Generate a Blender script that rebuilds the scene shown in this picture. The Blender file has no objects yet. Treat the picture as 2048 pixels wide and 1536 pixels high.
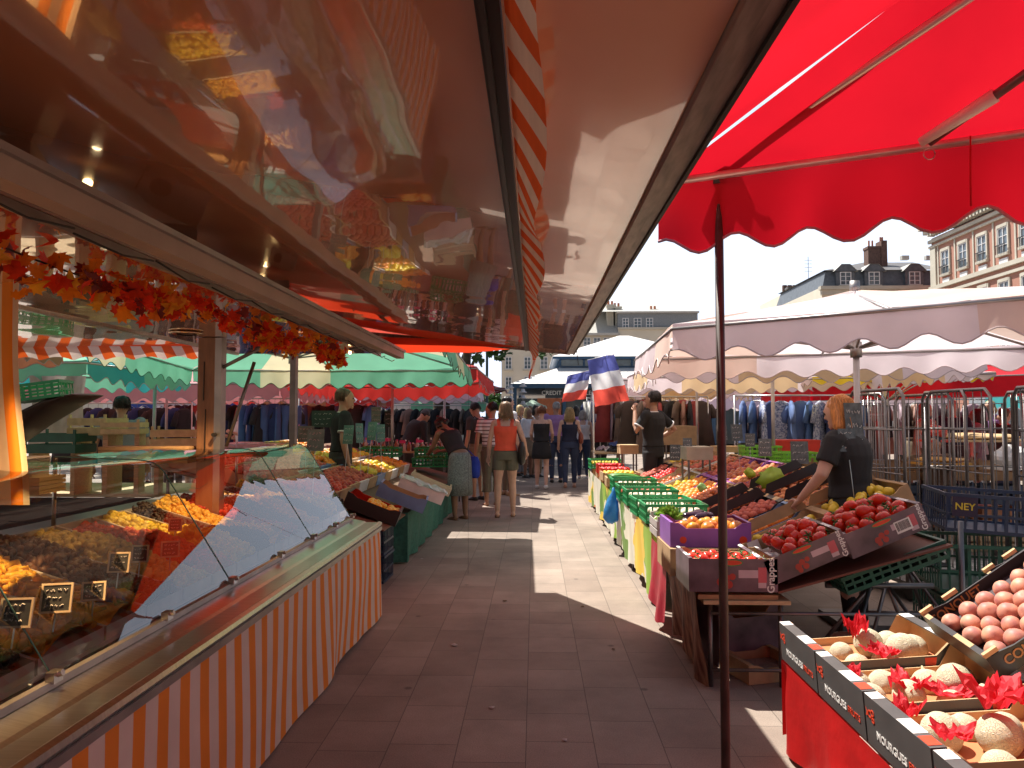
import bpy, math, random
from mathutils import Vector, Matrix, Euler, noise
PI = math.pi
rad = math.radians
RND = random.Random(11)
S = bpy.context.scene
COL = S.collection

# ---------------------------------------------------------------- camera, sky, sun, exposure
FPX = 1480.0
CAM_ROT = Euler((rad(92.6), 0, rad(1.74)))
cam_data = bpy.data.cameras.new('camera')
cam = bpy.data.objects.new('camera', cam_data)
COL.objects.link(cam)
cam.location = (0, 0, 1.45)
cam.rotation_euler = CAM_ROT
cam_data.lens = FPX / 2048 * 36
cam_data.sensor_width = 36
cam_data.clip_start = 0.05
cam_data.clip_end = 2000
S.camera = cam

SUN_TRAVEL = Vector((0.39, -0.36, -1.0)).normalized()      # the way the sunlight goes: from front left, high
sun_dir = -SUN_TRAVEL
sun_el = math.asin(sun_dir.z)
sun_az = math.atan2(sun_dir.x, sun_dir.y)                   # clockwise from +Y
w = bpy.data.worlds.new('World')
S.world = w
w.use_nodes = True
nt = w.node_tree
nt.nodes.clear()
wo = nt.nodes.new('ShaderNodeOutputWorld')
bg = nt.nodes.new('ShaderNodeBackground')
sky = nt.nodes.new('ShaderNodeTexSky')
sky.sky_type = 'NISHITA'
sky.sun_disc = False
sky.sun_elevation = sun_el
sky.sun_rotation = sun_az
sky.air_density = 1.0
sky.dust_density = 1.6
sky.ozone_density = 1.0
# thin summer cloud over the Nishita sky
wtc = nt.nodes.new('ShaderNodeTexCoord')
wmp = nt.nodes.new('ShaderNodeMapping')
wmp.inputs['Scale'].default_value = (1.0, 1.0, 2.6)
wn = nt.nodes.new('ShaderNodeTexNoise')
wn.inputs['Scale'].default_value = 3.2
wn.inputs['Detail'].default_value = 7
wn.inputs['Roughness'].default_value = 0.58
wr = nt.nodes.new('ShaderNodeValToRGB')
wr.color_ramp.elements[0].position = 0.50
wr.color_ramp.elements[0].color = (0, 0, 0, 1)
wr.color_ramp.elements[1].position = 0.74
wr.color_ramp.elements[1].color = (0.8, 0.8, 0.8, 1)
wmx = nt.nodes.new('ShaderNodeMixRGB')
wmx.inputs['Color2'].default_value = (14.5, 14.5, 14.5, 1)
nt.links.new(wtc.outputs['Generated'], wmp.inputs['Vector'])
nt.links.new(wmp.outputs['Vector'], wn.inputs['Vector'])
nt.links.new(wn.outputs['Fac'], wr.inputs['Fac'])
nt.links.new(wr.outputs['Color'], wmx.inputs['Fac'])
wsx = nt.nodes.new('ShaderNodeSeparateXYZ'); nt.links.new(wtc.outputs['Generated'], wsx.inputs[0])
wmr = nt.nodes.new('ShaderNodeMapRange'); wmr.inputs[1].default_value = 0.62; wmr.inputs[2].default_value = 0.30; wmr.inputs[3].default_value = 0.0; wmr.inputs[4].default_value = 1.0; nt.links.new(wsx.outputs['Z'], wmr.inputs[0])
whz = nt.nodes.new('ShaderNodeMixRGB'); whz.inputs['Color2'].default_value = (11.5, 13.0, 15.8, 1)        # bright summer haze low in the sky
wdr = nt.nodes.new('ShaderNodeMapRange'); wdr.inputs[1].default_value = 0.30; wdr.inputs[2].default_value = 0.62; nt.links.new(wsx.outputs['Y'], wdr.inputs[0])   # the glare stands on the sun's side of the sky
wml = nt.nodes.new('ShaderNodeMath'); wml.operation = 'MULTIPLY'; nt.links.new(wmr.outputs[0], wml.inputs[0]); nt.links.new(wdr.outputs[0], wml.inputs[1])
nt.links.new(wml.outputs[0], whz.inputs['Fac']); nt.links.new(sky.outputs['Color'], whz.inputs['Color1']); nt.links.new(whz.outputs[0], wmx.inputs['Color1'])
nt.links.new(wmx.outputs['Color'], bg.inputs['Color'])
bg.inputs['Strength'].default_value = 0.05
nt.links.new(bg.outputs['Background'], wo.inputs['Surface'])

sl = bpy.data.lights.new('sun', 'SUN')
sl.energy = 5.0
sl.angle = rad(0.6)
sl.color = (1.0, 0.95, 0.86)
so = bpy.data.objects.new('sun', sl)
COL.objects.link(so)
so.rotation_euler = SUN_TRAVEL.to_track_quat('-Z', 'Y').to_euler()
so.location = (-10, 10, 30)

S.view_settings.view_transform = 'Standard'
S.view_settings.look = 'None'
S.view_settings.gamma = 1
S.view_settings.use_curve_mapping = False
S.view_settings.exposure = 0.88
S.cycles.max_bounces = 8
S.cycles.transparent_max_bounces = 12
S.cycles.sample_clamp_indirect = 8
S.cycles.use_denoising = True

# ---------------------------------------------------------------- pixel -> world (2048 x 1536 photograph)
CM = CAM_ROT.to_matrix()
def P(px, py, Y=None, X=None, Z=None):
    d = CM @ Vector(((px - 1024) / FPX, (768 - py) / FPX, -1.0))
    if Y is not None: t = Y / d.y
    elif X is not None: t = X / d.x
    else: t = (Z - 1.45) / d.z
    return Vector((0, 0, 1.45)) + d * t

# ---------------------------------------------------------------- materials
MATS = {}
def srgb(r, g, b):
    f = lambda c: ((c / 255) / 12.92 if c / 255 <= 0.04045 else ((c / 255 + 0.055) / 1.055) ** 2.4)
    return (f(r), f(g), f(b))
def mat(name, col, rough=0.6, metal=0.0, var=0.12, scale=9.0, bump=0.0, bscale=60.0, trans=0.0, coat=0.0, emit=0.0, spec=0.5, col2=None, detail=4.0, stretch=None):
    if name in MATS: return MATS[name]
    m = bpy.data.materials.new(name); MATS[name] = m
    m.use_nodes = True
    n = m.node_tree; b = n.nodes['Principled BSDF']; L = n.links
    tc = n.nodes.new('ShaderNodeTexCoord')
    src = tc.outputs['Object']
    if stretch:
        mp = n.nodes.new('ShaderNodeMapping'); mp.inputs['Scale'].default_value = stretch
        L.new(src, mp.inputs['Vector']); src = mp.outputs['Vector']
    nz = n.nodes.new('ShaderNodeTexNoise'); nz.inputs['Scale'].default_value = scale; nz.inputs['Detail'].default_value = detail
    L.new(src, nz.inputs['Vector'])
    rp = n.nodes.new('ShaderNodeValToRGB')
    rp.color_ramp.elements[0].position = 0.32; rp.color_ramp.elements[1].position = 0.68
    a = tuple(max(0, c * (1 - var)) for c in col); c2 = col2 or tuple(min(1, c * (1 + var)) for c in col)
    rp.color_ramp.elements[0].color = (*a, 1); rp.color_ramp.elements[1].color = (*c2, 1)
    L.new(nz.outputs['Fac'], rp.inputs['Fac'])
    L.new(rp.outputs['Color'], b.inputs['Base Color'])
    b.inputs['Roughness'].default_value = rough; b.inputs['Metallic'].default_value = metal
    b.inputs['Specular IOR Level'].default_value = spec
    if coat:
        b.inputs['Coat Weight'].default_value = coat; b.inputs['Coat Roughness'].default_value = 0.03
    if bump:
        bn = n.nodes.new('ShaderNodeTexNoise'); bn.inputs['Scale'].default_value = bscale; bn.inputs['Detail'].default_value = 3
        L.new(src, bn.inputs['Vector'])
        bp = n.nodes.new('ShaderNodeBump'); bp.inputs['Strength'].default_value = bump; bp.inputs['Distance'].default_value = 0.02
        L.new(bn.outputs['Fac'], bp.inputs['Height']); L.new(bp.outputs['Normal'], b.inputs['Normal'])
    if emit:
        L.new(rp.outputs['Color'], b.inputs['Emission Color']); b.inputs['Emission Strength'].default_value = emit
    if trans:
        t = n.nodes.new('ShaderNodeBsdfTranslucent'); mx = n.nodes.new('ShaderNodeMixShader')
        L.new(rp.outputs['Color'], t.inputs['Color'])
        mx.inputs[0].default_value = trans
        L.new(b.outputs[0], mx.inputs[1]); L.new(t.outputs[0], mx.inputs[2])
        L.new(mx.outputs[0], n.nodes['Material Output'].inputs['Surface'])
    return m

def glass_mat(name, tint=(0.93, 0.98, 0.96), ior=1.6, rough=0.01, body=0.0):
    m = bpy.data.materials.new(name); m.use_nodes = True; n = m.node_tree; n.nodes.clear(); L = n.links
    o = n.nodes.new('ShaderNodeOutputMaterial'); fr = n.nodes.new('ShaderNodeFresnel'); fr.inputs['IOR'].default_value = ior
    t = n.nodes.new('ShaderNodeBsdfTransparent'); t.inputs['Color'].default_value = (*tint, 1)
    g = n.nodes.new('ShaderNodeBsdfGlossy'); g.inputs['Roughness'].default_value = rough
    mx = n.nodes.new('ShaderNodeMixShader')
    L.new(fr.outputs[0], mx.inputs[0]); L.new(g.outputs[0], mx.inputs[2])
    if body:
        d = n.nodes.new('ShaderNodeBsdfDiffuse'); d.inputs['Color'].default_value = (*tint, 1)
        m2 = n.nodes.new('ShaderNodeMixShader'); m2.inputs[0].default_value = body
        L.new(t.outputs[0], m2.inputs[1]); L.new(d.outputs[0], m2.inputs[2]); L.new(m2.outputs[0], mx.inputs[1])
    else: L.new(t.outputs[0], mx.inputs[1])
    L.new(mx.outputs[0], o.inputs[0])
    return m

def stripe_mat(name, c1, c2, period, duty=0.5, axis=0, trans=0.0, rough=0.75):
    """two-colour stripes woven along the cloth's own UV coordinate (in metres)"""
    m = bpy.data.materials.new(name); m.use_nodes = True; n = m.node_tree; L = n.links; b = n.nodes['Principled BSDF']
    uv = n.nodes.new('ShaderNodeUVMap'); sp = n.nodes.new('ShaderNodeSeparateXYZ'); L.new(uv.outputs[0], sp.inputs[0])
    d = n.nodes.new('ShaderNodeMath'); d.operation = 'DIVIDE'; d.inputs[1].default_value = period; L.new(sp.outputs[axis], d.inputs[0])
    fr = n.nodes.new('ShaderNodeMath'); fr.operation = 'FRACT'; L.new(d.outputs[0], fr.inputs[0])
    gt = n.nodes.new('ShaderNodeMath'); gt.operation = 'GREATER_THAN'; gt.inputs[1].default_value = duty; L.new(fr.outputs[0], gt.inputs[0])
    nz = n.nodes.new('ShaderNodeTexNoise'); nz.inputs['Scale'].default_value = 5; nz.inputs['Detail'].default_value = 6; L.new(uv.outputs[0], nz.inputs[0])
    rp = n.nodes.new('ShaderNodeMapRange'); rp.inputs[3].default_value = 0.78; rp.inputs[4].default_value = 1.1; L.new(nz.outputs[0], rp.inputs[0])
    mx = n.nodes.new('ShaderNodeMixRGB'); mx.inputs[1].default_value = (*c1, 1); mx.inputs[2].default_value = (*c2, 1); L.new(gt.outputs[0], mx.inputs[0])
    ml = n.nodes.new('ShaderNodeMixRGB'); ml.blend_type = 'MULTIPLY'; ml.inputs[0].default_value = 1; L.new(mx.outputs[0], ml.inputs[1]); L.new(rp.outputs[0], ml.inputs[2])
    L.new(ml.outputs[0], b.inputs['Base Color']); b.inputs['Roughness'].default_value = rough
    if trans:
        t = n.nodes.new('ShaderNodeBsdfTranslucent'); ms = n.nodes.new('ShaderNodeMixShader'); ms.inputs[0].default_value = trans
        L.new(ml.outputs[0], t.inputs[0]); L.new(b.outputs[0], ms.inputs[1]); L.new(t.outputs[0], ms.inputs[2])
        L.new(ms.outputs[0], n.nodes['Material Output'].inputs[0])
    return m

# ---------------------------------------------------------------- mesh builder
class MB:
    def __init__(self): self.v = []; self.f = []; self.m = []; self.uv = {}
    def quad(self, a, b, c, d, m=0):
        i = len(self.v); self.v += [tuple(a), tuple(b), tuple(c), tuple(d)]; self.f.append((i, i+1, i+2, i+3)); self.m.append(m)
    def poly(self, pts, m=0):
        i = len(self.v); self.v += [tuple(p) for p in pts]; self.f.append(tuple(range(i, i+len(pts)))); self.m.append(m)
    def box(self, x0, x1, y0, y1, z0, z1, m=0, M=None):
        i = len(self.v)
        p = [Vector((x, y, z)) for z in (z0, z1) for y in (y0, y1) for x in (x0, x1)]
        if M is not None: p = [M @ q for q in p]
        self.v += [tuple(q) for q in p]
        for q in ((0,2,3,1),(4,5,7,6),(0,1,5,4),(2,6,7,3),(0,4,6,2),(1,3,7,5)):
            self.f.append(tuple(i+k for k in q)); self.m.append(m)
    def grid(self, fn, nu, nv, m=0, uvfn=None, closed=False):
        """fn(u,v) -> point, u,v in 0..1; m may be a function of (i,j)"""
        i0 = len(self.v)
        for j in range(nv+1):
            for i in range(nu+1):
                p = fn(i/nu, j/nv); self.v.append(tuple(p))
                if uvfn: self.uv[len(self.v)-1] = uvfn(i/nu, j/nv)
        for j in range(nv):
            for i in range(nu):
                a = i0 + j*(nu+1) + i
                self.f.append((a, a+1, a+nu+2, a+nu+1)); self.m.append(m(i, j) if callable(m) else m)
    def tube(self, pts, r, n=8, m=0, cap=True, ref=None):
        pts = [Vector(p) for p in pts]
        rs = r if isinstance(r, (list, tuple)) else [r]*len(pts)
        i0 = len(self.v); k = len(pts)
        prev = None
        for q in range(k):
            t = (pts[min(q+1, k-1)] - pts[max(q-1, 0)])
            t = t.normalized() if t.length > 1e-9 else Vector((0,0,1))
            if prev is None:
                base = Vector(ref) if ref is not None else (Vector((1,0,0)) if abs(t.x) < 0.9 else Vector((0,1,0)))
            else: base = prev
            u = (base - t*base.dot(t)); u = u.normalized() if u.length > 1e-6 else t.orthogonal().normalized()
            prev = u; v = t.cross(u)
            rr = rs[q]; rx, ry = (rr if isinstance(rr, (tuple, list)) else (rr, rr))
            for s in range(n):
                a = 2*PI*s/n
                self.v.append(tuple(pts[q] + u*(rx*math.cos(a)) + v*(ry*math.sin(a))))
        for q in range(k-1):
            for s in range(n):
                a = i0+q*n+s; b = i0+q*n+(s+1)%n
                self.f.append((a, b, b+n, a+n)); self.m.append(m)
        if cap:
            self.f.append(tuple(i0+n-1-s for s in range(n))); self.m.append(m)
            self.f.append(tuple(i0+(k-1)*n+s for s in range(n))); self.m.append(m)
    def lathe(self, prof, n=16, m=0, c=(0,0,0), wob=None):
        i0 = len(self.v); c = Vector(c)
        for (r, z) in prof:
            for s in range(n):
                a = 2*PI*s/n; k = wob(a, z) if wob else 1
                self.v.append(tuple(c + Vector((r*k*math.cos(a), r*k*math.sin(a), z))))
        for q in range(len(prof)-1):
            for s in range(n):
                a = i0+q*n+s; b = i0+q*n+(s+1)%n
                self.f.append((a, b, b+n, a+n)); self.m.append(m)
        self.f.append(tuple(i0+n-1-s for s in range(n))); self.m.append(m)
        self.f.append(tuple(i0+(len(prof)-1)*n+s for s in range(n))); self.m.append(m)
    def ball(self, c, r, n=10, k=6, m=0, M=None):
        """ellipsoid, r may be a triple"""
        rx, ry, rz = (r if isinstance(r, (tuple, list)) else (r, r, r)); c = Vector(c); i0 = len(self.v)
        def add(p):
            if M is not None: p = M @ p
            self.v.append(tuple(c + p))
        add(Vector((0, 0, -rz)))
        for j in range(1, k):
            a = -PI/2 + PI*j/k
            for i in range(n):
                b = 2*PI*i/n
                add(Vector((rx*math.cos(a)*math.cos(b), ry*math.cos(a)*math.sin(b), rz*math.sin(a))))
        add(Vector((0, 0, rz)))
        top = len(self.v)-1
        for i in range(n):
            self.f.append((i0, i0+1+(i+1)%n, i0+1+i)); self.m.append(m)
            self.f.append((top, top-n+i, top-n+(i+1)%n)); self.m.append(m)
        for j in range(k-2):
            for i in range(n):
                a = i0+1+j*n+i; b = i0+1+j*n+(i+1)%n
                self.f.append((a, b, b+n, a+n)); self.m.append(m)
    def mesh(self, name, mats, smooth=False):
        me = bpy.data.meshes.new(name)
        me.from_pydata(self.v, [], self.f)
        for mm in (mats if isinstance(mats, (list, tuple)) else [mats]): me.materials.append(mm)
        me.polygons.foreach_set('material_index', self.m)
        if self.uv:
            ul = me.uv_layers.new(name='UVMap')
            for lp in me.loops:
                ul.data[lp.index].uv = self.uv.get(lp.vertex_index, (0, 0))
        if smooth: me.polygons.foreach_set('use_smooth', [True]*len(me.polygons))
        me.update()
        return me

def tag(o, label=None, cat=None, group=None, kind=None):
    if label:
        o['label'] = label
        if len(label.split()) > 16 or len(label.split()) < 4: print('LABEL', len(label.split()), label)
    if cat: o['category'] = cat
    if group: o['group'] = group
    if kind: o['kind'] = kind
    return o
def part(name, mb, mats, parent=None, smooth=False, world=False, loc=None):
    """one mesh object; world=True: the mesh holds world coordinates although its parent stands elsewhere"""
    me = mb.mesh(name, mats, smooth) if isinstance(mb, MB) else mb
    o = bpy.data.objects.new(name, me); COL.objects.link(o)
    if parent is not None:
        o.parent = parent
        if world:
            p = parent; off = Vector((0,0,0))
            while p is not None: off += p.location; p = p.parent
            o.location = -off
    if loc is not None: o.location = loc
    return o
def thing(name, label, cat, loc=(0,0,0), rot=0, group=None):
    o = bpy.data.objects.new(name, None); COL.objects.link(o); o.empty_display_size = 0.1
    o.location = loc; o.rotation_euler = rot if isinstance(rot, (tuple, list, Euler)) else (0, 0, rot)
    return tag(o, label, cat, group)
def solo(name, mb, mats, label, cat, group=None, smooth=False, loc=None, rot=None, kind=None):
    o = part(name, mb, mats, None, smooth)
    if loc is not None: o.location = loc
    if rot is not None: o.rotation_euler = rot
    return tag(o, label, cat, group, kind)
def dup(o, loc=None, rot=None, label=None, group=None, scale=None, parent=None):
    c = o.copy(); COL.objects.link(c)
    if parent is not None: c.parent = parent
    for ch in list(o.children): dup(ch, parent=c)
    if loc is not None: c.location = loc
    if rot is not None: c.rotation_euler = rot
    if scale is not None: c.scale = scale if isinstance(scale, (tuple, list)) else (scale,)*3
    if label: c['label'] = label
    if group: c['group'] = group
    return c
def text(txt, size, mt, parent, M, extrude=0.0006, name='lettering', align='CENTER', bold=False):
    cu = bpy.data.curves.new(name, 'FONT'); cu.body = txt; cu.size = size; cu.extrude = extrude; cu.align_x = align; cu.align_y = 'CENTER'
    cu.materials.append(mt)
    if bold: cu.offset = size*0.018
    cu.resolution_u = 3
    o = bpy.data.objects.new(name, cu); COL.objects.link(o); o.parent = parent
    o.matrix_local = M
    return o
def frame(o, x, y):
    """matrix from an origin and the directions of local x and y"""
    x = Vector(x).normalized(); y = Vector(y); y = (y - x*y.dot(x)).normalized(); z = x.cross(y)
    return Matrix(((x.x, y.x, z.x, o[0]), (x.y, y.y, z.y, o[1]), (x.z, y.z, z.z, o[2]), (0, 0, 0, 1)))
def lerp(a, b, t): return a + (b - a) * t

# shared materials
steel = mat('brushed_steel', (0.55, 0.54, 0.52), 0.28, 1.0, 0.1, 4, stretch=(1, 30, 1))
darksteel = mat('dull_steel', (0.22, 0.21, 0.21), 0.45, 0.9, 0.15, 12)
alu = mat('weathered_aluminium', (0.36, 0.33, 0.32), 0.42, 0.85, 0.18, 6)
blackm = mat('black_rubber', (0.012, 0.011, 0.011), 0.5)
wood = mat('raw_wood', (0.50, 0.36, 0.20), 0.75, var=0.2, scale=12, stretch=(1, 8, 8))
card = mat('cardboard', (0.42, 0.27, 0.14), 0.85, var=0.12, scale=14)
white = mat('white_paint', (0.72, 0.70, 0.67), 0.5, var=0.06)
# ---------------------------------------------------------------- ground: slabs 30 cm wide, laid in columns along the aisle
gm = bpy.data.materials.new('paving_slabs'); gm.use_nodes = True
n = gm.node_tree; L = n.links; b = n.nodes['Principled BSDF']
tc = n.nodes.new('ShaderNodeTexCoord'); mp = n.nodes.new('ShaderNodeMapping'); mp.inputs['Rotation'].default_value = (0, 0, rad(90))
mp.inputs['Location'].default_value = (0.1, 0.04, 0)
L.new(tc.outputs['Object'], mp.inputs['Vector'])
bk = n.nodes.new('ShaderNodeTexBrick'); bk.offset = 0.37; bk.squash = 0.72; bk.squash_frequency = 3
bk.inputs['Scale'].default_value = 1; bk.inputs['Brick Width'].default_value = 0.44; bk.inputs['Row Height'].default_value = 0.303
bk.inputs['Mortar Size'].default_value = 0.0024; bk.inputs['Mortar Smooth'].default_value = 0.4; bk.inputs['Bias'].default_value = 0.0
bk.inputs['Color1'].default_value = (0.265, 0.205, 0.165, 1); bk.inputs['Color2'].default_value = (0.345, 0.275, 0.225, 1); bk.inputs['Mortar'].default_value = (0.13, 0.105, 0.085, 1)
L.new(mp.outputs['Vector'], bk.inputs['Vector'])
n1 = n.nodes.new('ShaderNodeTexNoise'); n1.inputs['Scale'].default_value = 1.1; n1.inputs['Detail'].default_value = 8; n1.inputs['Roughness'].default_value = 0.65; L.new(tc.outputs['Object'], n1.inputs['Vector'])
n2 = n.nodes.new('ShaderNodeTexNoise'); n2.inputs['Scale'].default_value = 180; n2.inputs['Detail'].default_value = 4; L.new(tc.outputs['Object'], n2.inputs['Vector'])
r1 = n.nodes.new('ShaderNodeMapRange'); r1.inputs[1].default_value = 0.3; r1.inputs[2].default_value = 0.7; r1.inputs[3].default_value = 0.58; r1.inputs[4].default_value = 1.15; L.new(n1.outputs[0], r1.inputs[0])
r2 = n.nodes.new('ShaderNodeMapRange'); r2.inputs[1].default_value = 0.3; r2.inputs[2].default_value = 0.7; r2.inputs[3].default_value = 0.75; r2.inputs[4].default_value = 1.2; L.new(n2.outputs[0], r2.inputs[0])
vo = n.nodes.new('ShaderNodeTexVoronoi'); vo.inputs['Scale'].default_value = 2.3; L.new(tc.outputs['Object'], vo.inputs['Vector'])
r3 = n.nodes.new('ShaderNodeMapRange'); r3.inputs[1].default_value = 0.03; r3.inputs[2].default_value = 0.06; r3.inputs[3].default_value = 0.5; r3.inputs[4].default_value = 1.0; L.new(vo.outputs['Distance'], r3.inputs[0])
def mul(a, bb):
    q = n.nodes.new('ShaderNodeMixRGB'); q.blend_type = 'MULTIPLY'; q.inputs[0].default_value = 1; L.new(a, q.inputs[1]); L.new(bb, q.inputs[2]); return q.outputs[0]
L.new(mul(mul(mul(bk.outputs['Color'], r1.outputs[0]), r2.outputs[0]), r3.outputs[0]), b.inputs['Base Color'])
b.inputs['Roughness'].default_value = 0.72
bp = n.nodes.new('ShaderNodeBump'); bp.inputs['Strength'].default_value = 0.5; bp.inputs['Distance'].default_value = 0.004
inv = n.nodes.new('ShaderNodeMath'); inv.operation = 'SUBTRACT'; inv.inputs[0].default_value = 1; L.new(bk.outputs['Fac'], inv.inputs[1])
ad = n.nodes.new('ShaderNodeMath'); ad.operation = 'MULTIPLY_ADD'; L.new(n2.outputs[0], ad.inputs[0]); ad.inputs[1].default_value = 0.25; L.new(inv.outputs[0], ad.inputs[2])
L.new(ad.outputs[0], bp.inputs['Height']); L.new(bp.outputs['Normal'], b.inputs['Normal'])
g = MB(); g.quad((-400, -60, 0), (400, -60, 0), (400, 900, 0), (-400, 900, 0))
tag(part('ground', g, gm), kind='structure')

# ---------------------------------------------------------------- canopies
def fab(name, col, trans=0.35, **k): return mat('fabric_'+name, col, 0.8, var=0.07, scale=3, trans=trans, bump=0.08, bscale=14, **k)
redf = mat('fabric_red', (0.60, 0.008, 0.022), 0.8, var=0.13, scale=2.2, trans=0.42, bump=0.45, bscale=5)
orangered = fab('orange_red', (0.70, 0.045, 0.012), 0.45)
whitef = fab('white', (0.84, 0.73, 0.76), 0.50)
creamf = fab('cream', (0.78, 0.58, 0.36), 0.38)
greenf = fab('green', (0.20, 0.52, 0.36), 0.35)
paleg = fab('pale_cream', (0.74, 0.70, 0.48), 0.35)
pinkf = fab('faded_pink', (0.62, 0.28, 0.30), 0.35)
redold = fab('faded_red', (0.52, 0.045, 0.04), 0.40)
maroon = fab('maroon', (0.16, 0.02, 0.03), 0.15)
brownf = fab('brown', (0.36, 0.16, 0.09), 0.2)
tealf = fab('teal', (0.05, 0.36, 0.38), 0.3)
yellowf = fab('yellow', (0.80, 0.62, 0.03), 0.35)
lavf = fab('lavender', (0.66, 0.58, 0.72), 0.3)
bluef = fab('blue', (0.05, 0.09, 0.36), 0.3)
piping = mat('grey_piping', (0.42, 0.31, 0.33), 0.7)
greypiping = piping

def canopy(name, label, corners, peak, vd, mats, seq=(0,), pole=None, group=None, scal=0.27, amp=0.06, sag=0.05, ribs=True, poles=(), pipe=None, cat='market canopy', pole_r=0.022, droop=0.0, ridge=None, rodr=0.011, vds=None, seed=0, flare=0.02, smoothroof=True, hub_drop=0.5):
    """corners: four hem corners, near-left, near-right, far-right, far-left (world); seq: material slot of each section along a side"""
    rn = random.Random(seed)
    cs = [Vector(c) for c in corners]; pk = Vector(peak); ctr = sum(cs, Vector())/4
    base = Vector((pole[0], pole[1], 0)) if pole else Vector((ctr.x, ctr.y, 0))
    t = thing(name, label, cat, base, 0, group)
    roof = MB(); ns = len(seq)
    rs = [pk]*4
    if ridge: rs = [Vector(ridge[0]), Vector(ridge[1]), Vector(ridge[1]), Vector(ridge[0])]
    def hem(i, u):
        a, b_ = cs[i], cs[(i+1)%4]; p = lerp(a, b_, u)
        return p - Vector((0, 0, sag*math.sin(PI*u)*0.6))
    for i in range(4):
        a, b_ = rs[i], rs[(i+1)%4]
        def fn(u, v, i=i, a=a, b_=b_):
            h = hem(i, u); q = lerp(a, b_, u); p = lerp(h, q, v)
            return p - Vector((0, 0, sag*math.sin(PI*v)*(0.5+0.5*math.sin(PI*u)) + 0.008*math.sin(u*37+v*9+i)))
        roof.grid(fn, 12, 6, m=lambda ii, jj: seq[min(ns-1, int(ii/12*ns))])
    part('roof_fabric', roof, mats, t, True, world=True)
    for i in range(4):
        va = MB(); pp = []
        ln = (cs[(i+1)%4]-cs[i]).length; sc = max(2, round(ln/scal)); nu = sc*9
        out = (lerp(cs[i], cs[(i+1)%4], 0.5)-ctr); out.z = 0; out.normalize(); ph = rn.random()*6
        vd_ = vds[i] if vds else vd; am_ = amp if vd_ > .1 else vd_*.6
        def low(u): return vd_ - am_*(0.5+0.5*math.cos(2*PI*u*sc+0.6*math.sin(u*5+ph))) - (0.0)
        def fv(u, v, i=i):
            h = hem(i, u); d = low(u)*v
            o2 = out*((0.014*math.sin(u*sc*2.1+ph)+0.010*math.sin(u*sc*5.3+ph*2))*v + flare*v)
            return h + o2 - Vector((0, 0, d - droop*v*abs(2*u-1)**6*0))
        va.grid(fv, nu, 4, m=lambda ii, jj: seq[min(ns-1, int(ii/nu*ns))])
        vo_ = part('valance', va, mats, t, True, world=True)
        for q in range(nu+1): pp.append(fv(q/nu, 1.0))
        tb = MB(); tb.tube(pp, 0.0045, 5); part('piping', tb, pipe or piping, vo_, True, world=True)
    for i in range(4):
        tb = MB(); tb.tube([cs[i]-Vector((0,0,0.03)), cs[(i+1)%4]-Vector((0,0,0.03))], rodr, 8); part('hem_rod', tb, alu, t, True, world=True)
    if pole:
        tb = MB(); tb.tube([(pole[0], pole[1], 0), (pole[0], pole[1], pk.z+0.02)], pole_r, 12); part('pole', tb, alu, t, True, world=True)
        hz = pk.z - hub_drop
        hb = MB(); hb.tube([(pole[0], pole[1], hz-0.06), (pole[0], pole[1], hz+0.05)], 0.04, 12); part('hub', hb, alu, t, True, world=True); hb = MB(); hb.tube([(pole[0], pole[1], pk.z-0.02), (pole[0], pole[1], pk.z+0.07)], 0.035, 10); part('finial', hb, alu, t, True, world=True)
        bs = MB(); bs.box(pole[0]-0.22, pole[0]+0.22, pole[1]-0.22, pole[1]+0.22, 0.002, 0.05); part('base_plate', bs, darksteel, t, world=True)
        if ribs:
            for i in range(4):
                for tgt in (cs[i], lerp(cs[i], cs[(i+1)%4], 0.5)):
                    top = Vector((pole[0], pole[1], pk.z)); e = tgt-Vector((0,0,0.035))
                    rb = MB(); rb.tube([top-Vector((0,0,0.03)), e], 0.011, 6)
                    mid = lerp(top, e, 0.5)-Vector((0,0,0.03)); rb.tube([Vector((pole[0], pole[1], hz)), mid], 0.010, 6); part('rib', rb, alu, t, True, world=True)
    for (px_, py_, pz_) in poles:
        tb = MB(); tb.tube([(px_, py_, 0), (px_, py_, pz_)], pole_r, 12); part('pole', tb, alu, t, True, world=True)
    return t

# near red canopy on the right, hem lifted on a corner leg
rc = [(0.30, -0.55, 2.12), (3.1, -1.5, 2.16), (3.55, 0.92, 2.19), (0.355, 2.10, 2.125)]
rc_t = canopy('market_canopy', 'bright red canopy overhead at the right with a thin dark leg in the aisle', rc, (1.85, 0.35, 2.92), 0.215, [redf], seed=3, scal=0.205, amp=0.05, sag=0.02, pipe=mat('pale_piping', (0.45, 0.22, 0.26), 0.7), rodr=0.0, vds=(.215, .215, .215, .06), group=None)
for o in [o for o in bpy.data.objects if o.parent == rc_t and o.name.startswith('hem_rod')]: bpy.data.objects.remove(o)
steelp = mat('painted_leg', (0.065, 0.048, 0.042), 0.5, 0.1, 0.3, 15)
galv = mat('galvanised_tube', (0.62, 0.55, 0.52), 0.35, 0.5, 0.12, 10)
lx, ly = 0.515, 2.06
tb = MB(); tb.tube([(lx, ly, 0), (lx, ly, 2.10)], 0.0125, 12); part('leg', tb, steelp, rc_t, True, world=True)
tb = MB(); tb.tube([(lx, ly, 0.006), (lx, ly, 0.02)], 0.06, 14); part('foot_plate', tb, darksteel, rc_t, world=True)
tb = MB(); tb.box(lx-0.0175, lx+0.0175, ly-0.0175, ly+0.0175, 2.10, 2.205)
kn = part('leg_collar', tb, steelp, rc_t, world=True)
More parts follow.
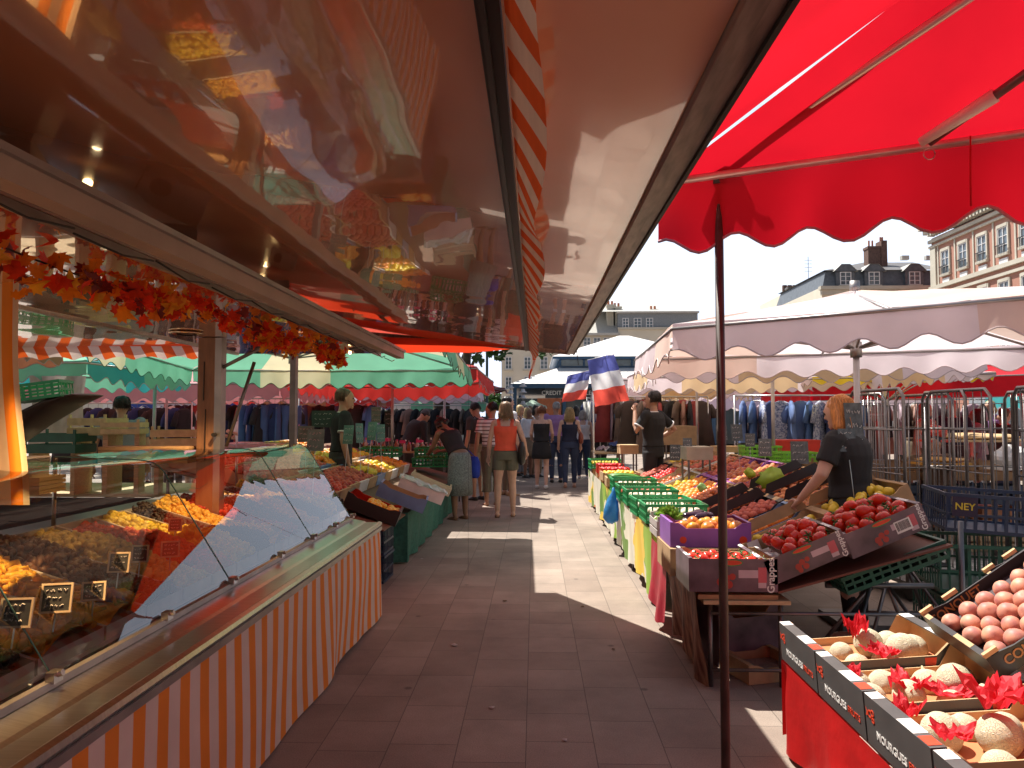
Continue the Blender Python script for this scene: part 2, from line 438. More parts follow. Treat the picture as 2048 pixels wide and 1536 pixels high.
tb = MB(); tb.tube([(lx+0.015, ly, 2.125), (lx+0.05, ly, 2.13)], 0.005, 8); tb.tube([(lx+0.048, ly-0.004, 2.105), (lx+0.056, ly+0.004, 2.155)], 0.005, 8); part('clamp_screw', tb, steelp, kn, True, world=True)
a, b_ = Vector(rc[3]), Vector(rc[2])
tb = MB(); tb.tube([a+Vector((0.0,-0.02,-0.012)), b_+Vector((0,-0.02,-0.012))], 0.0105, 10); part('hem_rod', tb, galv, rc_t, True, world=True)
tb = MB(); tb.tube([Vector(rc[0])+Vector((0.03,0,-0.012)), a+Vector((0.03,-0.02,-0.012))], 0.0105, 10); part('hem_rod', tb, galv, rc_t, True, world=True)
pk = Vector((1.85, 0.35, 2.76))
tb = MB(); tb.tube([Vector((0.42, 2.12, 2.11)), Vector((lx, ly, 2.15)), lerp(Vector((lx, ly, 2.15)), pk, 0.55)], 0.011, 10); part('rafter', tb, galv, rc_t, True, world=True)
tb = MB(); tb.tube([lerp(Vector((lx, ly, 2.15)), pk, 0.53), lerp(Vector((lx, ly, 2.15)), pk, 0.8)], 0.026, 10); part('rafter_sleeve', tb, redf, rc_t, True, world=True)
m1 = lerp(a, b_, 0.19)+Vector((0, -0.03, -0.02))
m1 = P(1858, 285, Y=1.80)
tb = MB(); tb.tube([m1, lerp(m1, pk, 0.85)], 0.011, 10); part('rafter', tb, darksteel, rc_t, True, world=True)
tb = MB(); tb.tube([m1-Vector((0.02,0,0.0)), lerp(m1, pk, 0.09)], [0.012, 0.017], 10); jt = part('rod_sleeve', tb, white, rc_t, True, world=True)
tb = MB(); c0 = m1 + Vector((0.0, 0.0, -0.028))
tb.tube([c0+Vector((0.014*math.cos(q*0.5), 0, 0.014*math.sin(q*0.5))) for q in range(14)], 0.0015, 5); part('ring', tb, steel, jt, True, world=True)

def pc(px, py, Y): return P(px, py, Y=Y)
tb = MB(); tb.tube([P(1941, 272, Y=1.77), P(1941, 345, Y=1.765), P(1942, 412, Y=1.765)], 0.0022, 5); part('seam', tb, redf, rc_t, True, world=True)
# row of white and cream umbrellas over the right-hand fruit stall
WH = [whitef, creamf]
canopy('market_canopy', 'wide white and cream umbrella over the fruit stall, nearest of the row on the right', [pc(1345, 648, 4.45), pc(2330, 560, 3.65), (4.4, 6.6, 2.09), (1.02, 7.5, 2.06)], (2.3, 5.35, 2.36), 0.225, [whitef, fab('peach_white', (0.80, 0.60, 0.52), .32)], seq=(0, 0, 0, 0, 1, 1), pole=(2.3, 5.35), group='white umbrellas along the right of the aisle', scal=0.34, amp=0.07, seed=5, pipe=mat('light_piping', (.58, .48, .48), .7), hub_drop=0.42, sag=0.03)
for k, (y0, sx, nm) in enumerate([(7.75, 1.30, 'second white and cream umbrella from the front, behind the french flags'), (11.6, 1.22, 'third white and cream umbrella along the right-hand fruit stall'), (14.6, 1.3, 'farthest white umbrella of the row, above the far clothes racks')]):
    lp = mat('light_piping', (.58, .48, .48), .7)
    c = [(sx, y0, 2.06), (sx+3.1, y0-0.4, 2.1), (sx+3.2, y0+2.7, 2.08), (sx+0.05, y0+3.0, 2.06)]
    canopy('market_canopy', nm, c, (sx+1.6, y0+1.35, 2.5), 0.25, WH, seq=(0, 1, 1, 0), pole=(sx+1.6, y0+1.35), group='white umbrellas along the right of the aisle', seed=20+k, scal=0.3, amp=0.075, pipe=lp)
# left-hand canopies
canopy('market_canopy', 'mint green and cream umbrella over the peach stall on the left', [(-4.6, 6.6, 2.36), (-0.90, 6.5, 2.34), (-0.84, 9.6, 2.09), (-4.5, 9.6, 2.10)], (-2.75, 8.3, 2.62), 0.24, [greenf, paleg], seq=(0, 0, 1, 0), pole=(-2.75, 8.3), seed=31, scal=0.26, amp=0.07, pipe=mat('dark_green_piping', (0.05, 0.16, 0.10), 0.7), group=None)
canopy('market_canopy', 'faded red canopy behind the green umbrella on the left', [(-3.6, 10.3, 2.12), (-0.80, 10.2, 2.16), (-0.70, 12.6, 2.08), (-3.4, 12.8, 2.0)], (-2.2, 11.4, 2.62), 0.25, [redold], pole=(-2.2, 11.4), seed=32, scal=0.25, amp=0.07, sag=0.08)
canopy('market_canopy', 'pale lavender canopy with a scalloped edge behind the left peach stall', [(-3.5, 13.0, 2.02), (-1.02, 13.0, 2.02), (-1.1, 15.8, 2.03), (-3.4, 15.9, 2.02)], (-2.3, 14.4, 2.4), 0.26, [lavf, brownf], seq=(0,), pole=(-1.62, 13.3), seed=33, scal=0.3, amp=0.06, sag=0.03, ribs=False)
canopy('market_canopy', 'long pink canopy seen through the open stall trailer, below the teal one', [(-8.6, 11.0, 1.98), (-3.9, 11.2, 2.0), (-3.8, 13.6, 2.0), (-8.2, 13.6, 2.0)], (-6.2, 12.3, 2.5), 0.28, [pinkf], pole=(-6.2, 12.3), seed=34, scal=0.3, amp=0.07)
canopy('market_canopy', 'teal blue canopy edge above the pink one, seen through the trailer', [(-6.6, 7.6, 2.08), (-4.75, 7.7, 2.06), (-4.7, 9.9, 2.03), (-6.4, 9.9, 2.03)], (-5.6, 8.8, 2.5), 0.22, [tealf, greenf], seq=(0, 1), pole=(-5.0, 9.6), seed=35, scal=0.26, amp=0.07)
canopy('market_canopy', 'dark red canopy over the clothes racks far left', [(-8.2, 14.6, 2.15), (-3.3, 14.8, 2.0), (-3.4, 17.6, 1.96), (-8.2, 17.6, 2.1)], (-5.8, 16.2, 2.6), 0.3, [redold, brownf], seq=(0, 1, 0), pole=(-6.1, 16.2), seed=36, scal=0.3, amp=0.06)
canopy('market_canopy', 'blue and white scalloped canopy in the far left background', [(-11, 19, 1.98), (-4.2, 19, 1.96), (-4.2, 22, 1.96), (-11, 22, 1.98)], (-7.6, 20.5, 2.5), 0.28, [bluef, whitef], seq=(0, 1, 0, 1, 0, 1), pole=(-7.6, 20.5), seed=37, scal=0.4, amp=0.09)
canopy('market_canopy', 'dark maroon awning beyond the people on the left of the aisle', [(-2.6, 18.6, 2.25), (-0.75, 18.8, 2.2), (-0.8, 21.2, 2.25), (-2.6, 21.2, 2.3)], (-1.7, 20, 2.5), 0.10, [maroon], pole=(-1.7, 20), seed=38, scal=0.5, amp=0.02)
canopy('market_canopy', 'red stall roof with a low fascia behind the wire trolleys', [(4.15, 11.2, 2.0), (10.5, 10.2, 2.2), (10.6, 13.4, 2.2), (4.2, 13.8, 2.05)], (7.4, 12.1, 2.30), 0.30, [redf], pole=(8.0, 12.4), seed=39, scal=4, amp=0.0)
canopy('market_canopy', 'white canopy edged with bright yellow scallops at the right', [(3.75, 10.1, 2.0), (6.0, 9.8, 2.05), (6.0, 10.9, 2.09), (3.8, 11.0, 2.02)], (4.9, 10.5, 2.16), 0.11, [yellowf, whitef], seq=(0, 0, 1, 1), pole=(4.9, 10.5), seed=40, scal=0.22, amp=0.05)
canopy('market_canopy', 'teal awning at the far right behind the red stall roof', [(9.8, 13.8, 1.9), (14.0, 13.6, 1.9), (14.0, 16.4, 1.95), (9.8, 16.4, 1.95)], (11.9, 15.2, 2.2), 0.3, [tealf], pole=(11.9, 15.2), seed=41, scal=0.3, amp=0.05)
canopy('market_canopy', 'long lavender white canopy over the far clothes racks on the right', [(3.6, 17.6, 1.98), (9.5, 17.2, 1.98), (9.6, 20, 2.0), (3.6, 20.4, 2.0)], (6.5, 18.9, 2.4), 0.35, [lavf, whitef], seq=(0, 1), pole=(6.5, 18.9), seed=42, scal=0.35, amp=0.08)
canopy('market_canopy', 'pale green canopy far behind the black tops stall on the left', [(-5.0, 24.6, 1.95), (-1.6, 24.6, 1.95), (-1.6, 27.6, 1.95), (-5.0, 27.6, 1.95)], (-3.3, 26.1, 2.5), 0.3, [whitef, greenf], seq=(0, 1, 0, 1), pole=(-3.3, 26.1), seed=43, scal=0.35, amp=0.08)
# loose orange-red tarpaulin tied between the trailer's end and the green umbrella
tp = thing('tarpaulin', 'orange red tarpaulin stretched behind the end of the trailer awning', 'tarpaulin', (-1.0, 6.2, 0))
q = MB()
A, B, C, D = Vector((-3.3, 5.38, 2.12)), Vector((0.30, 5.38, 1.99)), Vector((-0.62, 6.95, 2.06)), Vector((-3.4, 7.0, 2.14))
q.grid(lambda u, v: lerp(lerp(A, B, u), lerp(D, C, u), v) - Vector((0, 0, 0.07*math.sin(PI*u)*math.sin(PI*v))), 16, 8)
part('sheet', q, orangered, tp, True, world=True)
q = MB()
q.grid(lambda u, v: lerp(A, B, u) + Vector((0, 0.008*math.sin(u*40)*v, -0.07*math.sin(PI*u)*0 - v*(0.035+0.018*math.sin(PI*u)))), 30, 2); part('hem', q, orangered, tp, True, world=True)
q = MB()
for e in (B, C): q.tube([e, e+Vector((0.02, 0.0, -0.16))], 0.003, 5)
q.tube([(-0.62, 6.95, 0), (-0.62, 6.95, 2.07)], 0.001, 4)
part('cord', q, blackm, tp, world=True)

# unseen canopy added behind the camera to keep sky light off the foreground
canopy('market_canopy', 'unseen red canopy added as shade behind the photographer on the right', [(0.35, -5.2, 2.12), (3.6, -5.2, 2.15), (3.6, -1.75, 2.15), (0.35, -1.0, 2.12)], (2.0, -3.2, 2.8), 0.215, [redf], pole=(2.0, -3.2), seed=50, scal=0.21, amp=0.05)

canopy('market_canopy', 'brown canopy added for shade behind the trailer at the far left edge', [(-8.6, 1.0, 2.25), (-3.3, 1.0, 2.25), (-4.7, 7.2, 2.15), (-8.6, 7.2, 2.12)], (-6.2, 3.6, 2.7), 0.2, [brownf], pole=(-6.2, 3.6), seed=51, scal=0.3, amp=0.05)  # added to shade the bright ground behind the trailer
canopy('market_canopy', 'second brown canopy added for shade farther back at the far left', [(-12.6, 5.0, 2.2), (-8.8, 5.0, 2.2), (-8.8, 10.4, 2.15), (-12.6, 10.4, 2.15)], (-10.7, 7.6, 2.7), 0.2, [brownf, redold], seq=(0, 1), pole=(-10.7, 7.6), seed=52, scal=0.3, amp=0.05)  # added as well, carries that shade farther left
# ---------------------------------------------------------------- the display trailer on the left
Y0, Y1 = -5.0, 5.44  # near end lengthened unseen behind the camera to dim the foreground
panelm = mat('glossy_laminate', (0.56, 0.25, 0.13), 0.16, var=0.05, scale=2.5, coat=1.0, spec=0.7)  # orange-brown tint of warm glare and bounce is put into this colour
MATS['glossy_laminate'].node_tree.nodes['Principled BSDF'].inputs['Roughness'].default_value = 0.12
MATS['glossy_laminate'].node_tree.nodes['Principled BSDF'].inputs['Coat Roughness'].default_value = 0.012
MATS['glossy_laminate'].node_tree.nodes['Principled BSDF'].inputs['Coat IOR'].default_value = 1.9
# very slight waviness of the laminate so reflections wobble
_n = MATS['glossy_laminate'].node_tree
_tc = _n.nodes.new('ShaderNodeTexCoord'); _nz = _n.nodes.new('ShaderNodeTexNoise'); _nz.inputs['Scale'].default_value = 1.7; _nz.inputs['Detail'].default_value = 1.5
_b = _n.nodes.new('ShaderNodeBump'); _b.inputs['Strength'].default_value = 0.35; _b.inputs['Distance'].default_value = 0.02
_n.links.new(_tc.outputs['Object'], _nz.inputs[0]); _n.links.new(_nz.outputs[0], _b.inputs['Height'])
_n.links.new(_b.outputs[0], _n.nodes['Principled BSDF'].inputs['Normal']); _n.links.new(_b.outputs[0], _n.nodes['Principled BSDF'].inputs['Coat Normal'])
beige = mat('beige_frame', (0.34, 0.25, 0.20), 0.45, var=0.12, scale=5)
orange = (0.85, 0.25, 0.015); offw = (0.74, 0.60, 0.52)
stripe = stripe_mat('striped_awning_cloth', orange, offw, 0.14, 0.48, 0, trans=0.12)
stripeb = stripe_mat('striped_scallop_cloth', (0.80, 0.13, 0.02), (0.80, 0.68, 0.60), 0.16, 0.5, 0, trans=0.35)
tr = thing('market_trailer', 'food stall trailer with glass counter, mirror-like awning and orange striped skirt', 'stall trailer', (-1.7, 2.2, 0))
q = MB(); q.box(-2.25, -1.19, Y0, Y1-0.03, 0.25, 0.655); part('counter_body', q, mat('cabinet', (0.30, 0.27, 0.25), 0.5), tr, world=True)
# wheels + underframe hidden behind the skirt
q = MB(); q.box(-2.2, -1.25, Y0+0.2, Y1-0.4, 0.14, 0.246); part('chassis', q, darksteel, tr, world=True)
for yy in (1.6, 2.4):
    q = MB(); q.tube([(-2.1, yy, 0.24), (-1.94, yy, 0.24)], 0.24, 20); part('wheel', q, blackm, tr, world=True)
# skirt: hanging cloth, folds deepen towards the far end
def skf(u, v):
    y = lerp(Y0, Y1, u); z = lerp(0.665, 0.02, v)
    k = 0.25 + 0.75*max(0, (y-2.2)/3.2)**1.0
    f = math.sin(y*5.1+0.7*math.sin(y*1.7))*0.6+math.sin(y*9.3+1.0+v*1.2)*0.25 + math.sin(y*17+v*2)*0.10
    x = -1.135 + v**0.8*k*0.030*f + 0.008*v
    dy = (v**1.4)*k*0.05*math.sin(y*4.3+v*3.0+0.5) + v*v*0.02*math.sin(y*11) + max(0, (y-3.9)/1.5)*0.05*math.sin(v*4.2)
    if u > 0.995: dy = 0
    return Vector((x, y+dy, z + 0.012*math.sin(y*3.0)*v))
q = MB(); q.grid(skf, 360, 18, uvfn=lambda u, v: (lerp(Y0, Y1, u), v*0.64)); sk = part('skirt', q, stripe, tr, True, world=True)
q = MB(); q.grid(lambda u, v: Vector((lerp(-1.135, -2.1, u), Y1+0.012+0.012*math.sin(u*14+v*2)*v, lerp(0.665, 0.02, v))), 60, 8, uvfn=lambda u, v: (Y1+u*0.96, v)); part('skirt', q, stripe, tr, True, world=True)
q = MB()
for k in range(11):
    yy = 5.36-k*0.52; q.ball((-1.128, yy, 0.645), 0.008, 8, 5)
part('snap_button', q, mat('brass', (0.5, 0.3, 0.1), 0.3, 1.0), sk, True, world=True)
# steel ledge with rolled edge
q = MB(); pr = [(-1.128, .655), (-1.118, .668), (-1.122, .684), (-1.14, .690), (-1.155, .683), (-1.235, .683), (-1.25, .690), (-1.325, .705), (-1.40, .705), (-1.40, .66), (-1.14, .655)]
q.grid(lambda u, v: Vector((pr[min(10, round(v*10))][0], lerp(Y0, Y1, u), pr[min(10, round(v*10))][1])), 2, 10)
q.poly([(x, Y1, z) for x, z in pr]); q.poly([(x, Y0, z) for x, z in reversed(pr)])
part('steel_ledge', q, steel, tr, world=True)
q = MB(); q.box(-1.345, -1.322, Y0, Y1-0.05, 0.706, 0.728); part('glass_channel', q, alu, tr, world=True)
q = MB(); q.box(-1.14, -1.119, Y0, Y1, 0.628, 0.654); part('edge_strip', q, alu, tr, world=True)
# curved counter glass, 1.2 m panels
cg = glass_mat('counter_glass', (0.90, 0.96, 0.94), 1.95, 0.004)
prof = [(-1.335, .715), (-1.64, 1.19), (-1.655, 1.212), (-1.675, 1.232), (-1.70, 1.247), (-1.73, 1.256), (-1.78, 1.262), (-2.15, 1.275)]
edges = [Y0, 0.86, 2.06, 3.27, 4.46, 5.40]
edgem = mat('green_glass_edge', (0.10, 0.22, 0.18), 0.15)
for k in range(5):
    ya, yb = edges[k]+0.004, edges[k+1]-0.004
    q = MB(); q.grid(lambda u, v: Vector((prof[min(7, round(v*7))][0], lerp(ya, yb, u), prof[min(7, round(v*7))][1])), 1, 7)
    gp = part('glass_panel', q, cg, tr, True, world=True)
    q = MB(); q.tube([(x, yb, z) for x, z in prof], 0.003, 5); part('glass_edge', q, edgem, gp, True, world=True)
    for yy in (lerp(ya, yb, 0.5), yb-0.02):
        q = MB(); q.box(-1.338, -1.312, yy-0.02, yy+0.02, 0.722, 0.752); q.tube([(-1.318, yy, 0.742), (-1.300, yy, 0.748)], 0.009, 8); part('glass_clip', q, steel, gp, world=True)
q = MB(); q.quad((-1.345, Y1-0.035, .72), (-1.65, Y1-0.035, 1.19), (-2.15, Y1-0.035, 1.26), (-2.15, Y1-0.035, .72)); part('end_glass', q, cg, tr, world=True)
q = MB(); q.box(-2.24, -2.16, Y0, Y1-0.02, 0.66, 0.90); q.box(-2.42, -2.16, Y0, Y1-0.02, 0.902, 0.94); part('service_shelf', q, mat('shelf_laminate', (0.20, 0.15, 0.12), 0.3), tr, world=True)
q = MB()
for yy in (0.9, 3.3, 5.35): q.tube([(-2.17, yy, 0.94), (-2.17, yy, 1.272)], 0.009, 8)
part('shelf_post', q, steel, tr, True, world=True)
# display bed (slopes down to the customer)
q = MB(); q.quad((-1.40, Y0, .708), (-1.40, Y1-.04, .708), (-2.16, Y1-.04, .90), (-2.16, Y0, .90)); part('display_bed', q, white, tr, world=True)
def bed(s, y, up=0.0):
    """point on the display bed; s = metres up the slope from its front"""
    return Vector((-1.41 - s*0.968, y, .708 + s*0.248 + up))

# awning: one gently falling panel on each side, hinged on the body
def awz(x): return 1.957 - 0.1*(x+0.05)
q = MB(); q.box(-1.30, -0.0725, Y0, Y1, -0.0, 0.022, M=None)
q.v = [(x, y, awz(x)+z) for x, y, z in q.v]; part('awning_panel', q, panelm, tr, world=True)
q = MB(); q.box(-0.040, 0.235, Y0, Y1+0.0, 0, 0.022); q.v = [(x, y, awz(x)+z) for x, y, z in q.v]; flapm = panelm.copy(); flapm.name = 'glossy_laminate_lit'; rp_ = [n_ for n_ in flapm.node_tree.nodes if n_.type == 'VALTORGB'][0]; rp_.color_ramp.elements[0].color = (.86, .46, .29, 1); rp_.color_ramp.elements[1].color = (.94, .54, .35, 1); part('awning_flap', q, flapm, tr, world=True)  # same laminate as the panel, painted lighter for light off the sunlit ground
q = MB(); q.box(-0.072, -0.041, Y0, Y1, -0.012, 0.030); q.v = [(x, y, awz(x)+z) for x, y, z in q.v]
q.box(-0.066, -0.058, Y0, Y1, awz(-.06)-0.022, awz(-.06)-0.013); part('seam_rail', q, mat('dark_rail', (0.035, 0.025, 0.02), 0.35, 0.5), tr, world=True)
wr_ = mat('grimy_rail', (0.25, 0.19, 0.165), 0.4, 0.5, 0.35, 14, stretch=(4, 0.6, 4))
q = MB(); q.box(0.236, 0.262, Y0, Y1, -0.016, 0.030); q.box(0.262, 0.284, Y0, Y1+0.0, -0.009, 0.024); q.v = [(x, y, awz(x)+z) for x, y, z in q.v]; part('awning_rail', q, wr_, tr, world=True)
q = MB(); q.box(0.2845, 0.292, Y0, Y1+0.003, -0.016, 0.034); q.v = [(x, y, awz(x)+z) for x, y, z in q.v]; part('rubber_seal', q, blackm, tr, world=True)
q = MB(); q.box(-1.25, 0.262, Y1+0.0005, Y1+0.016, -0.014, 0.028); q.v = [(x, y, awz(x)+z) for x, y, z in q.v]; part('end_rail', q, wr_, tr, world=True)
# striped scalloped valance hanging from the seam
def vf(u, v):
    y = lerp(Y0, Y1+0.02, u); sc = (y*2.1) % 1.0
    d = 0.045 + 0.035*abs(math.sin(PI*y*1.05)); 
    bul = 0.020*math.sin(y*6.6)*v + 0.010*math.sin(y*2.9+1)*v
    return Vector((-0.036 + bul*0.6 + 0.05*v, y, awz(-0.035) - 0.006 - d*v))
q = MB(); q.grid(vf, 300, 5, uvfn=lambda u, v: (lerp(Y0, Y1, u)-v*0.05, v)); part('scalloped_valance', q, stripeb, tr, True, world=True)
q = MB(); q.grid(lambda u, v: Vector((-0.028+0.015*math.sin(v*5)+0.03*u*(1-v*0.7), Y1+0.02+0.012*math.sin(u*6+v*3), awz(0)-0.01-v*0.21)), 4, 10, uvfn=lambda u, v: (v*0.25, u)); part('valance_tail', q, stripeb, tr, True, world=True)
# trailer ceiling, fascia, far side flap
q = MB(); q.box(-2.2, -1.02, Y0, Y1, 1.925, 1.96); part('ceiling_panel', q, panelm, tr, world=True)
q = MB(); q.box(-1.02, -0.965, Y0, Y1, 1.885, 1.943); part('fascia', q, beige, tr, world=True)
q = MB(); q.box(-0.964, -0.950, Y0, Y1, 1.930, 1.946); q.box(-1.15, -1.135, Y0, Y1-0.01, 1.902, 1.924); part('edge_trim', q, alu, tr, world=True)
q = MB(); q.quad((-1.13, Y0, 2.11), (-1.13, Y1+.02, 2.11), (-2.25, Y1+.02, 2.06), (-2.25, Y0, 2.06)); q.v = [(x, y, z) for x, y, z in q.v]; part('roof_skin', q, beige, tr, world=True)
def laz(x): return 1.93 - 0.012*(x+2.2)*-1
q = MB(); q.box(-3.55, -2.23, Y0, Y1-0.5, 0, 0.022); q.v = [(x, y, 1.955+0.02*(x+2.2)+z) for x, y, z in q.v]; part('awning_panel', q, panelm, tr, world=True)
q = MB(); q.box(-2.228, -2.202, Y0, Y1, 1.915, 1.985); part('edge_trim', q, steel, tr, world=True)
# striped band on the far end of the back flap and curtain at its outer edge
a, b_ = Vector((-3.56, 4.9, 1.935)), Vector((-2.3, 5.35, 1.975))
q = MB(); q.grid(lambda u, v: lerp(a, b_, u)+Vector((0, 0.01*math.sin(u*30)*v, -v*(0.10-0.025*abs(math.sin(u*PI*7))))), 80, 3, uvfn=lambda u, v: (u*1.6-v*0.05, v)); part('scalloped_valance', q, stripeb, tr, True, world=True)
q = MB(); q.box(-3.56, -2.3, 0, 0.02, 0, 0.05); q.v = [(x, 4.9+(x+3.56)/1.26*0.45+y+0.003, 1.93+(x+3.56)*.03+z) for x, y, z in q.v]; part('end_rail', q, stripeb, tr, world=True)
def cf(u, v):
    top = P(-40, 500, Y=2.55); a1 = P(lerp(-120, 38, u)+v*(8-14*math.sin(v*5)*u), lerp(500, 1010, v), Y=2.55+0.03*math.sin(u*12+v))
    return a1
q = MB(); q.grid(cf, 24, 14, uvfn=lambda u, v: (u*0.30+0.02, v)); part('curtain', q, stripe_mat('striped_curtain_cloth', orange, (0.80, 0.62, 0.42), 0.085, 0.5, 0, trans=0.35), tr, True, world=True)
# posts, arms
q = MB(); q.box(-1.985, -1.885, 4.30, 4.37, 0.6, 1.922); po = part('post', q, mat('timber_brown', (0.24, 0.12, 0.065), 0.5, var=0.15, stretch=(6, 6, 0.8)), tr, world=True)
q = MB(); q.box(-1.8845, -1.845, 4.30, 4.37, 0.6, 1.921); part('post_rail', q, alu, po, world=True)
q = MB(); q.box(-1.948, -1.944, 4.293, 4.299, 1.55, 1.78); q.box(-1.935, -1.931, 4.293, 4.299, 1.2, 1.5); q.tube([(-1.87, 4.29, 1.35), (-1.87, 4.26, 1.35)], 0.012, 8); part('post_latch', q, blackm, po, world=True)
q = MB(); q.box(-1.77, -1.73, 5.30, 5.36, 1.26, 1.922); part('post', q, darksteel, tr, world=True)
for (p0, p1) in (((-1.82, 4.33, 1.28), (-1.66, 4.33, 1.78)), ((-1.945, 4.33, 1.70), (-1.55, 4.33, 1.90)), ((-1.22, 4.85, 1.90), (-1.06, 5.2, 1.98)), ((-2.55, 3.3, 1.62), (-2.62, 3.3, 1.93))):
    q = MB(); q.tube([p0, p1], 0.011, 8); part('gas_strut', q, darksteel, tr, True, world=True)
for (px, py, Y, l) in ((520, 500, 3.3, .16), (300, 455, 2.6, .13)):
    p = P(px, py, Y=Y); q = MB(); q.box(p.x-l, p.x+0.02, p.y-0.012, p.y+0.012, p.z-0.009, p.z+0.009); q.box(p.x-l*0.6, p.x-l*0.6+0.02, p.y-0.012, p.y+0.012, p.z-0.07, p.z-0.0095); part('awning_bracket', q, blackm, tr, world=True)
q = MB()
for k in range(14):
    yy = 0.6+k*0.36; q.tube([(-1.075-0.01*math.sin(k), yy, 1.892-0.012*(k%2)), (-1.06, yy+0.18, 1.868), (-1.075, yy+0.36, 1.892)], 0.003, 5)
part('cable', q, blackm, tr, True, world=True)
# recessed ceiling lamps (unlit polished reflectors)
gold = mat('polished_reflector', (0.75, 0.6, 0.4), 0.12, 1.0)
for (px, py) in ((290, 614), (372, 664)):
    c = P(px, py, Z=1.925)
    q = MB(); q.lathe([(0.085, -0.002), (0.092, -0.008), (0.075, -0.012), (0.06, -0.004), (0.03, -0.0015)], 28, c=(c.x, c.y, 1.924)); part('recessed_lamp', q, gold, tr, True, world=True)
# lit bulbs in clip-on spotlights, square fittings
bulbm = mat('lit_bulb', (1.0, 0.72, 0.38), 0.5, emit=9.0, var=0.0)
hous = mat('lamp_housing', (0.46, 0.37, 0.36), 0.45)
for k, (px, py, Y, lab) in enumerate(((516, 628, 3.9, 'warm lit spotlight bulb under the trailer ceiling beside a square grey lamp housing'), (700, 704, 5.0, 'small lit bulb at the far end of the trailer ceiling'), (352, 560, 3.2, 'warm lit bulb half hidden behind the orange leaf garland'), (165, 452, 2.15, 'lit bulb nearest the camera glowing through the orange leaves'))):
    p = P(px, py, Y=Y); t = thing('spotlight', lab, 'spotlight', p, 0, 'spotlights under the trailer ceiling')
    q = MB(); q.ball((0, 0, 0), 0.014, 10, 8); part('bulb', q, bulbm, t, True)
    q = MB(); q.lathe([(0.013, 0.012), (0.016, 0.03), (0.016, 0.06)], 12); q.tube([(0, 0, 0.055), (0, 0, max(0.07, 1.925-p.z))], 0.005, 6); part('lamp_holder', q, hous, t, True)
    q = MB(); q.grid(lambda u, v: Vector(((0.014+v*0.02)*math.cos(u*2*PI), (0.014+v*0.02)*math.sin(u*2*PI), 0.022-0.032*v)), 16, 3); ll = bpy.data.lights.new('bulb_light', 'SPOT'); ll.energy = (55, 10, 60, 85)[k]; ll.spot_size = rad((80, 60, 80, 84)[k]); ll.spot_blend = .6; ll.color = (1, .62, .28); ll.shadow_soft_size = .02; lo_ = bpy.data.objects.new('bulb_light', ll); COL.objects.link(lo_); lo_.parent = t; lo_.location = (-0.08, 0, -0.13); lo_.rotation_euler = (0, rad((22, 40, 20, 25)[k]), 0); part('lamp_shade', q, glass_mat('lamp_glass', (0.9, 0.8, 0.6), 1.5, 0.1), t, True)
for k, (px, py, Y, s, yaw, lab) in enumerate(((320, 525, 2.9, 0.13, 0.5, 'large square grey lamp housing tilted under the trailer ceiling'), (300, 485, 2.8, 0.06, 0.2, 'grey box with a round black lens beside the near lamp housing'), (548, 612, 3.9, 0.07, 0.3, 'small square grey lamp housing beside the lit bulb'), (-30, 400, 2.0, 0.12, 0.3, 'grey lamp housing cut off by the left edge of the view'))):
    p = P(px, py, Y=Y); t = thing('floodlight', lab, 'floodlight', p, (0.35, 0.25, yaw), 'square floodlights under the trailer ceiling')
    q = MB(); q.box(-s, s, -s*0.5, s*0.5, -s*0.55, s*0.55); part('housing', q, hous, t)
    q = MB(); q.tube([(-s*0.3, -s*0.5-0.006, 0), (-s*0.3, -s*0.5-0.001, 0)], s*0.3, 14); q.box(-s*0.9, -s*0.85, -s*.56, -s*.51, -s*.4, s*.4); part('lens', q, blackm, t)
    q = MB(); q.tube([(0, 0, s*0.5), (0.02, 0, max(s*0.6, 1.925-p.z))], 0.008, 8); part('bracket', q, darksteel, t)
# maple leaf garland
leafshape = [(0, 0), (.10, .10), (.36, .02), (.30, .16), (.50, .34), (.34, .40), (.36, .62), (.20, .52), (.13, .66), (0, 1.0), (-.13, .66), (-.20, .52), (-.36, .62), (-.34, .40), (-.50, .34), (-.30, .16), (-.36, .02), (-.10, .10)]
lm = [mat('leaf_red', (0.78, 0.05, 0.01), 0.6, trans=0.6, var=0.35, scale=20), mat('leaf_orange', (0.90, 0.22, 0.01), 0.6, trans=0.6, var=0.3, scale=20), mat('leaf_dark', (0.20, 0.012, 0.008), 0.6, trans=0.3, var=0.3, scale=20), mat('leaf_gold', (0.85, 0.36, 0.02), 0.6, trans=0.5, var=0.3, scale=20), blackm]
gar = thing('leaf_garland', 'garland of red and orange maple leaves hung along the trailer opening', 'garland', (-1.3, 3.2, 1.9))
def gline(y): return Vector((-1.30, y, 1.89 - 0.035*abs(math.sin(y*2.2))))
q = MB(); lv = MB(); rn = random.Random(5)
q.tube([gline(1.2+k*0.1) for k in range(38)], 0.003, 5)
